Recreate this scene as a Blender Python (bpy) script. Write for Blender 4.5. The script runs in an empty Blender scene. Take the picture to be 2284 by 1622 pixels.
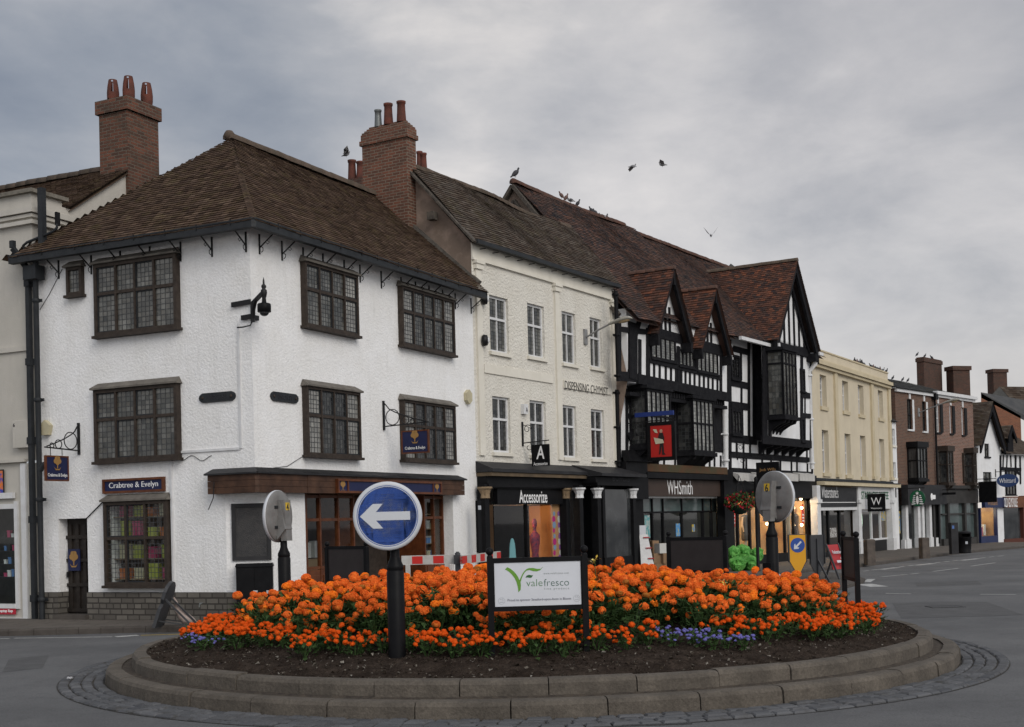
import bpy, math, random
from mathutils import Vector, Matrix
random.seed(7)
SC=bpy.context.scene
COL=SC.collection
# ---------------------------------------------------------------- camera
FPX=2880.0; CX=1142.0; CY=1112.0; H=1.85
_p=math.radians(1.0); _r=math.radians(1.5)
FW=Vector((0,math.cos(_p),math.sin(_p))); _u0=Vector((0,-math.sin(_p),math.cos(_p))); _r0=Vector((1,0,0))
UP=_u0*math.cos(_r)+_r0*math.sin(_r); RT=_r0*math.cos(_r)-_u0*math.sin(_r)
cam=bpy.data.cameras.new('camera'); camo=bpy.data.objects.new('camera',cam); COL.objects.link(camo)
cam.sensor_width=36; cam.lens=36*FPX/2284; cam.shift_y=(CY-811)/2284; cam.shift_x=0
cam.clip_end=2000; cam.clip_start=.1
m=Matrix.Identity(4)
for i in range(3):
    m[i][0]=RT[i]; m[i][1]=UP[i]; m[i][2]=-FW[i]
m[0][3]=0;m[1][3]=0;m[2][3]=H
camo.matrix_world=m; SC.camera=camo
SC.view_settings.view_transform='Standard'; SC.view_settings.look='None'; SC.view_settings.gamma=1
SC.view_settings.exposure=0.14
# ---------------------------------------------------------------- world: overcast evening sky
SUN_EL=math.radians(32); SUN_AZ=math.radians(150)   # azimuth measured clockwise from +Y
W=bpy.data.worlds.new('World'); SC.world=W; W.use_nodes=True
nt=W.node_tree; N=nt.nodes; L=nt.links
for n in list(N): N.remove(n)
out=N.new('ShaderNodeOutputWorld'); bgs=N.new('ShaderNodeBackground'); bgc=N.new('ShaderNodeBackground'); mx=N.new('ShaderNodeMixShader')
sky=N.new('ShaderNodeTexSky'); sky.sky_type='NISHITA'; sky.sun_disc=False; sky.sun_elevation=SUN_EL; sky.sun_rotation=SUN_AZ
bgs.inputs[1].default_value=.09; L.new(sky.outputs[0],bgs.inputs[0])
tc=N.new('ShaderNodeTexCoord'); sep=N.new('ShaderNodeSeparateXYZ'); L.new(tc.outputs['Generated'],sep.inputs[0])
def mth(op,a,b=None,c=None,clamp=False):
    n=N.new('ShaderNodeMath'); n.operation=op; n.use_clamp=clamp
    for i,v in enumerate((a,b,c)):
        if v is None: continue
        if isinstance(v,(int,float)): n.inputs[i].default_value=v
        else: L.new(v,n.inputs[i])
    return n.outputs[0]
zc=mth('ADD',mth('MAXIMUM',sep.outputs[2],0.0),.34)
cmb=N.new('ShaderNodeCombineXYZ'); L.new(mth('DIVIDE',sep.outputs[0],zc),cmb.inputs[0]); L.new(mth('DIVIDE',sep.outputs[1],zc),cmb.inputs[1])
def noise(vec,sc,det,rough,dist=0,off=(0,0,0),scl=(1,1,1)):
    mp=N.new('ShaderNodeMapping'); mp.inputs['Location'].default_value=off; mp.inputs['Scale'].default_value=scl; L.new(vec,mp.inputs[0])
    n=N.new('ShaderNodeTexNoise'); n.inputs['Scale'].default_value=sc; n.inputs['Detail'].default_value=det; n.inputs['Roughness'].default_value=rough; n.inputs['Distortion'].default_value=dist
    L.new(mp.outputs[0],n.inputs['Vector']); return n.outputs[0]
n1=noise(tc.outputs['Generated'],2.6,7,.5,.15,(5.3,1.7,2.2),(1,1,2.0)); n2=noise(tc.outputs['Generated'],6.5,8,.58,.2,(7.3,2.2,0.4),(1,1,2.2))
cl=mth('ADD',mth('MULTIPLY',n1,.72),mth('MULTIPLY',n2,.28))
rmp=N.new('ShaderNodeValToRGB'); L.new(cl,rmp.inputs[0]); e=rmp.color_ramp.elements
e[0].position=.40; e[0].color=(.205,.225,.265,1); e[1].position=.63; e[1].color=(.70,.665,.635,1)
k=e.new(.475); k.color=(.295,.31,.34,1); k=e.new(.55); k.color=(.43,.43,.44,1)
# thinner, warmer cloud low on the right; brighter cloud behind the viewer
def dirdot(v,lo,hi):
    v=Vector(v).normalized(); n=N.new('ShaderNodeVectorMath'); n.operation='DOT_PRODUCT'; L.new(tc.outputs['Generated'],n.inputs[0]); n.inputs[1].default_value=v
    mr=N.new('ShaderNodeMapRange'); mr.interpolation_type='SMOOTHSTEP'; L.new(n.outputs['Value'],mr.inputs[0]); mr.inputs[1].default_value=lo; mr.inputs[2].default_value=hi; return mr.outputs[0]
def mixc(f,a,b,t='MIX'):
    n=N.new('ShaderNodeMix'); n.data_type='RGBA'; n.blend_type=t
    if isinstance(f,(int,float)): n.inputs[0].default_value=f
    else: L.new(f,n.inputs[0])
    for i,v in ((6,a),(7,b)):
        if isinstance(v,tuple): n.inputs[i].default_value=v
        else: L.new(v,n.inputs[i])
    return n.outputs[2]
glow=mth('MULTIPLY',dirdot((.22,1,.12),.90,1.0),mth('ADD',mth('MULTIPLY',n2,.9),.1))
c1=mixc(glow,rmp.outputs[0],(.80,.755,.73,1))
low=mth('SUBTRACT',1.0,mth('MULTIPLY',mth('MAXIMUM',sep.outputs[2],0.0),7.0),None,True)
c2=mixc(mth('MULTIPLY',low,mth('MULTIPLY_ADD',dirdot((.45,1,.05),.86,.99),.42,.25)),c1,(.80,.73,.68,1))
tl=dirdot((-.42,1,.36),.93,1.0)
c2=mixc(mth('MULTIPLY',tl,.3),c2,(.27,.30,.36,1))
back=dirdot((.35,-.8,.55),-.35,.75)
bstr=mth('ADD',mth('MULTIPLY',back,1.05),1.0)
L.new(c2,bgc.inputs[0]); L.new(bstr,bgc.inputs[1])
mx.inputs[0].default_value=.88; L.new(bgs.outputs[0],mx.inputs[1]); L.new(bgc.outputs[0],mx.inputs[2]); L.new(mx.outputs[0],out.inputs[0])
sl=bpy.data.lights.new('sun','SUN'); sl.energy=1.35; sl.angle=math.radians(35); sl.color=(1,.94,.86)
so=bpy.data.objects.new('sun',sl); COL.objects.link(so)
sd=Vector((math.sin(SUN_AZ)*math.cos(SUN_EL),math.cos(SUN_AZ)*math.cos(SUN_EL),math.sin(SUN_EL)))
so.rotation_euler=sd.to_track_quat('Z','Y').to_euler(); so.location=(0,0,60)

# ---------------------------------------------------------------- pixel rays onto real planes
def ray(px,py): return RT*((px-CX)/FPX)+UP*((CY-py)/FPX)+FW
def gz(y): return -max(0.0,y-26.0)*.004
def at(px,py,Y):
    d=ray(px,py); return Vector((d.x*Y/d.y,Y,H+d.z*Y/d.y))
def ground(px,py,dz=0.0):
    d=ray(px,py); z=dz
    for i in range(6):
        t=(z-H)/d.z; z=dz+gz(d.y*t)
    return Vector((d.x*t,d.y*t,z))
def proj(p):
    q=Vector(p)-Vector((0,0,H)); return (CX+FPX*q.dot(RT)/q.dot(FW), CY-FPX*q.dot(UP)/q.dot(FW))
class Face:
    def __init__(s,o,d):
        s.o=Vector((o[0],o[1])); s.d=Vector(d[:2]).normalized(); s.n=Vector((-s.d.y,s.d.x))  # n = inward
        s.M=Matrix(((s.d.x,s.n.x,0,s.o.x),(s.d.y,s.n.y,0,s.o.y),(0,0,1,0),(0,0,0,1)))
        s.ang=math.atan2(s.d.y,s.d.x)
    def uv(s,px,py,off=0.0):
        r=ray(px,py); r2=Vector((r.x,r.y)); o=s.o+s.n*off
        t=o.dot(s.n)/r2.dot(s.n); p=r2*t-o
        return (p.dot(s.d),H+r.z*t)
    def u(s,px,py=1000,off=0.0): return s.uv(px,py,off)[0]
    def z(s,px,py,off=0.0): return s.uv(px,py,off)[1]
    def rect(s,xl,yt,xr,yb,off=0.0):     # top-left and bottom-right pixel
        a=s.uv(xl,yt,off); b=s.uv(xr,yb,off); return a[0],b[0],b[1],a[1]
    def v(s,px,py,u):                    # hit the plane across the building at u: returns (depth inward, z)
        r=ray(px,py); r2=Vector((r.x,r.y)); o=s.o+s.d*u
        t=o.dot(s.d)/r2.dot(s.d); p=r2*t-o
        return (p.dot(s.n),H+r.z*t)
    def w(s,u,z,off=0.0): return s.M@Vector((u,off,z))
# ---------------------------------------------------------------- mesh builder
WM={}
class B:
    def __init__(s,M=None): s.v=[]; s.f=[]; s.mi=[]; s.M=M or Matrix.Identity(4); s.cur=0; s.sm=[]
    def add(s,vs,fs,smooth=False):
        b=len(s.v); M=s.M
        s.v+= [M@Vector(p) for p in vs]; s.f+=[tuple(i+b for i in f) for f in fs]; s.mi+=[s.cur]*len(fs); s.sm+=[smooth]*len(fs); return s
    def box(s,x0,x1,y0,y1,z0,z1):
        if x0>x1:x0,x1=x1,x0
        if y0>y1:y0,y1=y1,y0
        if z0>z1:z0,z1=z1,z0
        return s.add([(x0,y0,z0),(x1,y0,z0),(x1,y1,z0),(x0,y1,z0),(x0,y0,z1),(x1,y0,z1),(x1,y1,z1),(x0,y1,z1)],
          [(0,3,2,1),(4,5,6,7),(0,1,5,4),(1,2,6,5),(2,3,7,6),(3,0,4,7)])
    def poly(s,pts): return s.add(pts,[tuple(range(len(pts)))])
    def prism(s,pts,ext):
        n=len(pts); e=Vector(ext); a=[Vector(p) for p in pts]; b=[p+e for p in a]
        return s.add(a+b,[tuple(range(n))[::-1],tuple(range(n,2*n))]+[(i,(i+1)%n,n+(i+1)%n,n+i) for i in range(n)])
    def hexa(s,p8): return s.add(p8,[(0,3,2,1),(4,5,6,7),(0,1,5,4),(1,2,6,5),(2,3,7,6),(3,0,4,7)])
    def beam(s,p0,p1,w,d,up=(0,0,1)):    # rectangular bar, w across, d along 'up x axis' depth
        p0=Vector(p0);p1=Vector(p1); a=(p1-p0).normalized(); u=Vector(up); sd_=a.cross(u)
        if sd_.length<1e-4: sd_=a.cross(Vector((1,0,0)))
        sd_.normalize(); u=sd_.cross(a).normalized(); P=[]
        for p in (p0,p1):
            for i,j in ((-1,-1),(1,-1),(1,1),(-1,1)): P.append(p+sd_*(w/2*i)+u*(d/2*j))
        return s.add(P,[(0,1,2,3),(7,6,5,4),(0,4,5,1),(1,5,6,2),(2,6,7,3),(3,7,4,0)])
    def tube(s,path,r,n=8,caps=True):
        P=[Vector(p) for p in path]; V=[];F=[]; R=r if isinstance(r,(list,tuple)) else [r]*len(P)
        ref=None
        for i,p in enumerate(P):
            t=((P[min(i+1,len(P)-1)]-P[max(i-1,0)]).normalized())
            if ref is None:
                ref=t.orthogonal().normalized()
            ref=(ref-t*ref.dot(t)).normalized(); q=t.cross(ref)
            for k_ in range(n):
                a=2*math.pi*k_/n; V.append(p+(ref*math.cos(a)+q*math.sin(a))*R[i])
        for i in range(len(P)-1):
            for k_ in range(n):
                a=i*n+k_; b=i*n+(k_+1)%n; F.append((a,b,b+n,a+n))
        s.add(V,F,True)
        if caps:
            s.add(V[:n],[tuple(range(n))[::-1]]); s.add(V[-n:],[tuple(range(n))])
        return s
    def lathe(s,prof,c=(0,0,0),n=20,smooth=True,axis=None,scl=(1,1)):
        V=[];F=[];c=Vector(c)
        for r,z in prof:
            for k_ in range(n):
                a=2*math.pi*k_/n; V.append(Vector((r*math.cos(a)*scl[0],r*math.sin(a)*scl[1],z)))
        if axis is not None:
            q=Vector(axis).to_track_quat('Z','Y').to_matrix(); V=[q@v_ for v_ in V]
        V=[v_+c for v_ in V]; m_=len(prof)
        for i in range(m_-1):
            for k_ in range(n):
                a=i*n+k_; b=i*n+(k_+1)%n; F.append((a,b,b+n,a+n))
        s.add(V,F,smooth); s.add(V[:n],[tuple(range(n))[::-1]]); s.add(V[-n:],[tuple(range(n))]); return s
    def ball(s,c,r,n=14,scl=(1,1,1)):
        c=Vector(c);V=[];F=[];m_=max(5,n//2)
        for i in range(1,m_):
            t=math.pi*i/m_
            for k_ in range(n):
                a=2*math.pi*k_/n; V.append(c+Vector((math.sin(t)*math.cos(a)*r*scl[0],math.sin(t)*math.sin(a)*r*scl[1],math.cos(t)*r*scl[2])))
        top=len(V); V.append(c+Vector((0,0,r*scl[2]))); V.append(c-Vector((0,0,r*scl[2])))
        for i in range(m_-2):
            for k_ in range(n):
                a=i*n+k_;b=i*n+(k_+1)%n; F.append((a,a+n,b+n,b))
        for k_ in range(n):
            F.append((top,k_,(k_+1)%n)); F.append((top+1,(m_-2)*n+(k_+1)%n,(m_-2)*n+k_))
        return s.add(V,F,True)
    def holes(s,u0,u1,z0,z1,hs,y=0.0,rev=.12,off=None):
        """wall sheet in the local plane y with rectangular openings and reveals running inward"""
        us=sorted({u0,u1}|{min(max(h[i],u0),u1) for h in hs for i in (0,1)}); zs=sorted({z0,z1}|{min(max(h[i],z0),z1) for h in hs for i in (2,3)})
        for a,b in zip(us,us[1:]):
            if b-a<1e-5: continue
            for c,d in zip(zs,zs[1:]):
                if d-c<1e-5: continue
                um=(a+b)/2; zm=(c+d)/2
                if any(h[0]<um<h[1] and h[2]<zm<h[3] for h in hs): continue
                s.poly([(a,y,c),(b,y,c),(b,y,d),(a,y,d)])
        for h in hs:
            a,b,c,d=h[:4]; r=y+rev
            s.poly([(a,y,c),(a,r,c),(a,r,d),(a,y,d)]);s.poly([(b,y,c),(b,y,d),(b,r,d),(b,r,c)])
            s.poly([(a,y,d),(a,r,d),(b,r,d),(b,y,d)]);s.poly([(a,y,c),(b,y,c),(b,r,c),(a,r,c)])
        return s
    def build(s,name,mats,parent=None,loc=None,uv=False,bevel=0):
        if not isinstance(mats,(list,tuple)): mats=[mats]
        if parent is not None: wm=WM[parent.name]
        else: wm=Matrix.Translation(Vector(loc)) if loc is not None else Matrix.Identity(4)
        inv=wm.inverted(); me=bpy.data.meshes.new(name); me.from_pydata([inv@v_ for v_ in s.v],[],s.f)
        for m_ in mats: me.materials.append(m_)
        if len(mats)>1: me.polygons.foreach_set('material_index',s.mi)
        me.polygons.foreach_set('use_smooth',s.sm)
        if uv:
            uvl=me.uv_layers.new(name='UVMap'); data=[0.0]*(len(me.loops)*2)
            for p in me.polygons:
                f=s.f[p.index]; q=[s.v[i] for i in f]; nrm=Vector((0,0,0))
                for i in range(len(q)): nrm+=q[i].cross(q[(i+1)%len(q)])
                if nrm.length<1e-12: nrm=Vector((0,0,1))
                nrm.normalize()
                if abs(nrm.z)>.75: ax=Vector((1,0,0)); ay=Vector((0,1,0))
                else: ax=Vector((-nrm.y,nrm.x,0)).normalized(); ay=Vector((0,0,1))
                for j,li in enumerate(p.loop_indices): data[2*li]=q[j].dot(ax); data[2*li+1]=q[j].dot(ay)
            uvl.data.foreach_set('uv',data)
        me.update(); o=bpy.data.objects.new(name,me); COL.objects.link(o)
        if parent is not None: o.parent=parent; WM[o.name]=wm.copy()
        else:
            if loc is not None: o.location=loc
            WM[o.name]=wm
        if bevel:
            b=o.modifiers.new('b','BEVEL'); b.width=bevel; b.segments=2; b.limit_method='ANGLE'
        return o
def thing(name,label,cat,M=None,loc=None,rz=0,group=None):
    o=bpy.data.objects.new(name,None); COL.objects.link(o); o.empty_display_size=.2
    if M is None: M=Matrix.Translation(Vector(loc or (0,0,0)))@Matrix.Rotation(rz,4,'Z')
    o.matrix_basis=M; WM[o.name]=M.copy(); o['label']=label; o['category']=cat
    if group: o['group']=group
    return o
def tag(o,label,cat,group=None):
    o['label']=label; o['category']=cat
    if group: o['group']=group
    return o
def struct(o): o['kind']='structure'; return o
KIDS={}
def dup(root,M,label=None,group=None):
    r=root.copy(); COL.objects.link(r); r.matrix_basis=M; WM[r.name]=M.copy()
    if label: r['label']=label
    if group: r['group']=group
    for ch in root.children:
        c=ch.copy(); COL.objects.link(c); c.parent=r; c.matrix_basis=ch.matrix_basis
        for g in ch.children:
            d=g.copy(); COL.objects.link(d); d.parent=c; d.matrix_basis=g.matrix_basis
    return r
# ---------------------------------------------------------------- materials
MATS={}
def mat(name,c,c2=None,sc=4.0,rough=.8,bump=0.0,bsc=20.0,bd=.02,metal=0.0,det=6,lo=.35,hi=.65,spec=.3,emit=None,es=0,grain=0,gs=60,slo=.52,shi=.80,streak=0,streakc=(.25,.24,.22),coat=0):
    m_=bpy.data.materials.new(name); m_.use_nodes=True; t=m_.node_tree; n=t.nodes; l=t.links; p=n['Principled BSDF']
    p.inputs['Roughness'].default_value=rough; p.inputs['Metallic'].default_value=metal; p.inputs['Specular IOR Level'].default_value=spec
    if coat: p.inputs['Coat Weight'].default_value=coat; p.inputs['Coat Roughness'].default_value=.1
    p.inputs['Base Color'].default_value=(*c,1)
    tcn=n.new('ShaderNodeTexCoord')
    col=None
    if c2 is not None:
        ns=n.new('ShaderNodeTexNoise'); ns.inputs['Scale'].default_value=sc; ns.inputs['Detail'].default_value=det; ns.inputs['Roughness'].default_value=.62; l.new(tcn.outputs['Object'],ns.inputs['Vector'])
        r=n.new('ShaderNodeValToRGB'); r.color_ramp.elements[0].position=lo; r.color_ramp.elements[1].position=hi; r.color_ramp.elements[0].color=(*c,1); r.color_ramp.elements[1].color=(*c2,1)
        l.new(ns.outputs[0],r.inputs[0]); col=r.outputs[0]
    if streak:
        mp=n.new('ShaderNodeMapping'); mp.inputs['Scale'].default_value=(3.2,3.2,.35); l.new(tcn.outputs['Object'],mp.inputs[0])
        ns=n.new('ShaderNodeTexNoise'); ns.inputs['Scale'].default_value=1.6; ns.inputs['Detail'].default_value=7; ns.inputs['Roughness'].default_value=.7; l.new(mp.outputs[0],ns.inputs['Vector'])
        r=n.new('ShaderNodeValToRGB'); r.color_ramp.elements[0].position=slo; r.color_ramp.elements[1].position=shi; r.color_ramp.elements[0].color=(0,0,0,1); r.color_ramp.elements[1].color=(streak,)*3+(1,)
        l.new(ns.outputs[0],r.inputs[0]); mm=n.new('ShaderNodeMix'); mm.data_type='RGBA'; l.new(r.outputs[0],mm.inputs[0])
        if col is not None: l.new(col,mm.inputs[6])
        else: mm.inputs[6].default_value=(*c,1)
        mm.inputs[7].default_value=(*streakc,1); col=mm.outputs[2]
    if grain:
        ns=n.new('ShaderNodeTexNoise'); ns.inputs['Scale'].default_value=gs; ns.inputs['Detail'].default_value=5; ns.inputs['Roughness'].default_value=.75; l.new(tcn.outputs['Object'],ns.inputs['Vector'])
        r=n.new('ShaderNodeMapRange'); r.inputs[1].default_value=.3; r.inputs[2].default_value=.7; r.inputs[3].default_value=1-grain; r.inputs[4].default_value=1+grain; l.new(ns.outputs[0],r.inputs[0])
        mm=n.new('ShaderNodeVectorMath'); mm.operation='SCALE'; l.new(r.outputs[0],mm.inputs['Scale'])
        if col is not None: l.new(col,mm.inputs[0])
        else: mm.inputs[0].default_value=c
        col=mm.outputs[0]
    if col is not None: l.new(col,p.inputs['Base Color'])
    if bump:
        ns=n.new('ShaderNodeTexNoise'); ns.inputs['Scale'].default_value=bsc; ns.inputs['Detail'].default_value=4; ns.inputs['Roughness'].default_value=.6; l.new(tcn.outputs['Object'],ns.inputs['Vector'])
        b=n.new('ShaderNodeBump'); b.inputs['Strength'].default_value=bump; b.inputs['Distance'].default_value=bd; l.new(ns.outputs[0],b.inputs['Height']); l.new(b.outputs[0],p.inputs['Normal'])
    if emit: p.inputs['Emission Color'].default_value=(*emit,1); p.inputs['Emission Strength'].default_value=es
    MATS[name]=m_; return m_
def island(name,cols,rough=.85,moss=None,mosc=2.2,bump=.5,bsc=40,bd=.01,ml=.52,mh=.68):
    """colour per separate piece (tile, petal, quarry), with noise patches (lichen on tiles, paler tone on glass)"""
    m_=bpy.data.materials.new(name); m_.use_nodes=True; t=m_.node_tree; n=t.nodes; l=t.links; p=n['Principled BSDF']
    p.inputs['Roughness'].default_value=rough; p.inputs['Specular IOR Level'].default_value=.10
    g=n.new('ShaderNodeNewGeometry'); r=n.new('ShaderNodeValToRGB'); r.color_ramp.interpolation='LINEAR'
    e=r.color_ramp.elements
    for i,c in enumerate(cols):
        pos=i/(len(cols)-1)
        k_=e[0] if i==0 else (e[len(e)-1] if i==len(cols)-1 else e.new(pos)); k_.position=pos; k_.color=(*c,1)
    l.new(g.outputs['Random Per Island'],r.inputs[0]); col=r.outputs[0]
    tcn=n.new('ShaderNodeTexCoord')
    if moss:
        ns=n.new('ShaderNodeTexNoise'); ns.inputs['Scale'].default_value=mosc; ns.inputs['Detail'].default_value=9; ns.inputs['Roughness'].default_value=.72; l.new(tcn.outputs['Object'],ns.inputs['Vector'])
        r2=n.new('ShaderNodeValToRGB'); r2.color_ramp.elements[0].position=ml; r2.color_ramp.elements[1].position=mh; r2.color_ramp.elements[0].color=(0,0,0,1); r2.color_ramp.elements[1].color=(.75,.75,.75,1); l.new(ns.outputs[0],r2.inputs[0])
        mm=n.new('ShaderNodeMix'); mm.data_type='RGBA'; l.new(r2.outputs[0],mm.inputs[0]); l.new(col,mm.inputs[6]); mm.inputs[7].default_value=(*moss,1); col=mm.outputs[2]
    l.new(col,p.inputs['Base Color'])
    if bump:
        ns=n.new('ShaderNodeTexNoise'); ns.inputs['Scale'].default_value=bsc; ns.inputs['Detail'].default_value=4; l.new(tcn.outputs['Object'],ns.inputs['Vector'])
        b=n.new('ShaderNodeBump'); b.inputs['Strength'].default_value=bump; b.inputs['Distance'].default_value=bd; l.new(ns.outputs[0],b.inputs['Height']); l.new(b.outputs[0],p.inputs['Normal'])
    return m_
def brick(name,c1,c2,mortar,bw=.225,bh=.075,ms=.011,dirt=(.1,.08,.07),dm=.5,rough=.9,offs=.5,bump=.6):
    m_=bpy.data.materials.new(name); m_.use_nodes=True; t=m_.node_tree; n=t.nodes; l=t.links; p=n['Principled BSDF']; p.inputs['Roughness'].default_value=rough; p.inputs['Specular IOR Level'].default_value=.2
    u=n.new('ShaderNodeUVMap'); bt=n.new('ShaderNodeTexBrick'); bt.offset=offs
    if name=='grey_plinth_stone': bt.squash=.6; bt.squash_frequency=3; bt.offset_frequency=2
    nd=n.new('ShaderNodeTexNoise'); nd.inputs['Scale'].default_value=3; l.new(u.outputs[0],nd.inputs['Vector'])
    ad=n.new('ShaderNodeVectorMath'); ad.operation='MULTIPLY_ADD'; l.new(nd.outputs['Color'],ad.inputs[0]); ad.inputs[1].default_value=(.015,.015,0); l.new(u.outputs[0],ad.inputs[2])
    l.new(ad.outputs[0],bt.inputs['Vector']); bt.inputs['Color1'].default_value=(*c1,1); bt.inputs['Color2'].default_value=(*c2,1); bt.inputs['Mortar'].default_value=(*mortar,1)
    bt.inputs['Scale'].default_value=1; bt.inputs['Brick Width'].default_value=bw; bt.inputs['Row Height'].default_value=bh; bt.inputs['Mortar Size'].default_value=ms; bt.inputs['Mortar Smooth'].default_value=.3; bt.inputs['Bias'].default_value=-.1
    tcn=n.new('ShaderNodeTexCoord'); ns=n.new('ShaderNodeTexNoise'); ns.inputs['Scale'].default_value=2.6; ns.inputs['Detail'].default_value=8; ns.inputs['Roughness'].default_value=.7; l.new(tcn.outputs['Object'],ns.inputs['Vector'])
    r2=n.new('ShaderNodeValToRGB'); r2.color_ramp.elements[0].position=.45; r2.color_ramp.elements[1].position=.75; r2.color_ramp.elements[0].color=(0,0,0,1); r2.color_ramp.elements[1].color=(dm,dm,dm,1); l.new(ns.outputs[0],r2.inputs[0])
    mm=n.new('ShaderNodeMix'); mm.data_type='RGBA'; l.new(r2.outputs[0],mm.inputs[0]); l.new(bt.outputs['Color'],mm.inputs[6]); mm.inputs[7].default_value=(*dirt,1); l.new(mm.outputs[2],p.inputs['Base Color'])
    b=n.new('ShaderNodeBump'); b.inputs['Strength'].default_value=bump; b.inputs['Distance'].default_value=.012; b.invert=True; l.new(bt.outputs['Fac'],b.inputs['Height'])
    nb=n.new('ShaderNodeTexNoise'); nb.inputs['Scale'].default_value=45; l.new(tcn.outputs['Object'],nb.inputs['Vector']); b2=n.new('ShaderNodeBump'); b2.inputs['Strength'].default_value=.3; b2.inputs['Distance'].default_value=.01; l.new(nb.outputs[0],b2.inputs['Height']); l.new(b.outputs[0],b2.inputs['Normal']); l.new(b2.outputs[0],p.inputs['Normal'])
    return m_
def clearglass(name,tint=(.9,.95,.95),refl=1.0):
    m_=bpy.data.materials.new(name); m_.use_nodes=True; t=m_.node_tree; n=t.nodes; l=t.links
    for x in list(n): n.remove(x)
    o=n.new('ShaderNodeOutputMaterial'); tr=n.new('ShaderNodeBsdfTransparent'); tr.inputs[0].default_value=(*tint,1); gl=n.new('ShaderNodeBsdfGlossy'); gl.inputs['Roughness'].default_value=.03
    fr=n.new('ShaderNodeLayerWeight'); fr.inputs[0].default_value=.5; pw_=n.new('ShaderNodeMath'); pw_.operation='POWER'; pw_.inputs[1].default_value=3.5; l.new(fr.outputs['Facing'],pw_.inputs[0]); mt_=n.new('ShaderNodeMath'); mt_.operation='MULTIPLY_ADD'; mt_.inputs[1].default_value=refl*.7; mt_.inputs[2].default_value=.05; l.new(pw_.outputs[0],mt_.inputs[0])
    mx_=n.new('ShaderNodeMixShader'); l.new(mt_.outputs[0],mx_.inputs[0]); l.new(tr.outputs[0],mx_.inputs[1]); l.new(gl.outputs[0],mx_.inputs[2]); l.new(mx_.outputs[0],o.inputs[0]); return m_
STUCCO=mat('white_roughcast',(.82,.82,.82),(.76,.755,.74),sc=1.3,rough=.93,bump=.55,bsc=20,bd=.036,spec=.15,streak=.34,streakc=(.44,.43,.40),slo=.53,shi=.80,grain=.05,gs=9)
CREAM=mat('cream_roughcast',(.72,.695,.63),(.66,.63,.56),sc=1.5,rough=.93,bump=.9,bsc=15,bd=.06,spec=.15,streak=.4,streakc=(.46,.43,.36))
CREAMS=mat('cream_paint',(.70,.67,.595),(.64,.61,.53),sc=2,rough=.8,bump=.2,bsc=8,streak=.3,streakc=(.42,.40,.34))
BEIGE=mat('beige_render',(.50,.475,.43),(.44,.42,.375),sc=1.2,rough=.88,bump=.25,bsc=30,streak=.35,streakc=(.33,.31,.27))
YELLOW=mat('yellow_stucco',(.60,.53,.40),(.53,.465,.35),sc=.9,rough=.85,bump=.2,bsc=10,streak=.55,streakc=(.42,.36,.24))
YELLOWD=mat('yellow_trim',(.55,.475,.33),(.48,.41,.28),sc=2,rough=.8,streak=.4,streakc=(.35,.3,.2))
BROWNR=mat('brown_render',(.19,.145,.115),(.36,.27,.22),sc=.75,rough=.95,bump=.5,bsc=14,lo=.48,hi=.66)
WHITEP=mat('white_panel_plaster',(.74,.75,.76),(.66,.66,.66),sc=2,rough=.85,bump=.2,bsc=12,streak=.3,streakc=(.4,.4,.38))
WHITEPAINT=mat('white_paint',(.66,.67,.68),(.58,.58,.58),sc=5,rough=.55,bump=.05,streak=.3,streakc=(.4,.38,.35))
BLACKT=mat('black_timber',(.007,.007,.009),(.016,.016,.018),sc=8,rough=.8,bump=.6,bsc=25,bd=.012,spec=.12)
BLACKP=mat('black_gloss_paint',(.006,.006,.007),(.010,.010,.011),sc=5,rough=.45,bump=.08,bsc=9,spec=.09)
CHAR=mat('charcoal_paint',(.018,.018,.020),(.03,.03,.032),sc=3,rough=.55,spec=.2)
GUT=mat('dark_grey_cast_iron',(.013,.015,.018),(.023,.026,.029),sc=6,rough=.6,bump=.3,bsc=25,bd=.006)
IRON=mat('black_wrought_iron',(.008,.008,.009),rough=.5,bump=.2,bsc=40,bd=.003)
BRWOOD=mat('dark_brown_window_wood',(.026,.019,.015),(.048,.036,.028),sc=9,rough=.7,bump=.4,bsc=22,bd=.006)
BEAM=mat('oak_fascia_boards',(.035,.016,.009),(.085,.042,.024),sc=3.5,rough=.6,bump=.4,bsc=12,bd=.01)
VARN=mat('varnished_shop_wood',(.075,.022,.008),(.13,.042,.015),sc=6,rough=.4,bump=.15,bsc=20)
LEAD=mat('weathered_lead_hood',(.10,.09,.078),(.16,.145,.125),sc=5,rough=.8,bump=.4,bsc=14)
NAVY=mat('navy_sign_paint',(.010,.014,.055),(.013,.018,.065),sc=3,rough=.5)
GOLD=mat('dull_gold_paint',(.30,.17,.055),rough=.6)
LETW=mat('white_lettering',(.78,.78,.78),rough=.5)
LETD=mat('dark_lettering',(.03,.03,.035),rough=.6)
SIGNW=mat('white_sign_face',(.60,.62,.66),(.56,.58,.62),sc=2,rough=.45)
TERRA=mat('terracotta_pot',(.13,.040,.026),(.075,.030,.022),sc=6,rough=.8,bump=.3,bsc=18)
CHBR=brick('chimney_brick',(.15,.062,.040),(.06,.036,.028),(.125,.105,.083),dirt=(.055,.046,.035),dm=.75)
CHBR2=brick('orange_chimney_brick',(.17,.070,.045),(.085,.045,.033),(.19,.155,.12),dirt=(.07,.05,.04),dm=.55)
CHBR3=brick('dark_far_brick',(.10,.045,.032),(.055,.032,.026),(.09,.075,.062),dirt=(.05,.04,.033),dm=.7)
BRK=brick('red_brown_brick',(.15,.075,.05),(.09,.05,.038),(.16,.135,.112),dirt=(.12,.09,.07),dm=.4)
BRKC=brick('patterned_brick',(.20,.095,.068),(.10,.052,.042),(.28,.235,.20),dirt=(.2,.15,.12),dm=.3)
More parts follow.
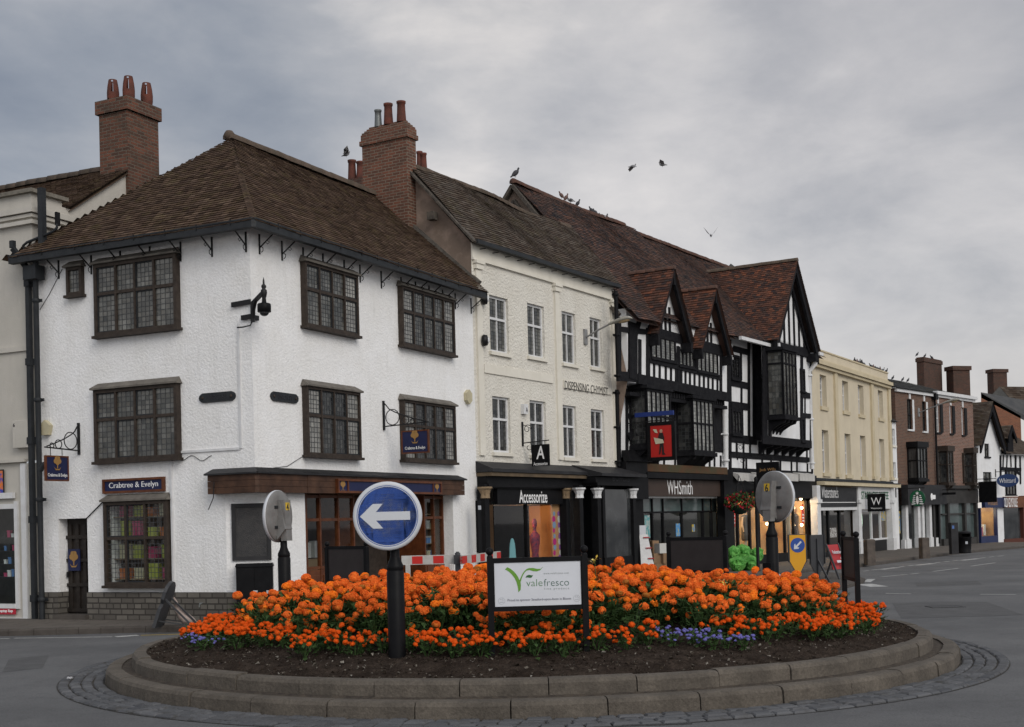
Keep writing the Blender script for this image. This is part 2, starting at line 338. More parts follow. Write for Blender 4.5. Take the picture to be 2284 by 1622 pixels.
BRKO=brick('orange_gable_brick',(.26,.10,.055),(.18,.07,.045),(.20,.14,.1),dirt=(.14,.08,.05),dm=.4)
STONE=brick('grey_plinth_stone',(.15,.138,.12),(.085,.077,.068),(.05,.045,.04),bw=.30,bh=.11,ms=.016,dirt=(.06,.055,.05),dm=.5,bump=.9)
TILE=island('moss_brown_clay_tiles',[(.0408,.0262,.0189),(.0728,.0466,.0335),(.1048,.0684,.0480),(.0655,.0437,.0335),(.1427,.0976,.0699)],moss=(.105,.085,.035),mosc=3.6,ml=.50,mh=.74)
TILE2=island('grey_brown_clay_tiles',[(.0437,.0322,.0253),(.0690,.0506,.0391),(.0978,.0759,.0598),(.0633,.0517,.0437),(.1265,.1058,.0862)],moss=(.075,.062,.032),mosc=1.6)
TILER=island('red_clay_tiles',[(.0320,.0277,.0306),(.0699,.0364,.0277),(.1092,.0510,.0364),(.0495,.0379,.0349),(.1820,.0699,.0408),(.0874,.0524,.0422)],moss=(.05,.036,.028),mosc=2.5,ml=.5,mh=.8)
TILEM=island('mixed_red_grey_tiles',[(.0262,.0262,.0306),(.0612,.0408,.0349),(.0903,.0524,.0422),(.0437,.0408,.0437),(.1383,.0728,.0539),(.0612,.0495,.0451)],moss=(.07,.052,.038),mosc=2.2,ml=.5,mh=.8)
SLATE=island('grey_slates',[(.040,.043,.046),(.060,.062,.064),(.05,.05,.05),(.075,.075,.074)],rough=.7,moss=(.085,.08,.045),mosc=.9)
QUARRY=None
def glassdark(name,cols,rough=.12,spec=.5):
    m_=island(name,cols,rough=rough,bump=0,moss=tuple(min(1,x*1.7) for x in cols[3]),mosc=1.1,ml=.5,mh=.7); p=m_.node_tree.nodes['Principled BSDF']; p.inputs['Specular IOR Level'].default_value=spec; return m_  # the moss slot only lays paler noise patches over the glass
LG=glassdark('old_leaded_glass',[(.040,.043,.042),(.075,.074,.068),(.055,.058,.055),(.14,.14,.13),(.062,.06,.052),(.10,.098,.088)])
LGD=glassdark('dark_leaded_glass',[(.012,.013,.014),(.035,.036,.036),(.02,.022,.022),(.07,.07,.066),(.028,.03,.03)])
LGC=glassdark('curtained_leaded_glass',[(.13,.13,.12),(.24,.235,.22),(.18,.18,.17),(.28,.275,.25)])
LGB=glassdark('bright_leaded_glass',[(.10,.105,.10),(.26,.265,.255),(.17,.175,.17),(.33,.33,.31),(.14,.145,.14)],rough=.1)
DG=mat('dark_window_glass',(.018,.020,.022),(.05,.053,.055),sc=1.5,rough=.06,spec=.6)
GG=mat('greenish_dull_glass',(.055,.075,.075),(.10,.13,.13),sc=.8,rough=.1,spec=.6)
CG=clearglass('clear_shop_glass')
CAME=mat('lead_cames',(.05,.052,.055),rough=.6)
RUBBER=mat('interior_dark',(.012,.010,.009),rough=.9)
# ---------------------------------------------------------------- street lines (facade planes)
def hd(v): v=ray(*v); return Vector((v.x,v.y)).normalized()
dL=-hd((-4700,1315)); dR=hd((2565,1125)); dC=hd((2886,1109)); dT=Vector((.65,1)).normalized(); dY=hd((2826,1130)); dB=Vector((.85,1)).normalized()
def onray(px,D,py=1160):
    r=ray(px,py); return Vector((r.x*D/r.y,D))
def hit(o,d,px,py=1160):     # where the facade line meets the sight line of px
    F_=Face(o,d); u_=F_.u(px,py); return F_.o+F_.d*u_
PC=onray(571,24.0)
FB=Face(PC,dR)
pA=hit(PC,dL,86); FA=Face(pA,dL); LA=(PC-pA).length
P1=hit(PC,dR,1066); LB=(P1-PC).length
FC=Face(P1,dC); P2=hit(P1,dC,1380); LC=(P2-P1).length
FT=Face(P2,dT); P3=hit(P2,dT,1622); LT=(P3-P2).length
FJ=Face(P3,dT); P4=hit(P3,dT,1818); LJ=(P4-P3).length
FY=Face(P4,dY); P5=hit(P4,dY,1990); LY=(P5-P4).length
P5b=hit(P5,dB,2005); FN=Face(P5,dB); LN=(P5b-P5).length
FK=Face(P5b,dB); P6=hit(P5b,dB,2176,1100); LK=(P6-P5b).length
dG=Vector((.95,1)).normalized(); FG=Face(P6,dG); P7=hit(P6,dG,2238); LG_=(P7-P6).length
FH=Face(P7,dG); P8=hit(P7,dG,2330); LH=(P8-P7).length
# ---------------------------------------------------------------- shared builders
def tiles(b,O,a,s_,poly,tw=.165,g=.10,th=.016,wob=0.0,jit=.006,seed=1,back=True):
    """clay tiles laid course by course on the sloping plane O + s*a + t*s_ , clipped to the convex polygon poly[(s,t)]"""
    rnd=random.Random(seed); O=Vector(O); a=Vector(a).normalized(); s_=Vector(s_).normalized(); n=a.cross(s_).normalized()
    if n.z<0: n=-n
    def wz(x,t): return wob*(math.sin(x*1.1+seed)+.6*math.sin(x*.47+t*.9+seed*2)+.35*math.sin(x*2.3+t*1.7)) if wob else 0
    tmin=min(p[1] for p in poly); tmax=max(p[1] for p in poly); r=0; t=tmin
    def span(t):
        xs=[]
        for (x0,y0),(x1,y1) in zip(poly,poly[1:]+poly[:1]):
            if (y0-t)*(y1-t)<=0 and abs(y1-y0)>1e-9: xs.append(x0+(x1-x0)*(t-y0)/(y1-y0))
        return (min(xs),max(xs)) if len(xs)>=2 else None
    while t<tmax-g*.3:
        sp=span(min(t+g*.5,tmax-1e-3)); r+=1
        if sp:
            x=sp[0]-(tw*.5 if r%2 else 0)
            while x<sp[1]:
                x0=max(x+.003,sp[0]); x1=min(x+tw-.003,sp[1]); x+=tw
                if x1-x0<.03: continue
                h=th*1.7+rnd.uniform(-jit,jit)*.7; d=rnd.uniform(-jit,jit); tl=t-.012+d; tu=min(t+g,tmax)+.0; sk=rnd.uniform(-.004,.004)
                w0=wz(x0,t); w1=wz(x1,t); w2=wz(x1,tu); w3=wz(x0,tu)
                P=[O+a*x0+s_*tl+n*(h+w0),O+a*x1+s_*(tl+sk)+n*(h+w1),O+a*x1+s_*tu+n*(.004+w2),O+a*x0+s_*tu+n*(.004+w3),
                   O+a*x0+s_*tl+n*(h-th+w0),O+a*x1+s_*(tl+sk)+n*(h-th+w1)]
                b.add(P,[(0,1,2,3),(4,5,1,0)])
        t+=g
    if back:
        P=[O+a*x+s_*y-n*(.03+abs(wob)*2) for x,y in poly]; b.add(P,[tuple(range(len(P)))])
def ridge(b,p0,p1,r=.10,seg=.33,seed=3,sag=0,tilt=0):
    rnd=random.Random(seed); p0=Vector(p0);p1=Vector(p1); L_=(p1-p0).length; d=(p1-p0).normalized(); n=max(1,int(L_/seg)); side=d.cross(Vector((0,0,1))).normalized(); up=side.cross(d).normalized()
    for i in range(n):
        a_=p0+d*(L_*i/n)+Vector((0,0,-sag*math.sin(math.pi*i/n)))+up*rnd.uniform(-.008,.008); b_=p0+d*(L_*(i+1.02)/n)+Vector((0,0,-sag*math.sin(math.pi*(i+1)/n)))+up*rnd.uniform(-.008,.008); rr=r*rnd.uniform(.95,1.05)
        V=[];K=7
        for q,rad in ((a_,rr*1.06),(b_,rr)):
            for k_ in range(K):
                t=math.pi*(k_/(K-1)); t=-.25+t*(1+.5/math.pi)
                V.append(q+side*math.cos(t)*rad+up*(math.sin(t)*rad-.03))
        b.add(V,[(k_,k_+1,K+k_+1,K+k_) for k_ in range(K-1)]+[tuple(range(K))[::-1]],True)
def text(s,F,u,z,h,w,off,m_,parent,name='lettering',align='C',ext=.006,shear=0,bold=0,M=None,font_sp=1.0):
    """raised lettering, scaled to height h and width w, centred at (u,z) of a facade (or of matrix M, x right, z up, -y out)"""
    c=bpy.data.curves.new('txt','FONT'); c.body=s; c.size=1; c.extrude=0; c.offset=bold; c.space_character=font_sp; c.shear=shear; c.resolution_u=3
    o=bpy.data.objects.new('txt',c); COL.objects.link(o); dg=bpy.context.evaluated_depsgraph_get(); me=bpy.data.meshes.new_from_object(o.evaluated_get(dg))
    vs=[v_.co.copy() for v_ in me.vertices]; fs=[tuple(p.vertices) for p in me.polygons]
    x0=min(v_.x for v_ in vs);x1=max(v_.x for v_ in vs);y0=min(v_.y for v_ in vs);y1=max(v_.y for v_ in vs)
    bpy.data.objects.remove(o); bpy.data.curves.remove(c); bpy.data.meshes.remove(me)
    b=B(M if M is not None else F.M); sx=w/(x1-x0); sy=h/(y1-y0)
    P=[Vector((u+(v_.x-(x0+x1)/2)*sx,off,z+(v_.y-(y0+y1)/2)*sy)) for v_ in vs]
    b.add(P,fs)
    # thickness: edges used once get a side wall
    cnt={}
    for f in fs:
        for i in range(len(f)):
            e_=(f[i],f[(i+1)%len(f)]); k_=tuple(sorted(e_)); cnt.setdefault(k_,[]).append(e_)
    Q=[p+Vector((0,ext,0)) for p in P]; nn=len(P)
    b.add(P+Q,[(e_[0][1],e_[0][0],e_[0][0]+nn,e_[0][1]+nn) for e_ in cnt.values() if len(e_)==1])
    return b.build(name,m_,parent)
def quarries(b,x0,x1,z0,z1,y,nx,nz,rnd,gap=.004,tilt=.012):
    for i in range(nx):
        for j in range(nz):
            a=x0+(x1-x0)*i/nx+gap; c=x0+(x1-x0)*(i+1)/nx-gap; d=z0+(z1-z0)*j/nz+gap; e_=z0+(z1-z0)*(j+1)/nz-gap
            t1=rnd.uniform(-tilt,tilt)*(c-a); t2=rnd.uniform(-tilt,tilt)*(e_-d)
            b.add([(a,y-t1-t2,d),(c,y+t1-t2,d),(c,y+t1+t2,e_),(a,y-t1+t2,e_)],[(0,1,2,3)])
def leaded(F,root,R,cols,split,proj=.13,nq=(4,(3,6)),frame=BRWOOD,glass=LG,hood=True,fr=.07,label=None,seed=1,sash=True,sill=True,hoodm=LEAD,yg=None,cm=None,splits=None,back=True,curt=()):
    """projecting timber window of cols lights in two tiers, each light filled with leaded quarries"""
    u0,u1,z0,z1=R; rnd=random.Random(seed); b=B(F.M); fw=fr; zs=z0+(z1-z0)*(1-split) if split else None
    yo=-proj; yi=.05 if proj<.05 else 0
    b.box(u0,u0+fw,yo,yi,z0,z1); b.box(u1-fw,u1,yo,yi,z0,z1); b.box(u0+fw,u1-fw,yo,yi,z0,z0+fw*.9); b.box(u0+fw,u1-fw,yo,yi,z1-fw,z1)
    iw=(u1-u0-2*fw); mw=.045
    if zs: b.box(u0+fw,u1-fw,yo+.012,yo+.08,zs-.03,zs+.03)
    xs=[u0+fw+iw*i/cols for i in range(cols+1)]
    for i in range(1,cols):
        b.box(xs[i]-mw/2,xs[i]+mw/2,yo+.006,yo+.085,z0+fw*.9,z1-fw)
    w_=b.build('window',frame,root)
    if label: w_['label']=label
    g=B(F.M); g2=B(F.M); ld=B(F.M); ss=B(F.M); tiers=[(z0+fw*.9,(zs-.03) if zs else z1-fw,nq[1][1])]+([(zs+.03,z1-fw,nq[1][0])] if zs else [])
    y=yo+.05 if yg is None else yg
    if back: g.box(u0+fw,u1-fw,y+.01,y+.02,z0+fw*.9,z1-fw)
    for i in range(cols):
        a=xs[i]+(mw/2 if i else 0); c=xs[i+1]-(mw/2 if i<cols-1 else 0)
        for (d,e_,nz) in tiers:
            s_=sash and rnd.random()<.55
            if s_:
                t=.022; ys=y-.022
                ss=B(F.M)
                for q in ((a,a+t,d,e_),(c-t,c,d,e_),(a+t,c-t,d,d+t),(a+t,c-t,e_-t,e_)): ss.box(q[0],q[1],ys,y-.001,q[2],q[3])
                ss.build('casement',GUT,w_)
                A,C_,D,E_=a+t,c-t,d+t,e_-t
            else: A,C_,D,E_=a,c,d,e_
            gq=B(F.M) if not back else (g2 if i in curt else g); quarries(gq,A,C_,D,E_,y-.002,nq[0],nz,rnd)
            if not back: gq.build('glass',glass,w_)
            for k_ in range(1,nq[0]): xx=A+(C_-A)*k_/nq[0]; ld.box(xx-.005,xx+.005,y-.008,y-.0035,D,E_)
            for k_ in range(1,nz): zz=D+(E_-D)*k_/nz; ld.box(A,C_,y-.0085,y-.004,zz-.005,zz+.005)
    if g.v: g.build('glass',glass,w_)
    if g2.v: g2.build('curtained_glass',LGC,w_)
    ld.build('leading',CAME,w_)
    if hood:
        h=B(F.M); e_=.05; h.add([(u0-e_,yo-.05,z1),(u1+e_,yo-.05,z1),(u1+e_,0,z1),(u0-e_,0,z1),(u0-e_,yo-.05,z1+.035),(u1+e_,yo-.05,z1+.035),(u1-.02,-.01,z1+.14),(u0+.02,-.01,z1+.14)],[(0,3,2,1),(4,5,6,7),(0,1,5,4),(1,2,6,5),(3,0,4,7)])
        h.build('hood',hoodm,w_)
    if sill:
        h=B(F.M); h.box(u0-.04,u1+.04,yo-.04,0.0,z0-.055,z0-.001); h.build('sill',frame,w_)
    return w_
def sash(F,root,R,cols=2,split=.42,y=.10,fr=.055,frame=WHITEPAINT,glass=LGD,sill=CREAMS,nq=(3,(4,8)),seed=1,rows=None,sillh=.09,lead=True,mw=.035):
    """window set back in a wall opening"""
    u0,u1,z0,z1=R; rnd=random.Random(seed); b=B(F.M)
    b.box(u0,u0+fr,y,y+.06,z0,z1); b.box(u1-fr,u1,y,y+.06,z0,z1); b.box(u0+fr,u1-fr,y,y+.06,z0,z0+fr); b.box(u0+fr,u1-fr,y,y+.06,z1-fr,z1)
    zs=z1-(z1-z0)*split; b.box(u0+fr,u1-fr,y-.012,y+.05,zs-.03,zs+.03); iw=u1-u0-2*fr; xs=[u0+fr+iw*i/cols for i in range(cols+1)]
    for i in range(1,cols): b.box(xs[i]-mw/2,xs[i]+mw/2,y+.004,y+.05,z0+fr,z1-fr)
    if rows:
        for k_ in range(1,rows):
            for (d,e_) in ((z0+fr,zs-.03),(zs+.03,z1-fr)):
                zz=d+(e_-d)*k_/rows
                if k_<rows: b.box(u0+fr,u1-fr,y+.008,y+.045,zz-.01,zz+.01)
    w_=b.build('window',frame,root); g=B(F.M); ld=B(F.M)
    g.box(u0+fr,u1-fr,y+.045,y+.055,z0+fr,z1-fr)
    for i in range(cols):
        for d,e_,nz in ((z0+fr,zs-.03,nq[1][1]),(zs+.03,z1-fr,nq[1][0])):
            quarries(g,xs[i],xs[i+1],d,e_,y+.04,nq[0],nz,rnd,.002)
            if lead:
                for k_ in range(1,nq[0]): xx=xs[i]+(xs[i+1]-xs[i])*k_/nq[0]; ld.box(xx-.004,xx+.004,y+.032,y+.037,d,e_)
                for k_ in range(1,nz): zz=d+(e_-d)*k_/nz; ld.box(xs[i],xs[i+1],y+.031,y+.036,zz-.004,zz+.004)
    g.build('glass',glass,w_)
    if ld.v: ld.build('leading',CAME,w_)
    if sill is not None:
        h=B(F.M); h.box(u0-.07,u1+.07,-.07,y+.01,z0-sillh,z0-.002); h.build('sill',sill,w_)
    return w_
def chimney_pot(b,c,h,r,kind=0):
    c=Vector(c)
    if kind==0: b.lathe([(r*.98,0),(r,h*.05),(r*.86,h*.6),(r*.82,h*.88),(r*.95,h*.9),(r*.98,h),(r*.78,h),(r*.7,h*.8)],c,16)
    else: b.lathe([(r*.8,0),(r*.98,h*.3),(r,h*.55),(r*.9,h*.8),(r*.68,h),(r*.55,h),(r*.5,h*.9)],c,16)
def hanging(F,u,z,out,w,h,name,label,parts,board=NAVY,edge=BEAM,bracket='scroll',dz=0,th=.05):
    """projecting sign: bracket on the wall at u, board hanging out along -y"""
    t=thing(name,label,'hanging sign',F.M@Matrix.Translation((u,0,z)))
    return t
# ---------------------------------------------------------------- ground
ASPH=mat('asphalt',(.086,.087,.090),(.132,.133,.135),sc=.4,rough=.85,bump=.8,bsc=120,bd=.008,streak=.42,streakc=(.055,.055,.057),slo=.50,shi=.72,det=9,grain=.32,gs=38)
PAVE=mat('pavement_slabs',(.105,.092,.080),(.135,.12,.105),sc=1.2,rough=.9,bump=.3,bsc=60,bd=.005)
KERB=mat('kerb_concrete',(.128,.110,.090),(.080,.069,.057),sc=2.6,rough=.92,bump=.9,bsc=28,bd=.014,det=9,lo=.3,hi=.62,streak=.45,streakc=(.05,.043,.035),slo=.48,shi=.75,grain=.28,gs=34)
KERB2=mat('street_kerb_stone',(.085,.075,.066),(.06,.052,.046),sc=3,rough=.9,bump=.4,bsc=50)
LINE=mat('road_paint',(.42,.42,.41),(.16,.16,.16),sc=9,rough=.8,lo=.5,hi=.72)
LINEY=mat('yellow_road_paint',(.42,.30,.06),(.2,.16,.08),sc=9,rough=.8,lo=.5,hi=.72)
def gsheet(name,pts,z,m_,dense=None,uv=False):
    b=B(); b.add([(p[0],p[1],z+gz(p[1])) for p in pts],[tuple(range(len(pts)))]); return struct(b.build(name,m_,None,uv=uv))
b=B(); ys=[-40,-5,0,5,10,15,20,24,26,27,30,35,40,50,60,80,120,300,900]; xs_=[-900,-200,-80,-40,-20,-10,0,10,20,40,80,200,900]
for i,y in enumerate(ys):
    for x in xs_: b.v.append(Vector((x,y,gz(y) if y<120 else gz(120))))
nx=len(xs_)
for i in range(len(ys)-1):
    for j in range(nx-1): b.f.append((i*nx+j,i*nx+j+1,(i+1)*nx+j+1,(i+1)*nx+j)); b.mi.append(0); b.sm.append(False)
struct(b.build('ground',ASPH))
# pavements: kerb line from the photograph's ground points
kl=[ground(-300,1421),ground(0,1420),ground(200,1414),ground(400,1410)]
krr=[ground(1700,1290),ground(1780,1279),ground(1920,1266),ground(1991,1256),ground(2108,1240),ground(2178,1232),ground(2284,1222.5),ground(2450,1212)]
kline=[Vector((-40,23.8,0))]+kl+[Vector((-4.6,22.9,0)),Vector((-3.0,23.2,0)),Vector((-1.6,24.8,0)),Vector((.1,28.3,0)),Vector((3.2,33.0,0)),Vector((6.2,37.2,0))]+krr[1:]
def smooth(P,n=2):
    for _ in range(n):
        Q=[P[0]]
        for a,c in zip(P,P[1:]): Q+= [a*.75+c*.25,a*.25+c*.75]
        P=Q+[P[-1]]
    return P
kline=[Vector((p.x,p.y,0)) for p in smooth(kline,2)]
PT=.12
b=B(); n=len(kline); inner=[]
for i,p in enumerate(kline):
    t=(kline[min(i+1,n-1)]-kline[max(i-1,0)]).normalized(); inner.append(p+Vector((-t.y,t.x,0))*.13)
far=[Vector((-40,60,0)),Vector((-40,90,0)),Vector((60,130,0)),Vector((80,110,0))]
def G(p,z): return Vector((p.x,p.y,gz(p.y)+z))
for i in range(n-1):
    a,c=inner[i],inner[i+1]; d=Vector((-.75,.66,0))*9
    b.add([G(a,PT-.004),G(c,PT-.004),G(c+d,PT-.004),G(a+d,PT-.004)],[(0,1,2,3)])
PV=brick('pavement_paving',(.125,.110,.095),(.100,.088,.078),(.06,.054,.048),bw=.6,bh=.45,ms=.012,dirt=(.07,.062,.055),dm=.5,bump=.3)
struct(b.build('pavement',PV,uv=True))
b=B(); acc=0; rk=random.Random(4)
for i in range(n-1):
    p,q=kline[i],kline[i+1]; L_=(q-p).length; m_=max(1,round(L_/.9))
    for j in range(m_):
        a0=(j+.008)/m_;a1=(j+.992)/m_; P0=p.lerp(q,a0);P1_=p.lerp(q,a1);Q0=inner[i].lerp(inner[i+1],a0);Q1=inner[i].lerp(inner[i+1],a1); e_=(Q0-P0)*.15; z=PT+rk.uniform(-.004,.004)
        V=[G(P0,0-.05),G(P1_,-.05),G(Q1,-.05),G(Q0,-.05),G(P0,z-.03),G(P1_,z-.03),G(P0+e_,z),G(P1_+e_,z),G(Q1,z),G(Q0,z)]
        b.add(V,[(0,1,5,4),(4,5,7,6),(6,7,8,9),(1,2,8,7,5),(3,0,4,6,9)])
struct(b.build('kerb',KERB2))
# painted markings on the carriageway
def strip(b,p,q,w,z=.004):
    p=Vector(p);q=Vector(q); t=(q-p); t.z=0; t.normalize(); s_=Vector((-t.y,t.x,0))*w/2
    b.add([G(p-s_,z),G(q-s_,z),G(q+s_,z),G(p+s_,z)],[(0,1,2,3)])
b=B()
def kz(p,q):    # quad drawn between two ground points
    return ground(*p),ground(*q)
for p,q,w in (((1966,1287),(2024,1281.5),.10),((2030,1281),(2050,1279),.10),((2081,1275),(2138,1268),.10),((2166,1263),(2220,1255.5),.10),
              ((1975,1324),(2032,1325),.10),((2186,1326),(2266,1326.5),.10),((0,1425),(20,1425),.10),((32,1424),(250,1421),.09),((258,1421),(308,1417.5),.22),
              ((1925,1303),(1962,1309),.45),((1932,1299),(1944,1292),.22)):
    strip(b,ground(*p),ground(*q),w)
for k_ in range(16):
    x0=1925+k_*20; y0=1273-(x0-1920)*.123+(.00004*(x0-1920)**2)
    if k_ in (2,3,6,7,11,12): strip(b,ground(x0,y0+3),ground(x0+17,y0+1),.28)
    else: strip(b,ground(x0,y0+2),ground(x0+13,y0+.6),.12)
strip(b,ground(1790,1292),ground(1868,1281),.14)
struct(b.build('road_markings',LINE))
b=B(); strip(b,ground(314,1417.6),ground(402,1415),.09); struct(b.build('yellow_road_line',LINEY))
PATCH=mat('asphalt_repair',(.070,.070,.072),(.095,.095,.097),sc=3,rough=.9,bump=.6,bsc=150,bd=.006)
for Q in (((1990,1345),(2200,1343),(2284,1372),(2010,1380)),((2040,1300),(2180,1296),(2190,1304),(2045,1309)),((20,1470),(110,1462),(95,1490),(5,1500))):
    gsheet('road_patch',[ground(*q) for q in Q][::-1],.003,PATCH)
# manhole and drain
dk=mat('iron_cover',(.035,.036,.038),(.05,.05,.052),sc=20,rough=.55,bump=.6,bsc=80)
def cover(px,py,w,d,label,name='manhole_cover',rz=0,slots=0):
    g=ground(px,py); t=thing(name,label,'drain cover' if slots else 'manhole cover',loc=(g.x,g.y,g.z),rz=rz); M=WM[t.name]
    b=B(M); b.box(-w/2,w/2,-d/2,-d/2+.04,.002,.012); b.box(-w/2,w/2,d/2-.04,d/2,.002,.012); b.box(-w/2,-w/2+.04,-d/2+.04,d/2-.04,.002,.012); b.box(w/2-.04,w/2,-d/2+.04,d/2-.04,.002,.012)
    b.build('frame',dk,t); b=B(M)
    if slots:
        for i in range(slots):
            x=-w/2+.06+(w-.12)*i/slots; b.box(x,x+(w-.12)/slots*.5,-d/2+.045,d/2-.045,.001,.008)
        b.build('bar',dk,t); b=B(M); b.box(-w/2+.03,w/2-.03,-d/2+.03,d/2-.03,-.02,.0005); b.build('gully',RUBBER,t)
    else:
        b.box(-w/2+.045,w/2-.045,-d/2+.045,d/2-.045,.001,.009); b.build('lid',dk,t)
cover(1460,1612,.62,.34,'slotted iron drain grate in the setts at the foot of the kerbs',name='drain_grate',rz=.05,slots=9)
cover(2108,1354,.62,.5,'small rectangular iron cover in the road right of the flower bed')
cover(45,1408.5,.5,.3,'dark iron cover in the pavement beside the pale left shop')
# ---------------------------------------------------------------- roundabout
RC=Vector((.2,17.5,0)); RO=5.5
def ringstone(b,r0,r1,z0,z1,a0,a1,bev=.03,n=4,jit=0,inb=0):
    V=[]; prof=[(r0,z0),(r0-.012,z1-bev),(r0-.035,z1-bev*.25),(r0-bev*1.7,z1),(r1+inb,z1+.0),(r1,z1-.02),(r1,z0)]
    k_=len(prof); F_=[]
    for i in range(n+1):
        a=a0+(a1-a0)*i/n
        for r,z in prof: V.append(RC+Vector((math.cos(a)*(r+jit),math.sin(a)*(r+jit),z)))
    for i in range(n):
        for j in range(k_-1): F_.append((i*k_+j,i*k_+j+1,(i+1)*k_+j+1,(i+1)*k_+j))
    F_.append(tuple(range(k_))[::-1]); F_.append(tuple(n*k_+j for j in range(k_)))
    b.add(V,F_)
rk=random.Random(9)
b=B(); n=38
for i in range(n):
    a0=2*math.pi*(i+.21)/n; ringstone(b,RO,RO-.20,-.05,.178+rk.uniform(-.006,.006),a0+.0012,a0+2*math.pi/n-.0012,jit=rk.uniform(-.008,.008),bev=.045)
n=38
for i in range(n):
    a0=2*math.pi*(i+.62)/n; ringstone(b,RO-.31,RO-.49,.02,.340+rk.uniform(-.009,.009),a0+.001,a0+2*math.pi/n-.001,jit=rk.uniform(-.012,.012),bev=.045)
struct(b.build('roundabout_kerb',KERB))
b=B(); n=96
GRIT=mat('gritty_ledge',(.085,.068,.052),(.04,.033,.028),sc=14,rough=.95,bump=1,bsc=60,bd=.02)
for i in range(n):
    a0=2*math.pi*i/n;a1=2*math.pi*(i+1)/n
    P=[RC+Vector((math.cos(a)*r,math.sin(a)*r,z)) for a,r,z in ((a0,RO-.18,.155),(a1,RO-.18,.155),(a1,RO-.33,.185),(a0,RO-.33,.185))]; b.add(P,[(0,1,2,3)],True)
struct(b.build('kerb_ledge_grit',GRIT))
# ring of granite setts
SETT=island('granite_setts',[(.0690,.0713,.0782),(.0978,.1012,.1081),(.0828,.0839,.0885),(.1150,.1173,.1242),(.0747,.0759,.0805)],rough=.75,moss=(.05,.046,.04),mosc=5,bump=.6,bsc=55,bd=.01)
b=B(); rs=random.Random(5); r=RO+.012
for row in range(4):
    w=.132; n=int(2*math.pi*(r+w/2)/.215); off=rs.random()
    ang=[0]; 
    while ang[-1]<2*math.pi-.02: ang.append(ang[-1]+rs.uniform(.78,1.25)*2*math.pi/n)
    for a0,a1 in zip(ang,ang[1:]):
        a0+=off;a1+=off; g=.0014; z=.026+rs.uniform(-.009,.009); c=.016; jr=rs.uniform(-.006,.006); V=[]
        for rr,aa,zz in ((r+jr,a0+g,-.02),(r+jr,a1-g,-.02),(r+w-.012+jr,a1-g,-.02),(r+w-.012+jr,a0+g,-.02)): V.append(RC+Vector((math.cos(aa)*rr,math.sin(aa)*rr,zz)))
        for rr,aa,zz in ((r+jr,a0+g,z-c),(r+jr,a1-g,z-c),(r+w-.012+jr,a1-g,z-c),(r+w-.012+jr,a0+g,z-c)): V.append(RC+Vector((math.cos(aa)*rr,math.sin(aa)*rr,zz)))
        ca=c/r
        for rr,aa in ((r+jr+c,a0+g+ca),(r+jr+c,a1-g-ca),(r+w-.012+jr-c,a1-g-ca),(r+w-.012+jr-c,a0+g+ca)): V.append(RC+Vector((math.cos(aa)*rr,math.sin(aa)*rr,z+rs.uniform(-.003,.003))))
        b.add(V,[(0,1,5,4),(1,2,6,5),(2,3,7,6),(3,0,4,7),(4,5,9,8),(5,6,10,9),(6,7,11,10),(7,4,8,11),(8,9,10,11)])
    r+=w+.004
struct(b.build('sett_paving',SETT))
b=B(); n=96
for i in range(n):
    a0=2*math.pi*i/n;a1=2*math.pi*(i+1)/n; b.add([RC+Vector((math.cos(a)*r_,math.sin(a)*r_,z)) for a,r_,z in ((a0,RO-.05,.006),(a1,RO-.05,.006),(a1,RO+.555,.0045),(a0,RO+.555,.0045))],[(0,1,2,3)],True)
struct(b.build('sett_joint_bed',mat('joint_sand',(.055,.048,.040),(.03,.027,.024),sc=12,rough=.95,bump=.6,bsc=90)))
# soil mound
from mathutils import noise as MN
def soilz(x,y):
    r=math.hypot(x-RC.x,y-RC.y); rr=min(r/4.98,1.0); return .318+.42*(1-rr**2)**.9
SOIL=mat('dark_bare_soil',(.026,.019,.015),(.058,.044,.035),sc=5,rough=1,bump=1,bsc=38,bd=.05,spec=.05,det=12,grain=.4,gs=26)
b=B(); nr=74; na=300; V=[];F_=[]
for i in range(nr+1):
    r=5.03*(i/nr)**.75
    for j in range(na):
        a=2*math.pi*j/na; x=RC.x+r*math.cos(a); y=RC.y+r*math.sin(a); k_=1 if r<4.95 else .3
        z=soilz(x,y)+k_*(MN.noise(Vector((x*2.1,y*2.1,0)))*.035+MN.noise(Vector((x*8,y*8,3)))*.022+MN.noise(Vector((x*19,y*19,7)))*.016)
        V.append((x,y,z))
for i in range(nr):
    for j in range(na): F_.append((i*na+j,(i+1)*na+j,(i+1)*na+(j+1)%na,i*na+(j+1)%na))
b.add(V,F_,True); soil=b.build('soil',SOIL); struct(soil)
# clods and little stones lying on the soil : uncountable
CLOD=island('clods_and_grit',[(.022,.016,.012),(.034,.025,.019),(.026,.019,.014),(.045,.034,.026),(.03,.022,.016),(.09,.078,.062),(.25,.23,.2)],bump=.5)
b=B(); rs=random.Random(31)
for i in range(5200):
    a=rs.uniform(math.pi*.93,math.pi*2.07); r=rs.uniform(3.9,4.97); x=RC.x+r*math.cos(a); y=RC.y+r*math.sin(a); s_=rs.choice((.006,.008,.010,.014,.020,.026))*rs.uniform(.6,1.2); z=soilz(x,y)+MN.noise(Vector((x*2.1,y*2.1,0)))*.035
    P=[Vector((x,y,z+.008))+Vector((rs.uniform(-1,1),rs.uniform(-1,1),rs.uniform(-.6,.9)))*s_ for _ in range(5)]
    b.add(P,[(0,1,2),(0,2,3),(0,3,1),(4,2,1),(4,3,2),(4,1,3)])
o=b.build('soil_clods',CLOD); o['kind']='stuff'; tag(o,'dark crumbs of earth and pale grit scattered over the bare soil','soil crumbs')
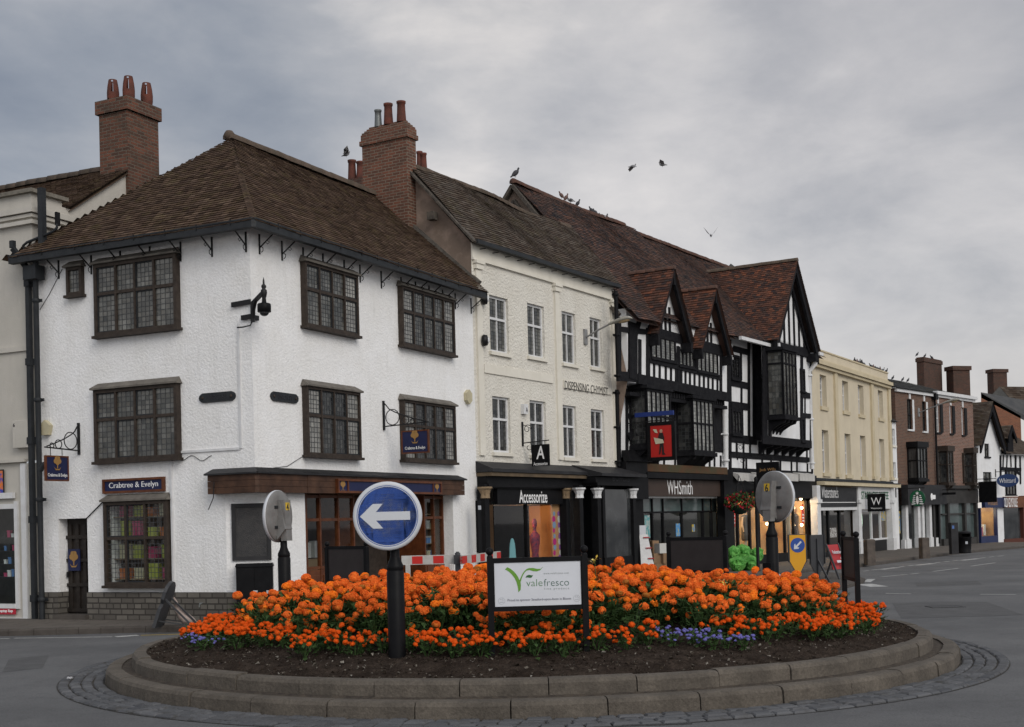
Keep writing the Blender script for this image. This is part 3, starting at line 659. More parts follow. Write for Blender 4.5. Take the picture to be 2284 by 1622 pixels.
def light(name,loc,e,c=(1,.75,.45),r=.15,kind='POINT'):
    l_=bpy.data.lights.new(name,kind); l_.energy=e; l_.color=c
    l_.shadow_soft_size=r; o=bpy.data.objects.new(name,l_); COL.objects.link(o); o.location=loc; return o
def room(F,root,u0,u1,z0,z1,y0,y1,m_,floor=None,name='interior'):
    b=B(F.M)
    b.poly([(u0,y1,z0),(u1,y1,z0),(u1,y1,z1),(u0,y1,z1)]); b.poly([(u0,y0,z0),(u0,y1,z0),(u0,y1,z1),(u0,y0,z1)]); b.poly([(u1,y0,z0),(u1,y0,z1),(u1,y1,z1),(u1,y1,z0)])
    b.poly([(u0,y0,z0),(u1,y0,z0),(u1,y1,z0),(u0,y1,z0)]); b.poly([(u0,y0,z1),(u0,y1,z1),(u1,y1,z1),(u1,y0,z1)])
    return b.build(name,m_,root)
def pane(F,root,u0,u1,z0,z1,y,m_,name='glass'):
    b=B(F.M); b.poly([(u0,y,z0),(u1,y,z0),(u1,y,z1),(u0,y,z1)]); return b.build(name,m_,root)
ORD=['first','second','third','fourth','fifth','sixth','seventh','eighth']
def goods(F,u0,u1,z0,z1,y,where,cols,n,seed=1,sz=(.10,.22),cat='goods',name='gift_box',group=None,word='box'):
    """small boxes and tins on a shelf behind a shop window; each one a thing"""
    rnd=random.Random(seed)
    for i in range(n):
        u_=u0+(u1-u0)*(i+.5)/n+rnd.uniform(-.02,.02); w=(u1-u0)/n*rnd.uniform(.45,.8); h=rnd.uniform(*sz); c=cols[(i+seed)%len(cols)]
        b=B(F.M); b.box(u_-w/2,u_+w/2,y,y+w*.8,z0+.002,z0+h*.8); b.box(u_-w/2-.006,u_+w/2+.006,y-.006,y+w*.8+.006,z0+h*.8,z0+h)
        o=b.build(name,c,None,loc=F.w(u_,z0,y)); tag(o,'%s %s, %s from the left %s'%(CN.get(c.name,'dark'),word,ORD[i],where),cat,group)
CN=dict(box_orange='orange',box_lime='lime green',box_pink='pink',box_cream='cream',box_blue='blue',box_white='white',charcoal_paint='black')
PASTEL=[mat('box_orange',(.45,.14,.04)),mat('box_lime',(.35,.38,.06)),mat('box_pink',(.40,.05,.12)),mat('box_cream',(.5,.45,.3)),mat('box_blue',(.10,.20,.40)),mat('box_white',(.6,.6,.58))]
SHELF=mat('pale_shelf_wood',(.25,.17,.10),rough=.6)
WARM=mat('warm_interior',(.17,.10,.055),(.08,.05,.03),sc=1.5,rough=.8)
GREYI=mat('grey_interior',(.09,.09,.085),(.04,.04,.04),sc=1.2,rough=.8)

# ================================================================ white corner house
house=thing('corner_house','white roughcast corner house with leaded windows and a mossy hipped tile roof','house',FB.M)
zb0,zb1=2.50,2.85
uc=FA.u(500); up1=FB.u(607,1200); up2=FB.u(682,1200); up3=FB.u(1012,1200); ZT=7.62
du0,du1=FA.u(127),FA.u(191); dz1=FA.z(158,1157); pz=FA.z(300,1321)
b=B(FA.M); b.holes(0,LA,zb1-.02,ZT,[]); gw=FA.rect(229,1120,374,1306,off=-.13); b.holes(0,uc,-.6,zb1-.02,[(du0,du1,.06,dz1),(gw[0]+.05,gw[1]-.05,gw[2]+.05,min(gw[3]-.05,zb1-.1))],rev=.30)
b.M=FB.M; b.holes(0,LB,zb1-.02,ZT,[]); b.holes(up1,LB,-.6,zb1-.02,[(up2,up3,.12,zb0+.02)],rev=.35)
cA=FA.w(uc,0); cB=FB.w(up1,0); b.M=Matrix.Identity(4)
def V3(p,z): return (p.x,p.y,z)
b.poly([V3(cA,-.6),V3(cB,-.6),V3(cB,zb1),V3(cA,zb1)])
cc=FB.w(0,0); b.poly([V3(cA,zb0+.02),V3(cB,zb0+.02),V3(cc,zb0+.02)])
w4=[FB.w(LB,0,0),FB.w(LB,0,LA),FB.w(0,0,LA)]
b.poly([V3(w4[0],-.6),V3(w4[1],-.6),V3(w4[1],ZT),V3(w4[0],ZT)]); b.poly([V3(w4[1],-.6),V3(w4[2],-.6),V3(w4[2],ZT),V3(w4[1],ZT)])
# subdivide for a slightly uneven hand-made surface is left to bump
b.build('wall',STUCCO,house)
# plinth
b=B(FA.M); b.box(-.0,du0,-.05,.0,-.6,pz); b.box(du1,uc+.02,-.05,0,-.6,pz); b.box(du0-.0,du0+.0001,0,.3,-.6,pz)
b.M=Matrix.Identity(4); nrm=(Vector((cB-cA)).cross(Vector((0,0,1)))).normalized()*.05
b.hexa([V3(cA,-.6),V3(cB,-.6),V3(cB+nrm*-0,-.6),V3(cA,-.6),V3(cA,pz),V3(cB,pz),V3(cB,pz),V3(cA,pz)]) if False else None
q0=cA+nrm; q1=cB+nrm; b.add([V3(q0,-.6),V3(q1,-.6),V3(q1,pz),V3(q0,pz),V3(cA,pz),V3(cB,pz)],[(0,1,2,3),(3,2,5,4)])
b.build('plinth',STONE,house,uv=True)
b=B(FA.M); b.box(du0-.05,du1+.05,-.16,.3,-.1,.20); b.build('doorstep',KERB2,house)
# door
DOORM=mat('dark_studded_door',(.014,.011,.009),(.026,.020,.016),sc=6,rough=.6,bump=.5,bsc=15)
b=B(FA.M); y=.24; b.box(du0,du1,y,y+.06,.20,dz1)
for i in range(4):
    x=du0+(du1-du0)*(i+.5)/4; b.box(x-.045,x+.045,y-.035,y,.26,dz1-.12)
for zz in (.24,.75,1.25,1.72): b.box(du0,du1,y-.05,y-.035,zz,zz+.07)
d_=b.build('door',DOORM,house)
b=B(FA.M); b.box(du0+.04,du0+.08,y-.09,y-.05,.95,1.05); b.build('handle',IRON,d_)
# beam round the corner (plan in the right-hand face's frame)
v1=LA-FA.u(463,1080,-.22); uR=FB.u(1036,1080,-.22)
b=B(FB.M)
def Lprism(b,o,v1,uR,z0,z1,o2=0.0,c=.0):
    P=[(-o,v1,z0),(-o,-o+c,z0),(-o+c,-o,z0),(uR,-o,z0),(uR,-o2,z0),(-o2,-o2,z0),(-o2,v1,z0)]
    b.prism(P,(0,0,z1-z0))
Lprism(b,.22,v1,uR,zb0,zb0+.115,c=.05); Lprism(b,.222,v1,uR,zb0+.12,zb0+.235,c=.05); Lprism(b,.219,v1,uR,zb0+.24,zb1,c=.05)
for x in (1.35,3.1,4.9,6.6): b.box(x,x+.012,-.226,-.2,zb0,zb1)
bm=b.build('fascia_beam',BEAM,house)
b=B(FB.M); Lprism(b,.27,v1+.05,uR+.06,zb1,zb1+.03,c=.05); b.add([(-.27,v1+.05,zb1+.03),(-.27,-.27,zb1+.03),(0,0,zb1+.13),(0,v1+.05,zb1+.13),(uR+.06,-.27,zb1+.03),(uR+.06,0,zb1+.13)],[(0,3,2,1),(1,2,5,4),(4,5,2,1)]); b.build('lead_flashing',CHAR,bm)
# eaves gutter (box section) and roof
OV=.45; ug0=FA.u(18,580,-OV); gv=LA-ug0; guR=FB.u(1087,650,-OV); GZ=7.42
b=B(FB.M); Lprism(b,OV,gv,guR,GZ-.085,GZ+.085,OV-.13,c=.06)
Lprism(b,OV+.012,gv+.005,guR+.005,GZ+.06,GZ+.088,OV-.14,c=.06)
gt=b.build('gutter',GUT,house)
b=B(FB.M)   # soffit
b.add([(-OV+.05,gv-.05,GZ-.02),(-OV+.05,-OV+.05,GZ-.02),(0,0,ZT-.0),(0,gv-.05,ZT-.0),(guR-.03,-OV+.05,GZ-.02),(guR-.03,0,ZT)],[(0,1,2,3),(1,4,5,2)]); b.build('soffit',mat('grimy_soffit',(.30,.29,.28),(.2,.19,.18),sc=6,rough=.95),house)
apu,apz=FB.uv(515,318,LA/2); apu=max(apu,1.6); zr=10.30; vr=LA/2; uV=LB+.05
Oe=FB.w(0,GZ+.04,-OV); rt=B()
# front (right-hand) slope
sv=Vector((0,0,zr-(GZ+.04)))+Vector((FB.n.x,FB.n.y,0))*(vr+OV); Ls=sv.length; aR=Vector((FB.d.x,FB.d.y,0))
tiles(rt,Oe,aR,sv,[(-OV,0),(guR,0),(uV+.02,Ls*.12),(uV,Ls),(apu,Ls)],wob=.012,seed=11)
# hip end (left-hand) slope
Oh=FB.w(-OV,GZ+.04,0); sh=Vector((0,0,zr-(GZ+.04)))+aR*(apu+OV); Lh=sh.length; aL=Vector((FB.n.x,FB.n.y,0))
tiles(rt,Oh,-aL,sh,[(OV,0),(-gv,0),(-vr,Lh)],wob=.012,seed=12)
# back slope, plain
sb=Vector((0,0,zr-(GZ+.04)))-Vector((FB.n.x,FB.n.y,0))*(vr+OV)
tiles(rt,FB.w(0,GZ+.04,LA+OV),aR,sb,[(-OV,0),(uV,0),(uV,Ls),(apu,Ls)],tw=.25,g=.14,th=.008,seed=13)
# bonnet tiles up the hip
h0=FB.w(-OV,GZ+.05,-OV); h1=FB.w(apu,zr,vr); nh=58
for i in range(nh):
    p=h0.lerp(h1,i/nh); q=h0.lerp(h1,(i+1.35)/nh); s1=aR*.10-aL*.0; a_=(-aL*.11+aR*.0); 
    w=.10; b1=p+(aR*w)+Vector((0,0,-.0)); b2=p+(aL*w)
    rr=Vector((0,0,.030)); rt.add([p+rr,p+aR*w+Vector((0,0,w*0+.018)),q+aR*w*.8+Vector((0,0,.008)),q+Vector((0,0,.012)),p+aL*w+Vector((0,0,.018)),q+aL*w*.8+Vector((0,0,.008))],[(0,1,2,3),(0,3,5,4)])
rf=rt.build('roof',TILE,house)
b=B(); ridge(b,FB.w(apu-.12,zr+.05,vr),FB.w(uV-.02,zr+.06,vr),r=.12,seg=.42); b.ball(FB.w(apu-.05,zr+.07,vr),.12,10); b.build('ridge_tiles',mat('ridge_tile_clay',(.10,.072,.055),(.06,.048,.035),sc=4,rough=.9,bump=.4),rf)
b=B(); b.beam(FB.w(uV+.02,GZ+.35,-OV*.4),FB.w(uV+.02,zr+.05,vr),.14,.10,up=(0,0,1)); b.build('mortar_fillet',mat('grey_mortar',(.12,.11,.095),(.08,.07,.06),sc=8,rough=1,bump=1,bsc=20),rf)
# gutter brackets
def gbr(F,u_):
    b=B(F.M); z0=7.36
    b.box(u_-.016,u_+.016,-.02,0,z0-.36,z0+.02); b.beam((u_,-.01,z0-.24),(u_,-OV+.1,z0-.0),.018,.022,up=(1,0,0)); b.tube([(u_,-.05,z0-.33),(u_,-.09,z0-.30),(u_,-.09,z0-.25),(u_,-.06,z0-.23)],.008,5)
    b.tube([(u_,-.20,z0-.13),(u_,-.24,z0-.16),(u_,-.2,z0-.19),(u_,-.17,z0-.16)],.007,5); b.beam((u_,-OV-.005,z0+.06),(u_,-OV-.005,z0+.17),.02,.02,up=(1,0,0))
    b.build('bracket',IRON,house)
for x in (131,204,269,335,404,474,550): gbr(FA,FA.u(x,580))
for x in (579,629,676,720,767,802,849,893,925,955,985,1013,1048): gbr(FB,FB.u(x,600))
# windows
sd_=0
for q,c,nz,spl in (((207,591,394,729),4,(5,7),.42),((207,871,396,1020),4,(5,7),.42)):
    sd_+=1; leaded(FA,house,FA.rect(*q,off=-.13),c,spl,nq=(4,nz),seed=sd_,glass=LG)
leaded(FA,house,gw,3,.44,nq=(5,(7,9)),seed=5,glass=CG,back=False)
room(FA,house,gw[0]+.03,gw[1]-.03,gw[2]+.0,min(gw[3],zb1-.06),.02,.75,WARM,name='display_room')
for k_,zz in enumerate((.12,.52,.95,1.35)):
    zs1=gw[2]+zz; b=B(FA.M); b.box(gw[0]+.04,gw[1]-.04,.10,.5,zs1-.02,zs1); b.build('shelf',SHELF,house)
    goods(FA,gw[0]+.1,gw[1]-.1,zs1,0,.14,'on the %s shelf of the leaded display window'%('bottom','second','third','top')[k_],[PASTEL[0],PASTEL[3],PASTEL[1],PASTEL[2],PASTEL[1]],4,seed=60+k_,sz=(.16,.32),group='gift boxes in the leaded window')
light('shop_window_light',FA.w((gw[0]+gw[1])/2,gw[3]-.2,.35),.35,(1,.85,.65))
leaded(FA,house,FA.rect(146,598,181,655,off=-.10),1,None,nq=(3,(5,5)),seed=6,proj=.10,fr=.06)
for i,(q,c) in enumerate((((681,582,802.5,750),4),((897,637,1017,793),5),((685,860,807.7,1021),4),((901,891,1019.6,1032),5))):
    leaded(FB,house,FB.rect(*q,off=-.13),c,.42,nq=(4,(5,7)),seed=20+i,glass=LG if i<2 else LGD,fr=.055,curt=((3,),(0,4),(0,3),(0,4))[i])
# recessed shopfront of brown wood on the right-hand side
b=B(FB.M); y=.30; sz0=FB.z(690,1268,y); rail=FB.z(690,1160,y)
ux=[FB.u(x,1150,y) for x in (680,711,752,786)]; uy=[FB.u(x,1150,y) for x in (944,965,985,1008)]
def bars(b,us,z0,z1,ms,w=.05):
    for u_ in us: b.box(u_-w/2,u_+w/2,y-.04,y+.04,z0,z1)
    for zz in ms: b.box(us[0]+w/2,us[-1]-w/2,y-.03,y+.03,zz-.03,zz+.03)
bars(b,ux,.15,zb0,(sz0,rail,zb0-.05)); bars(b,uy,.15,zb0,(sz0,rail,zb0-.05))
b.box(ux[0],ux[-1],y-.03,y+.03,.12,sz0-.04); b.box(uy[0],uy[-1],y-.03,y+.03,.12,sz0-.04)
for us in (ux,uy):
    for a_,c_ in zip(us,us[1:]): b.box(a_+.07,c_-.07,y-.05,y-.03,.25,sz0-.15)
dm0,dm1=FB.u(845,1150,y+.9),FB.u(912,1150,y+.9)
b.box(ux[-1]-.02,ux[-1]+.03,y,y+.9,.12,zb0); b.box(uy[0]-.03,uy[0]+.02,y,y+.9,.12,zb0)
b.box(ux[-1]+.03,uy[0]-.03,y+.88,y+.93,2.1,zb0); 
sf=b.build('shopfront',VARN,house)
pane(FB,sf,ux[0],ux[-1],sz0,zb0-.05,y+.005,CG); pane(FB,sf,uy[0],uy[-1],sz0,zb0-.05,y+.005,CG)
b=B(FB.M); b.box(ux[-1]+.25,uy[0]-.25,y+.86,y+.92,.2,2.1); b.box(ux[-1]+.4,uy[0]-.4,y+.85,y+.86,.9,1.9); b.build('door',BRWOOD,house)
room(FB,house,up2-.01,up3+.01,.12,zb0+.02,y+.05,3.0,WARM)
for zz in (1.0,1.35,1.7,2.05): b=B(FB.M); b.box(uy[0],uy[-1],y+.25,y+.5,zz,zz+.02); b.build('shelf',SHELF,house)
b=B(FB.M); b.box(ux[0]+.1,ux[-1],1.2,1.7,.13,1.15); b.build('counter',SHELF,house)
for i,zz in enumerate((1.02,1.37,1.72)):
    goods(FB,uy[0]+.05,uy[-1]-.05,zz,0,y+.28,'on the %s shelf right of the corner shop door'%('lower','middle','upper')[i],[PASTEL[4],PASTEL[5],PASTEL[3]],5,seed=i,sz=(.12,.24),name='jar',cat='jar',group='jars in the corner shop window',word='jar')
u_=FB.u(830//1,1150,1.0)
o=goods(FB,FB.u(700,1150,1.0),FB.u(760,1150,1.0),1.17,0,1.3,'on the counter inside the corner shop',[PASTEL[5]],3,seed=8,sz=(.3,.55),name='gift_box',cat='box',group='white boxes on the shop counter')
# gift boxes behind the leaded ground window (left face)
# conduit
b=B(FA.M); zq=FA.z(541,1000); b.box(FA.u(534,800)-.02,FA.u(534,800)+.03,-.03,0,zq,FA.z(534,722)); b.box(FA.u(391),FA.u(536),-.03,0,zq-.025,zq+.02); b.box(FA.u(386,1150)-.022,FA.u(386,1150)+.022,-.045,0,pz,zq-.05); b.box(FA.u(500),LA-.0,-.01,0,pz-.0,pz+.035)
b.build('conduit',WHITEPAINT,house)
P=[]
for i in range(13): P.append((FA.u(395+i*6.5,1020),-.012,FA.z(395+i*6.5,1022+6*math.sin(i*.9))))
for F_,Q,r_ in ((FA,P,.006),(FA,[(FA.u(90,700),-.012,FA.z(100,690)),(FA.u(112,660),-.012,FA.z(112,655)),(FA.u(140,605),-.012,FA.z(140,600))],.006),
   (FA,[(FA.u(191),-.02,FA.z(191,1157)),(FA.u(229),-.02,FA.z(229,1119))],.012),
   (FB,[(FB.u(590,1046),-.012,FB.z(590,1046)),(FB.u(640,1042),-.012,FB.z(640,1040)),(FB.u(690,1010),-.012,FB.z(690,1008))],.006),
   (FA,[(FA.u(478,1100,-.25),-.25,FA.z(478,1075,-.25)),(FA.u(476,1110,-.25),-.25,FA.z(476,1110,-.25)),(FA.u(461,1137,-.25),-.2,FA.z(461,1137,-.25))],.009)):
    b=B(F_.M); b.tube(Q,r_,4); b.build('cable',CHAR,house)
# downpipes
def pipe(name,F,root,x,y0,y1,yo,r,m_,elbow=None,sq=False):
    b=B(F.M); u_=F.u(x,(y0+y1)/2,yo); z1=F.z(x,y0,yo); z0=F.z(x,y1,yo)
    P=[(u_,yo,z0),(u_,yo,z1)]
    if elbow: P.append((u_+elbow[0],yo+elbow[1],z1+elbow[2]));P.append((u_+elbow[0],yo+elbow[1],z1+elbow[2]+.15))
    if sq:
        for p_,q_ in zip(P,P[1:]): b.beam(p_,q_,r*2,r*1.7,up=(0,1,0))
    else: b.tube(P,r,10)
    n=max(2,int((z1-z0)/1.7))
    for i in range(n+1):
        zz=z0+(z1-z0)*(.06+.9*i/n)
        if sq: b.box(u_-r*1.35,u_+r*1.35,yo-r*1.2,yo+r*1.2,zz-.07,zz+.07)
        else: b.lathe([(r*1.3,-.04),(r*1.45,-.03),(r*1.45,.03),(r*1.3,.04)],(u_,yo,zz),12); b.box(u_-r*2,u_+r*2,yo+r*.6,yo+r*1.2,zz-.03,zz+.03)
    return b.build(name,m_,root)
pipe('downpipe',FA,house,87,640,1382,-.16,.055,GUT,elbow=(.12,-.1,.45))
b=B(FA.M); u_=FA.u(91,1040,-.16); zz=FA.z(91,1036,-.16); b.tube([(u_,-.16,zz-.12),(u_+.08,-.16,zz),(u_+.22,-.10,zz+.02)],.05,9); b.build('waste_pipe',GUT,house)
b=B(FA.M); g0=ug0+.02; b.box(g0+.25,g0+.60,-.33,-.08,7.0,7.28); b.build('hopper',GUT,house)

# ================================================================ pale left building
left=thing('pale_shop_building','beige rendered shop building with flat parapet left of the white corner house','building',FA.M)
zp=FA.z(95,417); v1,zv1=FA.v(163,458,0.0); vch,zch=FA.v(262,392,0.0)
FLT=-.02
b=B(FA.M); lw0=FA.u(-6); fz=FA.z(30,1030)
sh0,sh1,sh2=FA.u(37,1250),FA.z(20,1135),FA.z(20,1347)
b.holes(-9,FLT,fz,zp-.25,[]); b.holes(-9,FLT-.28,-.6,fz,[(-3.2,sh0,sh2,sh1)],rev=.1)
b.box(FLT-.28,FLT,-.0,.3,-.6,fz-.05)
# side wall with gable top
zrl=FA.z(225,383,vch+.6); b.poly([(FLT,0,-.6),(FLT,9,-.6),(FLT,9,zrl-2.5),(FLT,vch+.6,zrl-.10),(FLT,v1,zv1-.08),(FLT,v1,zp-.2),(FLT,0,zp-.2)])
b.poly([(FLT,v1,zp-.25),(FLT,v1,zp-.6),(-9,v1,zp-.6),(-9,v1,zp-.25)])
b.box(-9,FLT+.001,0.001,v1-.3,zp-.30,zp-.0801)
wl=b.build('wall',BEIGE,left)
b=B(FA.M); b.box(-9,FLT+.10,-.10,v1-.2,zp-.08,zp); b.build('coping',mat('coping_stone',(.22,.20,.17),(.12,.11,.09),sc=5,rough=.95,bump=.4),left)
b=B(FA.M)
for (pyy,h,o) in ((466,.11,.12),(478,.07,.07),(493,.08,.10)):
    zz=FA.z(90,pyy); b.box(-9,FLT+o,-o,0,zz-h/2,zz+h/2); b.box(FLT,FLT+o,0,v1,zz-h/2,zz+h/2)
b.box(-9,FLT-.03,-.05,0,FA.z(30,786),FA.z(30,775)); b.box(-9,FLT-.25,-.10,0,fz-.02,fz+.04)
b.build('cornice',BEIGE,left)
# roof behind the parapet and its ridge
zrl=FA.z(225,383,vch+.6); Or=FA.w(0,zv1,v1); sl_=Vector((0,0,zrl-zv1))+Vector((FA.n.x,FA.n.y,0))*(vch+.6-v1); rt=B()
tiles(rt,Or,Vector((FA.d.x,FA.d.y,0)),sl_,[(-9,-.2),(FLT+.08,-.2),(FLT+.08,sl_.length),(-9,sl_.length)],seed=21,wob=.01)
sl2=Vector((0,0,-(zrl-zv1)))+Vector((FA.n.x,FA.n.y,0))*(vch+.6-v1); rt.add([FA.w(-9,zrl,vch+.6),FA.w(FLT+.08,zrl,vch+.6),FA.w(FLT+.08,zrl,vch+.6)+sl2,FA.w(-9,zrl,vch+.6)+sl2],[(0,1,2,3)])
rfl=rt.build('roof',TILE,left); b=B(); ridge(b,FA.w(-9,zrl+.04,vch+.6),FA.w(FLT-.3,zrl+.04,vch+.6),r=.11); b.build('ridge_tiles',MATS['ridge_tile_clay'],rfl)
# chimney
cu=FLT+.08; cv,_=FA.v(285,330,cu); cuL=FA.u(222,330,cv); cv2,_=FA.v(354,330,cu); ct=FA.z(285,214,cv); cb=FA.z(285,244,cv)
ch=B(FA.M); ch.box(cuL,cu,cv,cv2,6.5,cb); ch.box(cuL-.06,cu+.06,cv-.06,cv2+.06,cb,cb+.0); ch.box(cuL-.06,cu+.06,cv-.06,cv2+.06,cb+.001,ct)
cm=ch.build('chimney',CHBR,left,uv=True)
for (cx,yt,fu,fv) in ((252,178,.25,.25),(286,170,.65,.55),(327,185,.80,.85)):
    pass
for i,(px_,yt,yb) in enumerate(((252,179,226),(287,171,222),(327,186,234))):
    vv=cv+(cv2-cv)*(.25,.30,.75)[i]; uu=FA.u(px_,200,vv); zt=FA.z(px_,yt,vv); b=B(FA.M)
    r=.125; hh=zt-ct
    # slotted barrel pot
    V=[];Fq=[];n=16; prof=[(r*.95,0),(r*1.08,hh*.2),(r*1.10,hh*.45),(r*.98,hh*.72),(r*.80,hh*.95),(r*.76,hh)]
    for rr,zz in prof:
        for k_ in range(n): a=2*math.pi*k_/n; V.append((uu+rr*math.cos(a),vv+rr*math.sin(a),ct+zz))
    for j in range(len(prof)-1):
        for k_ in range(n):
            if j in (2,3) and k_%4 in (1,): continue
            if j==0 and k_%8==3: continue
            a=j*n+k_; c_=j*n+(k_+1)%n; Fq.append((a,c_,c_+n,a+n))
    b.add(V,Fq,True); b.build('chimney_pot',TERRA,cm)
b=B(FA.M); b.box(FA.u(97,520,-.05)-.06,FA.u(97,520,-.05)+.06,-.14,-.02,FA.z(97,572,-.05),FA.z(97,420,-.05)); b.build('rainwater_pipe',GUT,left)
b=B(FA.M); P=[(FA.u(x,y_,-.1),-.1,FA.z(x,y_,-.1)) for x,y_ in ((55,566),(52,548),(60,541),(118,517),(127,508),(127,500))]; b.tube(P,.028,8); b.build('overflow_pipe',GUT,left)
b=B(FA.M); b.box(FA.u(110,500,.0)+.05,FA.u(118,495)+.0,.1,.2,FA.z(118,500),FA.z(118,470)); b.build('flood_light',IRON,left)
pipe('downpipe',FA,left,70,600,1382,-.10,.05,GUT,elbow=(-.18,-.22,.42),sq=True)
# its shop window, white surround, and the red strip under it
b=B(FA.M); zz=FA.z(20,1110)
b.box(-3.4,sh0+.02,-.09,-.02,zz-.02,zz+.10); b.box(sh0,sh0+.09,-.05,.02,sh2-.1,sh1+.15); b.box(-3.2,sh0,-.05,.02,sh1,sh1+.1); b.box(-3.2,sh0,-.07,.04,sh2-.09,sh2); b.box(-3.2,FLT-.29,-.04,-.001,-.2,.12)
b.box(FLT-.28-.14,FLT-.28,-.05,-.001,-.2,fz-.05)
b.build('shopfront',WHITEPAINT,left)
pane(FA,left,-3.2,sh0,sh2,sh1,.04,CG); room(FA,left,-3.3,sh0+.02,sh2-.3,sh1+.1,.1,1.6,GREYI)
for zz in (.95,1.22,1.50,1.78): b=B(FA.M); b.box(-3.2,sh0,.35,.6,zz-.02,zz); b.build('shelf',CHAR,left)
for i,zz in enumerate((.95,1.22,1.50,1.78)):
    goods(FA,FA.u(2,1200,.35),sh0-.02,zz,0,.4,'on the %s shelf of the phone shop window'%('bottom','lower','upper','top')[i],[PASTEL[2],PASTEL[5],PASTEL[4],CHAR],7,seed=40+i,sz=(.08,.17),name='phone_case',cat='phone case',group='phone cases in the left shop window',word='phone case')
b=B(FA.M); z_=FA.z(20,1363); b.box(-1.9,sh0,-.058,-.041,z_-.065,z_+.065); o=b.build('window_sticker',mat('red_strip',(.42,.02,.04),rough=.5),None,loc=FA.w(0,z_,-.05)); tag(o,'red strip reading Laptop Rep below the left shop window','sign')
text('Laptop Rep',FA,FA.u(18,1363),z_,.075,.40,-.064,LETW,o,bold=.02)
b=B(FA.M); z_=FA.z(13,1075); 
b.box(FA.u(13,1075)-.35,FA.u(13,1075),-.06,-.04,z_-.26,z_+.26); o=b.build('phone_poster',CHAR,None,loc=FA.w(0,z_,-.05)); tag(o,'phone-shaped poster with a bright blue and orange screen','poster')
PH=mat('phone_screen_picture',(.03,.06,.35),(.65,.18,.03),sc=7,rough=.4,lo=.42,hi=.58); b=B(FA.M); b.box(FA.u(13,1075)-.33,FA.u(13,1075)-.02,-.066,-.060,z_-.23,z_+.23); b.build('screen',PH,o)
b=B(FA.M); a=FA.rect(27,939,62,998,off=-.14); b.box(a[0],a[1],-.14,0,a[2],a[3]); o=b.build('utility_box',BEIGE,None,loc=FA.w(a[0],a[2]),bevel=.008); tag(o,'beige metal box marked 6 fixed to the pale left building','utility box'); text('6',FA,a[0]+.05,a[3]-.09,.08,.05,-.145,LETD,o,bold=.02)

# ================================================================ cream building with the chymist lettering
cream=thing('cream_building','cream roughcast building with eight white windows and the words Dispensing Chymist','building',FC.M)
ZE=8.86
W_=[(1091,657,1136,791),(1175.5,675,1216,801),(1252.5,693,1286,815),(1315,707,1344,823),(1097.6,883,1140,1011),(1181,892,1220,1017),(1255,903,1288,1022),(1317.5,912,1350,1025)]
R_=[FC.rect(*q) for q in W_]; zs_=3.15
b=B(FC.M); b.holes(0,LC,zs_,ZE,R_,rev=.13); b.build('wall',CREAM,cream)
for i,r in enumerate(R_): sash(FC,cream,r,2,.40,y=.07,seed=50+i,fr=.06,nq=(3,(5,8)),glass=LG if i<4 else LGD)
b=B(FC.M)
for x,w in ((1069,20),(1243,17),(1368,13)):
    u_=FC.u(x,800); ww=.24; b.box(u_-ww/2,u_+ww/2,-.055,0,3.5,8.15); b.box(u_-ww/2-.05,u_+ww/2+.05,-.10,0,8.15,8.28); b.box(u_-ww/2-.08,u_+ww/2+.08,-.13,0,8.28,8.36)
b.box(0,LC,-.04,0,8.36,8.80); b.box(0,LC,-.07,-.04,8.36,8.42)
zb=FC.z(1150,835); b.box(FC.u(1083),FC.u(1236),-.035,0,zb-.09,zb+.13)
r=FC.rect(1256,852,1362,880); b.box(r[0],r[1],-.035,0,r[2]-.02,r[3]+.06)
zb=FC.z(1150,1040); b.box(0,LC,-.05,0,zs_-.05,zs_+.12)
b.build('moulding',CREAMS,cream)
text('DISPENSING CHYMIST',FC,(FC.u(1261)+FC.u(1357))/2,FC.z(1309,867),.24,FC.u(1357)-FC.u(1261),-.042,mat('weathered_black_letters',(.06,.055,.05),rough=.8),cream,name='lettering')
# roof
zrc=10.95; vrc=1.75; rt=B(); aC=Vector((FC.d.x,FC.d.y,0)); sC=Vector((0,0,zrc-ZE))+Vector((FC.n.x,FC.n.y,0))*(vrc+.12)
tiles(rt,FC.w(0,ZE,-.15),aC,sC,[(-.12,-.05),(LC+.1,-.05),(LC+.8,sC.length),(-.12,sC.length)],wob=.045,seed=31,tw=.17)
sC2=Vector((0,0,-(zrc-ZE)))+Vector((FC.n.x,FC.n.y,0))*(vrc+.12); rt.add([FC.w(-.12,zrc,vrc),FC.w(LC+.5,zrc,vrc),FC.w(LC+.5,zrc,vrc)+sC2*1.1,FC.w(-.12,zrc,vrc)+sC2*1.1],[(0,1,2,3)])
rfc=rt.build('roof',TILE2,cream); b=B(); ridge(b,FC.w(-.12,zrc+.03,vrc),FC.w(LC*.5,zrc+.05,vrc),r=.11,sag=.0,seed=8); ridge(b,FC.w(LC*.5,zrc+.05,vrc),FC.w(LC+.6,zrc+.0,vrc),r=.11,sag=.12,seed=9); b.build('ridge_tiles',MATS['ridge_tile_clay'],rfc)
b=B(FC.M); b.poly([(0.01,0,4),(0.01,6,4),(0.01,6,ZE-1),(.01,vrc*2,ZE),(.01,vrc,zrc-.08),(.01,0,ZE)]); b.build('gable_wall',BROWNR,cream)
b=B(FC.M); b.beam((-.13,-.22,ZE-.12),(-.13,vrc,zrc-.08),.05,.20,up=(1,0,0)); b.beam((-.10,1.0,9.55),(-.30,1.0,9.55),.2,.2); b.build('bargeboard',mat('old_grey_oak',(.10,.085,.07),(.045,.04,.035),sc=9,rough=.95,bump=.8,bsc=25),cream)
b=B(FC.M); b.box(-.1,LC+.05,-.28,-.17,ZE-.14,ZE-.04)
b.build('gutter',GUT,cream)
b=B(FC.M)
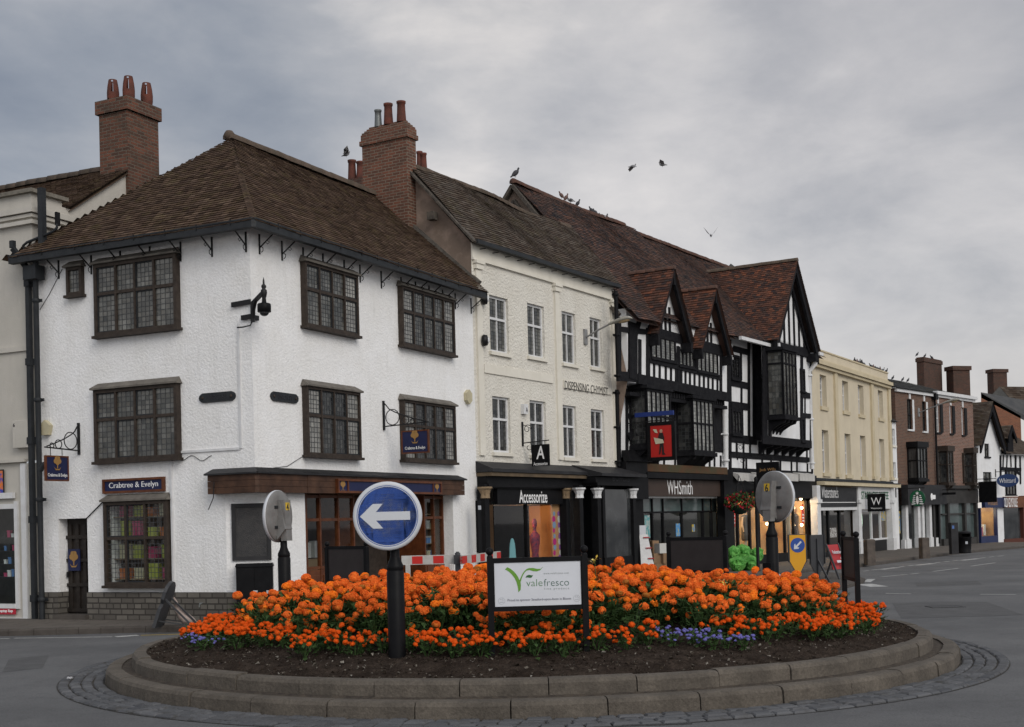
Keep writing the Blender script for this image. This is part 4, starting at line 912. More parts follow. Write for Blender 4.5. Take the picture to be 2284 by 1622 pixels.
for i in range(13):
    u_=.35+i*(LC-.5)/12; b.box(u_-.008,u_+.008,-.22,-.03,ZE-.20,ZE-.18)
b.build('gutter_bracket',IRON,cream)
b=B(FC.M); b.box(0,LC,4.5,4.6,-.6,ZE); b.build('back_wall',BROWNR,cream)
# big chimney between the two roofs
cu1=.06; cvN,_=FC.v(926,450,cu1)
cvN=max(cvN,1.1); 
r0=FA  # chimney aligned with the corner house
xr,_z=FC.uv(908,350,cvN); 
ctop=FC.z(908,262,cvN)
chl=FC.u(810,350,cvN); 
ch=B(FC.M); zt=ctop; cw=.0
c1=.06; cvF=FC.v(928,350,c1)[0]; c0=FC.u(908,350,cvF); cvB=FC.v(808,350,c0)[0]
zc0=FC.z(908,306,cvF); zc1=FC.z(906,262,cvF)
ch.box(c0,c1,cvF,cvB,6.5,zc0); ch.box(c0-.05,c1+.05,cvF-.05,cvB+.05,zc0+.001,zc0+.12); ch.box(c0-.02,c1+.02,cvF-.02,cvB+.02,zc0+.121,zc0+.28)
st=(zc1-zc0-.28)/4
for i in range(4): e_=.0-.045*i; ch.box(c0-e_,c1+e_,cvF-e_,cvB+e_,zc0+.281+st*i,zc0+.28+st*(i+1))
cm=ch.build('chimney',CHBR2,cream,uv=True)
for px_,yt,r,mm in ((843,246,.10,0),(866,232,.125,1),(895,227,.125,1)):
    uu=(c0+c1)/2; vv=FC.v(px_,250,uu)[0]; ztp=FC.z(px_,yt,vv); b=B(FC.M)
    chimney_pot(b,(uu,vv,zc1-.02),ztp-zc1+.02,r); b.build('chimney_pot',TERRA if mm else mat('galvanised_cowl',(.16,.17,.17),rough=.5,metal=.6,bump=.2),cm)
# lower chimney further back
bc=thing('rear_chimney','weathered brick chimney with two red pots behind the corner house roof','chimney',loc=at(783,400,37)); Fb_=Face((bc.location.x,bc.location.y),dL); M=WM[bc.name]
zt=at(783,398,37).z; b=B(Fb_.M); b.box(-.37,.37,0,.5,7,zt-.25); b.box(-.33,.33,.03,.47,zt-.25,zt); st_=b.build('stack',CHBR3,bc,uv=True)
for px_,yt,x_ in ((774,352,-.12),(792,358,.17)):
    b=B(Fb_.M); chimney_pot(b,(x_,.25,zt),at(px_,yt,37).z-zt,.13); b.build('chimney_pot',TERRA,bc)
bc=thing('rear_chimney','two thin red pots showing behind the tall brick chimney','chimney',loc=at(932,370,38)); Fb_=Face((bc.location.x,bc.location.y),dL)
zt=at(932,366,38).z; b=B(Fb_.M); b.box(-.35,.3,0,.5,8,zt-.15); b.build('stack',CHBR3,bc,uv=True)
for px_,yt,x_ in ((927,333,-.08),(937,338,.06)):
    b=B(Fb_.M); chimney_pot(b,(x_,.25,zt-.15),at(px_,yt,38).z-zt+.15,.10); b.build('chimney_pot',TERRA,bc)
# ================================================================ timber framed shops
def Z(x,y): return (1360+x/3.244,560+y/3.244)
def tim(b,F,p,q,w,off=0.0,t=.045,z=True):
    if z: p=Z(*p);q=Z(*q)
    a=F.uv(*p,off); c=F.uv(*q,off); b.beam((a[0],off-t/2+.012,a[1]),(c[0],off-t/2+.012,c[1]),w,t,up=(0,1,0))
def gable_roof(b,F,uc,hw,z0,z1,yf,yb,seed,tw=.165,wob=0.0):
    n3=Vector((F.n.x,F.n.y,0)); d3=Vector((F.d.x,F.d.y,0))
    for sg in (-1,1):
        O=F.w(uc+sg*hw,z0,yf); s_=Vector((0,0,z1-z0))-d3*(sg*hw)
        tiles(b,O,n3,s_,[(0,-.06),(yb-yf,-.06),(yb-yf,s_.length),(0,s_.length)],seed=seed+sg,tw=tw,wob=wob)
def barge(b,F,uc,hw,z0,z1,y,t=.07,w=.26,ov=.0):
    for sg in (-1,1):
        d=Vector((-sg*hw,0,z1-z0)).normalized(); n=Vector((sg*d.z,0,-sg*d.x*-1)); n=Vector((d.z*-1 if sg<0 else d.z,0,abs(d.x)))
        P0=Vector((uc+sg*hw,y,z0)); P1=Vector((uc,y,z1)); dn=Vector((0,0,-w*1.25))
        b.prism([P0-d*ov,P1,P1+dn,P0-d*ov+dn],(0,t,0))
def side_face(F,u,y0,y1):    # left-hand cheek plane of something projecting from y0 (back) to y1 (front, more negative)
    p=F.w(u,0,y0); return Face((p.x,p.y),(-F.n.x,-F.n.y))
OR_=BLACKT
smith=thing('timber_framed_shop','black and white timber framed shop with two tiled dormer gables','building',FT.M)
JT=-.45; zj=FT.uv(*Z(500,985),JT)[1]; zjb=zj-.02; ZET=8.15; z_lo=3.05
LTJ=FT.u(1624,850,JT); b=B(FT.M); b.holes(0,LTJ,zj-.1,ZET-.06,[],y=JT); b.poly([(0,JT,zj-.1),(LTJ,JT,zj-.1),(LTJ,0,zj-.1),(0,0,zj-.1)]); b.poly([(0,JT,zj-.1),(0,JT,ZET-.06),(0,4,ZET-.06),(0,4,zj-.1)]);b.poly([(LTJ,JT,zj-.1),(LTJ,JT,ZET-.06),(LTJ,0,ZET-.06),(LTJ,0,zj-.1)])
b.holes(0,LT,z_lo-.6,zj-.1,[]); b.poly([(0.01,0,zj-.1),(0.01,4,zj-.1),(.01,4,-.6),(.01,0,-.6)]); b.box(0,LT,6.8,6.9,-.6,ZET)
# gable triangles of the two dormers
D_=[(FT.uv(1502,600,-.8),FT.uv(1466,726,-.8),FT.uv(1541,768,-.8)),(FT.uv(1595,643,-.8),FT.uv(1564,762,-.8),FT.uv(1630,795,-.8))]
DG_=[]
for (ax,az),(lx,lz),(rx,rz_) in D_:
    hw=(rx-lx)/2; z0=(lz+rz_)/2; uc=ax; DG_.append((uc,hw,z0,az)); b.poly([(uc-hw+.02,JT,z0),(uc+hw-.02,JT,z0),(uc,JT,az-.05)])
b.build('wall',WHITEP,smith)
b=B(FT.M)
for uc,hw,z0,za in DG_:
    barge(b,FT,uc,hw+.02,z0-.05,za,-.80,.09,.24,ov=.05)
    b.box(uc-.04,uc+.04,-.84,-.70,za-.5,za-.1); b.box(uc-hw-.05,uc-hw+.10,-.82,JT,z0-.42,z0-.12); b.box(uc+hw-.10,uc+hw+.05,-.82,JT,z0-.42,z0-.12)
b.build('bargeboard',BLACKT,smith)
b=B(FT.M)
top=lambda x: 790+(x-285)*(125/505); bot=lambda x: 915+(x-190)*(150/670)
for x in (318,358,402,440,476): tim(b,FT,(x,top(x)),(x,bot(x)),.11,JT)
for x in (515,545,577,610,646,678,710,742,776): tim(b,FT,(x,top(x)),(x,bot(x)),.11,JT)
tim(b,FT,(279,790),(795,918),.15,JT,.07)
tim(b,FT,(62,905),(190,915),.28,JT,.06); tim(b,FT,(190,925),(866,1062),.30,JT,.10)
for x,y0,y1,w in ((66,480,905,.16),(160,520,930,.50),(213,640,900,.16),(273,560,930,.22),(492,690,990,.20),(625,700,850,.16),(800,740,1040,.16),(858,740,1060,.24),(820,740,800,.2)): tim(b,FT,(x,y0),(x,y1),w,JT,.055 if w<.3 else .08)
tim(b,FT,(62,565),(290,590),.16,JT,.05); tim(b,FT,(275,575),(870,735),.30,JT,.06)
for uc,hw,z0,za in DG_:
    b.beam((uc-hw,JT-.03,z0+.02),(uc+hw,JT-.03,z0+.02),.22,.05,up=(0,1,0)); b.beam((uc-hw*.0-.30,JT-.025,z0),(uc-.30,JT-.025,z0+.95),.09,.045,up=(0,1,0)); b.beam((uc+.0,JT-.025,z0),(uc,JT-.025,za-.2),.09,.045,up=(0,1,0)); b.beam((uc+.3,JT-.025,z0),(uc+.3,JT-.025,z0+.95),.09,.045,up=(0,1,0))
b.beam((.3,JT-.02,zj+1.0),(.9,JT-.02,zj+2.0),.2,.05,up=(0,1,0))
# dentils under the jetty
for i in range(34):
    u_=.9+i*(LTJ-1.1)/34; b.box(u_,u_+.10,JT+.03,JT+.22,zj-.36,zj-.20)
b.box(.2,LTJ-.02,JT+.05,.02,zj-.48,zj-.37)
# lower storey frame
for x,w in ((66,.14),(120,.14),(188,.20)): tim(b,FT,(x,1000),(x,1530),w,0,.05)
tim(b,FT,(120,1195),(188,1195),.16,0); tim(b,FT,(62,1525),(200,1535),.25,0); 
tim(b,FT,(135,1350),(255,1215),.22,-.08,.06)
fl=FT.uv(*Z(190,1500),0)[0]; b.box(fl,LT,-.03,0,4.05,zj-.1); b.box(fl,LT,-.045,0,z_lo-.1,z_lo+.14)
for x in (300,345,390,470,560,600,640,680,720,755,800): tim(b,FT,(x,1480),(x,1560),.10,0)
b.build('timber_frame',BLACKT,smith)
# dark rear wall strip between bays is the black boarding of the frame; windows:
F1=Face((FT.w(0,0,JT).x,FT.w(0,0,JT).y),FT.d)
for i,(q,c) in enumerate((((300,600,484,808),5),((500,702,620,850),4),((632,700,790,898),5))):
    a=FT.uv(*Z(q[0],q[1]),JT-.06); d=FT.uv(*Z(q[2],q[3]),JT-.06); leaded(F1,smith,(a[0],d[0],d[1],a[1]),c,None,proj=.06,nq=(2,(1,8)),frame=BLACKT,glass=LGB,fr=.06,hood=False,seed=70+i,sash=False)
def bay(F,root,TL,BR,off,cols,split,xside,seed,glass=LGB,nq=(3,(6,7)),back=0.0,corb=True,z=Z,br=4,name='bay_window',mt=BLACKT,topm=None,sidecols=1,glass2=None,th=.1):
    a=F.uv(*z(*TL),off); d=F.uv(*z(*BR),off); u0,u1,z0,z1=a[0],d[0],d[1],a[1]
    p=F.w(0,0,off); Ff=Face((p.x,p.y),F.d); b=B(F.M)
    b.box(u0-.08,u1+.08,off-.06,back,z1,z1+th); b.box(u0-.05,u1+.05,off-.05,back,z0-.13,z0); b.box(u1-.06,u1,off+.08,back,z0,z1)
    if corb:
        b.prism([(u0,off+.03,z0-.13),(u0,back,z0-.13),(u0,back,z0-.55)],(u1-u0,0,0)) if corb==1 else None
        for i in range(br):
            u_=u0+.1+(u1-u0-.35)*i/(br-1); b.prism([(u_,off+.0,z0-.13),(u_,off+.05,z0-.24),(u_,off+.25,z0-.30),(u_,back-.1,z0-.48),(u_,back,z0-.62),(u_,back,z0-.13)],(.13,0,0))
    w_=b.build(name,mt,root)
    lw=leaded(Ff,w_,(u0,u1,z0,z1),cols,split,proj=0.0,nq=nq,frame=mt,glass=glass,fr=.07,hood=False,seed=seed,sash=False,sill=False)
    Fs=side_face(F,u0,back,off); leaded(Fs,w_,(0,back-off,z0,z1),sidecols,split,proj=.0,nq=(4,(nq[1])),frame=mt,glass=glass2 or LGD,fr=.07,hood=False,seed=seed+1,sash=False,sill=False)
    return w_
bay(FT,smith,(265,992),(452,1418),-.62,5,.47,195,80,br=3)
bay(FT,smith,(598,1064),(765,1462),-.62,5,.46,530,84,br=3)
b=B(FT.M); a=FT.uv(*Z(458,1060)); d=FT.uv(*Z(522,1330)); 
for q in (a,):
    leaded(FT,smith,(a[0],d[0],d[1],a[1]),1,None,proj=.06,nq=(4,(1,8)),frame=BLACKT,glass=LGD,hood=False,seed=88,sill=False,sash=False)
# main roof
zrT=12.45; vrT=3.35; aT=Vector((FT.d.x,FT.d.y,0)); nT=Vector((FT.n.x,FT.n.y,0)); rt=B()
OT=FT.w(0,ZET-.43,JT-.45); sT=Vector((0,0,zrT-ZET+.43))+nT*(vrT-JT+.45)
tiles(rt,OT,aT,sT,[(-.12,.45),(LT,.45),(LT,sT.length),(-.12,sT.length)],seed=61,wob=.035); tiles(rt,OT,aT,sT,[(-.12,0),(DG_[0][0]-DG_[0][1]+.05,0),(DG_[0][0]-DG_[0][1]+.05,.44),(-.12,.44)],seed=63,wob=.03)
sb=Vector((0,0,ZET-zrT))+nT*(vrT+.4); rt.add([FT.w(-.12,zrT,vrT),FT.w(LT,zrT,vrT),FT.w(LT,zrT,vrT)+sb,FT.w(-.12,zrT,vrT)+sb],[(0,1,2,3)])
rfT=rt.build('roof',TILEM,smith)
b=B(); ridge(b,FT.w(-.15,zrT+.05,vrT),FT.w(LT*.9,zrT-.02,vrT),r=.12,sag=.08); b.build('ridge_tiles',mat('red_ridge_clay',(.10,.048,.034),(.06,.038,.03),sc=4,rough=.9,bump=.4),rfT)
rt=B()
for i,(uc,hw,z0,za) in enumerate(DG_): gable_roof(rt,FT,uc,hw+.06,z0-.02,za+.03,-.86,1.9,seed=90+i*3,wob=.008)
rt.build('dormer_roof',TILER,smith)
for uc,hw,z0,za in DG_:
    b=B(); ridge(b,FT.w(uc,za+.05,-.86),FT.w(uc,za+.05,1.5),r=.09); b.build('ridge_tiles',MATS['red_ridge_clay'],rfT)
b=B(FT.M); b.poly([(-.02,JT,zj),(-.02,0,ZET),(-.02,vrT,zrT-.1),(-.02,2*vrT,ZET),(-.02,2*vrT,4),(-.02,0,4)]); b.build('gable_wall',BROWNR,smith)
b=B(FT.M)
for sg in (-1,1): b.beam((-.12,vrT,zrT-.1),(-.12,vrT+sg*3.6,ZET-.25),.10,.22,up=(1,0,0)); b.beam((-.06,vrT+sg*.0,zrT-.55),(-.06,vrT+sg*3.2,ZET-.55),.08,.16,up=(1,0,0))
b.build('verge_board',MATS['old_grey_oak'],smith)
# shopfront of the stationer
f0,f1=FT.u(1434,1090,-.1),FT.u(1604,1090,-.1); fz1,fz0=FT.z(1500,1070,-.1),FT.z(1500,1107,-.1)
FB_=mat('brown_fascia',(.040,.026,.020),(.05,.033,.026),sc=3,rough=.55)
b=B(FT.M); b.box(f0,f1,-.14,0,fz0,fz1); fs=b.build('fascia',FB_,smith)
text('WHSmith',FT,FT.u(1517,1088,-.15),(fz0+fz1)/2+.02,.46,FT.u(1545,1088,-.15)-FT.u(1489,1088,-.15),-.15,LETW,fs,bold=-.005)
b=B(FT.M); b.box(f0-.1,f1+.35,-.32,0,fz1+.02,fz1+.20); b.box(.0,f0-.02,-.3,0,fz0-.1,fz1+.5); b.box(f1+.02,LT-.02,-.28,0,-.3,fz1+.4); b.box(.1,f0-.02,-.1,0.05,-.3,fz0-.1); b.prism([(.0,-.42,fz1+.5),(f0+.1,-.42,fz1+.5),(f0-.4,-.2,fz1+.85),(.3,-.2,fz1+.85)],(0,.2,0))
cs_=[FT.u(x,1180,.25) for x in (1432,1454,1478,1520,1567,1586,1604)]
for u_ in cs_: b.box(u_-.035,u_+.035,.2,.3,.1,fz0)
tz=FT.z(1520,1142,.25); b.box(cs_[0],cs_[-1],.21,.29,tz-.03,tz+.03); b.box(cs_[3],cs_[-1],.19,.31,-.3,.55); b.box(cs_[0],cs_[2],.19,.31,-.3,.45)
b.build('shopfront',BLACKP,smith)
b=B(FT.M); b.box(f0-.05,f1+.3,-.30,0,fz1+.22,fz1+.46); b.build('cornice',mat('brown_cornice',(.10,.042,.02),(.055,.05,.025),sc=1.6,rough=.8,bump=.3),smith)
# remake lower wall below the lower storey as an opening: hidden behind the glass
for i in range(len(cs_)-1):
    gl=pane(FT,smith,cs_[i]+.035,cs_[i+1]-.035,tz+.03,fz0-.01,.245,GG); pane(FT,smith,cs_[i]+.035,cs_[i+1]-.035,.5 if i!=2 else .12,tz-.03,.245,CG)
room(FT,smith,.3,LT-.2,-.05,fz0,.33,3.2,GREYI)
# ================================================================ right-hand gabled timber building
jack=thing('gabled_timber_building','tall black and white building with a steep tiled gable and a leaded oriel window','building',FJ.M)
ZEJ=8.35; wu=FJ.u(*Z(1048,1000)); WO=-.62; zw0=FJ.uv(*Z(1250,1375),WO)[1]; z_j=3.05
GA=FJ.uv(1773,583,-.95); GL=FJ.uv(1736,757,-.95); GR=FJ.uv(1825,778,-.95); guc=GA[0]; ghw=(GR[0]-GL[0])/2; gz0=(GL[1]+GR[1])/2; 
LW=FJ.u(1812,900,WO); b=B(FJ.M); b.holes(0,LJ,z_j-.3,FJ.z(1650,752,-.68)+.2,[]); b.holes(wu,LW,zw0,ZEJ,[],y=WO); b.poly([(wu,0,zw0),(wu,WO,zw0),(wu,WO,ZEJ),(wu,0,ZEJ)]); b.poly([(LW,0,zw0),(LW,WO,zw0),(LW,WO,ZEJ),(LW,0,ZEJ)]); b.poly([(LJ,0,-.6),(LJ,8,-.6),(LJ,8,ZEJ),(LJ,0,ZEJ)]); b.poly([(wu,WO,zw0),(LW,WO,zw0),(LW,0,zw0),(wu,0,zw0)])
b.poly([(guc-ghw+.05,WO,gz0-.1),(guc+ghw-.05,WO,gz0-.1),(guc,WO,GA[1]-.1)]); b.box(0,LJ,8,8.1,-.6,ZEJ)
b.build('wall',WHITEP,jack)
b=B(FJ.M)
for x,y0,y1,w in ((866,640,1600,.22),(946,720,935,.14),(1003,660,1385,.20),(1040,660,1385,.22)): tim(b,FJ,(x,y0),(x+2,y1),w)
for p,q,w in (((866,700),(1003,735),.22),((866,950),(1003,978),.24),((866,1112),(1003,1130),.26),((862,1352),(1060,1375),.30),((862,1472),(1458,1515),.22),((862,1592),(1462,1620),.24)): tim(b,FJ,p,q,w)
tim(b,FJ,(950,990),(950,1110),.14); tim(b,FJ,(955,1140),(958,1345),.14)
for x in (915,965,1012,1110,1355,1424): tim(b,FJ,(x,1375 if x<1050 else 1400),(x,1480+(x-860)*.03),.12)
for x in (965,985,1100,1165,1232,1312,1352,1428): tim(b,FJ,(x,1500),(x,1600),.12)
tim(b,FJ,(1458,1180),(1462,1610),.16)
for x,y0,y1,w in ((1120,690,1375,.42),(1160,690,1375,.2),(1386,700,1375,.26),(1410,1060,1375,.10),(1452,740,1400,.16)): tim(b,FJ,(x,y0),(x,y1),w,WO)
for p,q,w in (((1100,1140),(1160,1145),.2),((1100,1365),(1458,1400),.30),((1380,1040),(1456,1050),.22),((1380,1188),(1456,1196),.18),((1105,672),(1456,735),.28)): tim(b,FJ,p,q,w,WO,.06)
b.box(wu-.03,wu,-.30,.0,zw0,ZEJ); b.box(wu-.03,wu,WO,WO+.12,zw0,ZEJ)
for i in range(6):
    u_=wu+.15+(LW-wu-.5)*i/5; b.prism([(u_,WO-.02,zw0-.02),(u_,WO+.05,zw0-.22),(u_,-.30,zw0-.28),(u_,-.02,zw0-.52),(u_,-.02,zw0-.02)],(.17,0,0))
# gable studs
for k_ in (-3,-2,-1,0,1,2,3):
    x=guc+k_*.52; zt=gz0+(GA[1]-gz0)*(1-abs(k_*.52)/ghw)-.25; b.beam((x,WO-.02,gz0-.1),(x,WO-.02,zt),.12,.05,up=(0,1,0))
b.box(guc-ghw+.1,guc+ghw-.1,WO-.08,WO+.01,gz0-.32,gz0-.02)
b.build('timber_frame',BLACKT,jack)
b=B(FJ.M); barge(b,FJ,guc,ghw+.03,gz0-.05,GA[1],-1.0,.10,.34,ov=.12); b.box(guc+ghw-.3,guc+ghw+.1,-1.0,WO,gz0-.5,gz0-.2); b.box(guc-ghw-.05,guc-ghw+.12,-1.0,WO,gz0-.45,gz0-.15)
b.build('bargeboard',BLACKT,jack)
b=B(FJ.M); barge(b,FJ,guc,ghw-.22,gz0+.02,GA[1]-.45,WO-.12,.05,.2); b.build('inner_board',BLACKT,jack)
rt=B(); gable_roof(rt,FJ,guc,ghw+.10,gz0-.02,GA[1]+.03,-1.06,3.35,seed=101,wob=.008); rfJ=rt.build('roof',TILER,jack)
b=B(); ridge(b,FJ.w(guc,GA[1]+.06,-1.06),FJ.w(guc,GA[1]+.06,3.2),r=.10); b.build('ridge_tiles',MATS['ridge_tile_clay'],rfJ)
rt=B(); zrJ=12.25; zGj=FJ.z(1650,752,-.68); OJ=FJ.w(0,zGj+.08,-.62); sJ=Vector((0,0,zrJ-zGj-.08))+nT*(vrT+.62); LJr=LJ
tiles(rt,OJ,aT,sJ,[(0,0),(wu+.3,0),(LJr,.0),(LJr,sJ.length),(-1.0,sJ.length)],seed=62,wob=.02)
sb=Vector((0,0,ZET-zrJ))+nT*(vrT+.4); rt.add([FJ.w(-1.,zrJ,vrT),FJ.w(LJr,zrJ,vrT),FJ.w(LJr,zrJ,vrT)+sb,FJ.w(-1.,zrJ,vrT)+sb],[(0,1,2,3)])
rfj2=rt.build('main_roof',TILEM,jack); b=B(); ridge(b,FJ.w(-1.0,zrJ+.04,vrT),FJ.w(LJr,zrJ+.02,vrT),r=.12,seed=5); b.build('ridge_tiles',MATS['red_ridge_clay'],rfj2)
b=B(FJ.M); b.poly([(LJ-.01,0,ZEJ-1),(LJ-.01,2*vrT,ZEJ-1),(LJ-.01,vrT,zrJ)]); b.build('gable_wall',BRKO,jack,uv=True)
# small dark gable peak behind
pk=FJ.uv(1628,587,4.2); 
b=B(FJ.M); b.box(0.03,wu-.125,-.74,-.62,zGj-.08,zGj+.04); b.box(wu-.125,wu,-1.05,-.55,zGj-.08,zGj+.04); b.build('white_gutter',WHITEPAINT,jack); b=B(FJ.M); b.box(LW-.2,LW+.25,-1.05,WO+.1,ZEJ-.3,ZEJ-.18); b.build('white_gutter',WHITEPAINT,jack)
for F_,x,y0,y1,yo in ((FJ,817,1150,1520,-.12),):
    pass
pipe('downpipe',FT,smith,1617,905,1035,-.10,.09,WHITEPAINT,sq=False); 
pipe('downpipe',FJ,jack,1808,830,1046,WO-.0,.09,WHITEPAINT,elbow=(.05,-.25,.3))
pipe('downpipe',FJ,jack,1630,770,802,-.1,.06,WHITEPAINT)
pipe('downpipe',FT,smith,1378,870,1040,-.1,.06,BLACKP); pipe('downpipe',FT,smith,1376,650,850,JT-.1,.06,BLACKP)
for q,off,c in (((872,745,938,935),0,3),((877,1140,955,1335),0,3),((1378,850,1412,1020),WO,1),((1378,1205,1412,1380),WO,1)):
    p=FJ.w(0,0,off); Fq=Face((p.x,p.y),FJ.d); a=FJ.uv(*Z(q[0],q[1]),off-.03); d=FJ.uv(*Z(q[2],q[3]),off-.03); leaded(Fq,jack,(a[0],d[0],d[1],a[1]),c,None,proj=.07,nq=(2,(1,6)),frame=BLACKT,glass=LGD,hood=False,seed=int(q[0]),sash=False,fr=.09)
bay(FJ,jack,(1250,712),(1364,1205),-1.28,4,.20,1165,110,glass=LG,back=WO,nq=(2,(3,9)),corb=2,br=4,sidecols=1,glass2=LG)
# shopfront
sj0,sj1=FJ.u(1628,1150),FJ.u(1812,1150); sz1=FJ.z(1700,1118,0)
b=B(FJ.M); zaw=FJ.z(1700,1056,-.1); b.box(.0,LJ,-.12,.02,2.1+.35,zaw); b.box(.0,.28,-.1,.1,-.3,2.5); b.box(LJ-.35,LJ-.02,-.12,.1,-.3,2.5)
for x in (1645,1672,1692,1750,1770,1800): u_=FJ.u(x,1200,.15); b.box(u_-.06,u_+.06,.1,.2,-.3,2.5)
b.box(.28,LJ-.3,.05,.2,-.3,.35); b.box(.28,LJ-.3,.1,.18,2.35,2.5)
b.build('shopfront',BLACKP,jack); pane(FJ,jack,.28,LJ-.35,.35,2.4,.14,CG)
LITW=mat('lit_shop_interior',(.55,.38,.2),(.30,.18,.09),sc=1.4,rough=.8)
room(FJ,jack,.25,LJ-.3,.30,2.5,.2,1.6,LITW)
AW=mat('pale_awning_canvas',(.50,.49,.47),(.42,.41,.39),sc=4,rough=.9,bump=.3,bsc=12)
for x0,x1 in ((1640,1680),(1685,1728),(1738,1774),(1778,1811)):
    b=B(FJ.M); a=FJ.u(x0,1065,-.3);c=FJ.u(x1,1065,-.3); z1_=FJ.z((x0+x1)/2,1057,-.3); z0_=FJ.z((x0+x1)/2,1070,-.3)
    b.hexa([(a,-.42,z0_-.06),(c,-.42,z0_-.06),(c,-.39,z0_-.06),(a,-.39,z0_-.06),(a,-.42,z1_-.02),(c,-.42,z1_-.02),(c,-.12,z1_+.05),(a,-.12,z1_+.05)]); b.build('awning',AW,jack)
for x,y_ in ((1785,1113),(1787,1133),(1787,1171),(1733,1168)):
    u_,z_=FJ.uv(x,y_,-.0); b=B(FJ.M); b.ball((u_,-.02 if x>1750 else .4,z_),.06,10); b.build('lamp_bulb',mat('lit_bulb',(1,.85,.6),emit=(1,.72,.4),es=9),jack)
light('shop_window_light',FJ.w(1.4,2.2,.6),85,(1,.76,.48)); light('shop_window_light',FJ.w(LJ-1.4,2.2,.6),85,(1,.72,.42)); light('shop_window_light',FJ.w(LJ/2,2.2,.6),45,(1,.74,.45)); light('shop_window_light',FT.w(LT*.42,2.3,1.2),22,(1,.95,.85)); light('shop_window_light',FT.w(LT*.75,2.3,1.2),26,(1,.95,.85))
# ================================================================ yellow building
def Y3(x,y): return (1780+x/4.532,740+y/4.532)
def Y4(x,y): return (1780+x/4.268,1040+y/4.268)
yel=thing('yellow_building','three storey peeling yellow stucco building with white sash windows and pilasters','building',FY.M)
ZY=FY.uv(*Y3(250,205))[1]; zys=FY.uv(*Y3(500,1500))[1]
WY=[(218,430,262,775),(445,492,496,822),(604,534,648,855),(806,588,842,890),(240,990,288,1440),(470,1028,518,1460),(625,1048,668,1478),(820,1082,856,1488)]
RY=[]
for i,q in enumerate(WY):
    a=FY.uv(*Y3(q[0],q[1])); d=FY.uv(*Y3(q[2]+22,q[3])); RY.append((a[0],a[0]+.92,d[1]+.05,a[1]))
b=B(FY.M); b.holes(0,LY,zys,ZY-.75,RY,rev=.30); b.box(0,LY,0,.3,ZY-.75,ZY); b.poly([(0,0,zys),(0,7,zys),(0,7,ZY-.3),(0,0,ZY-.3)]); b.poly([(LY,0,-.6),(LY,7,-.6),(LY,7,ZY-.3),(LY,0,ZY-.3)]); b.box(0,LY,7,7.1,-.6,ZY-.3); b.build('wall',YELLOW,yel)
for i,r in enumerate(RY): sash(FY,yel,r,2,.46,y=.2,seed=130+i,fr=.06,glass=LG,sill=YELLOWD,rows=2 if i>3 else 2,sillh=.16,lead=False,nq=(1,(2,2)))
b=B(FY.M); b.box(-.02,LY+.05,-.25,0,ZY-.62,ZY-.46); b.box(-.02,LY+.03,-.16,0,ZY-.75,ZY-.63); b.box(-.02,LY+.02,-.04,.31,ZY,ZY+.06)
zc=FY.uv(*Y3(380,375))[1]
for x in (378,742,915):
    u_=FY.uv(*Y3(x,800))[0]; b.box(u_-.2,u_+.2,-.09,0,zys+.25,zc); b.box(u_-.27,u_+.27,-.14,0,zc-.05,zc+.08); b.box(u_-.25,u_+.25,-.13,0,zys+.1,zys+.25)
b.box(0,LY,-.05,0,zc+.15,zc+.20); b.box(0,LY+.1,-.45,0,zys-.28,zys-.12)
b.build('moulding',YELLOWD,yel)
b=B(FY.M); b.poly([(0,.2,ZY-.2),(LY,.2,ZY-.2),(LY,3.5,ZY+.8),(0,3.5,ZY+.8)]); b.poly([(0,3.5,ZY+.8),(LY,3.5,ZY+.8),(LY,7,ZY-.3),(0,7,ZY-.3)]); b.build('roof',CHAR,yel)
b=B(FY.M); b.box(1.6,2.9,2.6,3.3,ZY-.2,ZY+.95); b.box(1.5,3.0,2.5,3.4,ZY+.95,ZY+1.1); b.build('chimney',CHBR2,yel,uv=True)
b=B(FY.M); b.box(-.0,LY,-.12,0,zys-.15,zys+.02); b.box(0,LY,-.48,-.0,zys-.12,zys-.08)
b.build('lead_ledge',GUT,yel)
# two shop units below
b=B(FY.M); us=[FY.u(x,1180,-.2) for x in (1824,1916,1990)]; pw=.24
for u_ in us: b.box(u_-pw,u_+pw,-.28,0,-.4,zys-.3); b.box(u_-pw-.05,u_+pw+.05,-.33,0,-.4,.55); b.box(u_-pw-.05,u_+pw+.05,-.34,0,2.25,2.4)
b.box(us[1]+pw,us[2]-pw,-.2,0,zys-.95-.35,zys-.3); fz_=zys-1.3
b.box(us[0]+pw,us[1]-pw,-.19,0,fz_-.02,fz_+.12)
for x in (1943,1963): u_=FY.u(x,1180,.05); b.box(u_-.05,u_+.05,0,.1,.5,fz_)
b.box(us[1]+pw,us[2]-pw,.01,.09,FY.z(1950,1140,.05)-.03,FY.z(1950,1140,.05)+.03); b.box(us[1]+pw,us[2]-pw,-.02,.1,.5,.58)
b.build('shopfront',WHITEPAINT,yel)
b=B(FY.M); b.box(us[0]+pw+.02,us[1]-pw-.02,-.22,0,fz_+.12,zys-.34); fa=b.build('fascia',CHAR,yel)
text("Waterstone's",FY,us[0]+pw+1.55,(fz_+zys)/2+.10,.50,2.35,-.225,LETW,fa,bold=-.01); b=B(FY.M); b.box(us[0]+pw+.3,us[1]-pw-.25,-.224,-.22,fz_+.30,fz_+.325); b.build('fascia_line',LETW,fa)
STG=mat('green_lettering',(.01,.10,.045),rough=.5)
text('STARBUCKS COFFEE',FY,(us[1]+us[2])/2,(fz_+zys)/2-.02,.36,us[2]-us[1]-2*pw-.6,-.21,STG,yel,bold=.01)
b=B(FY.M)
for x in (1833,1847,1872,1907): u_=FY.u(x,1180,.05); b.box(u_-.09,u_+.09,0,.1,.0,fz_)
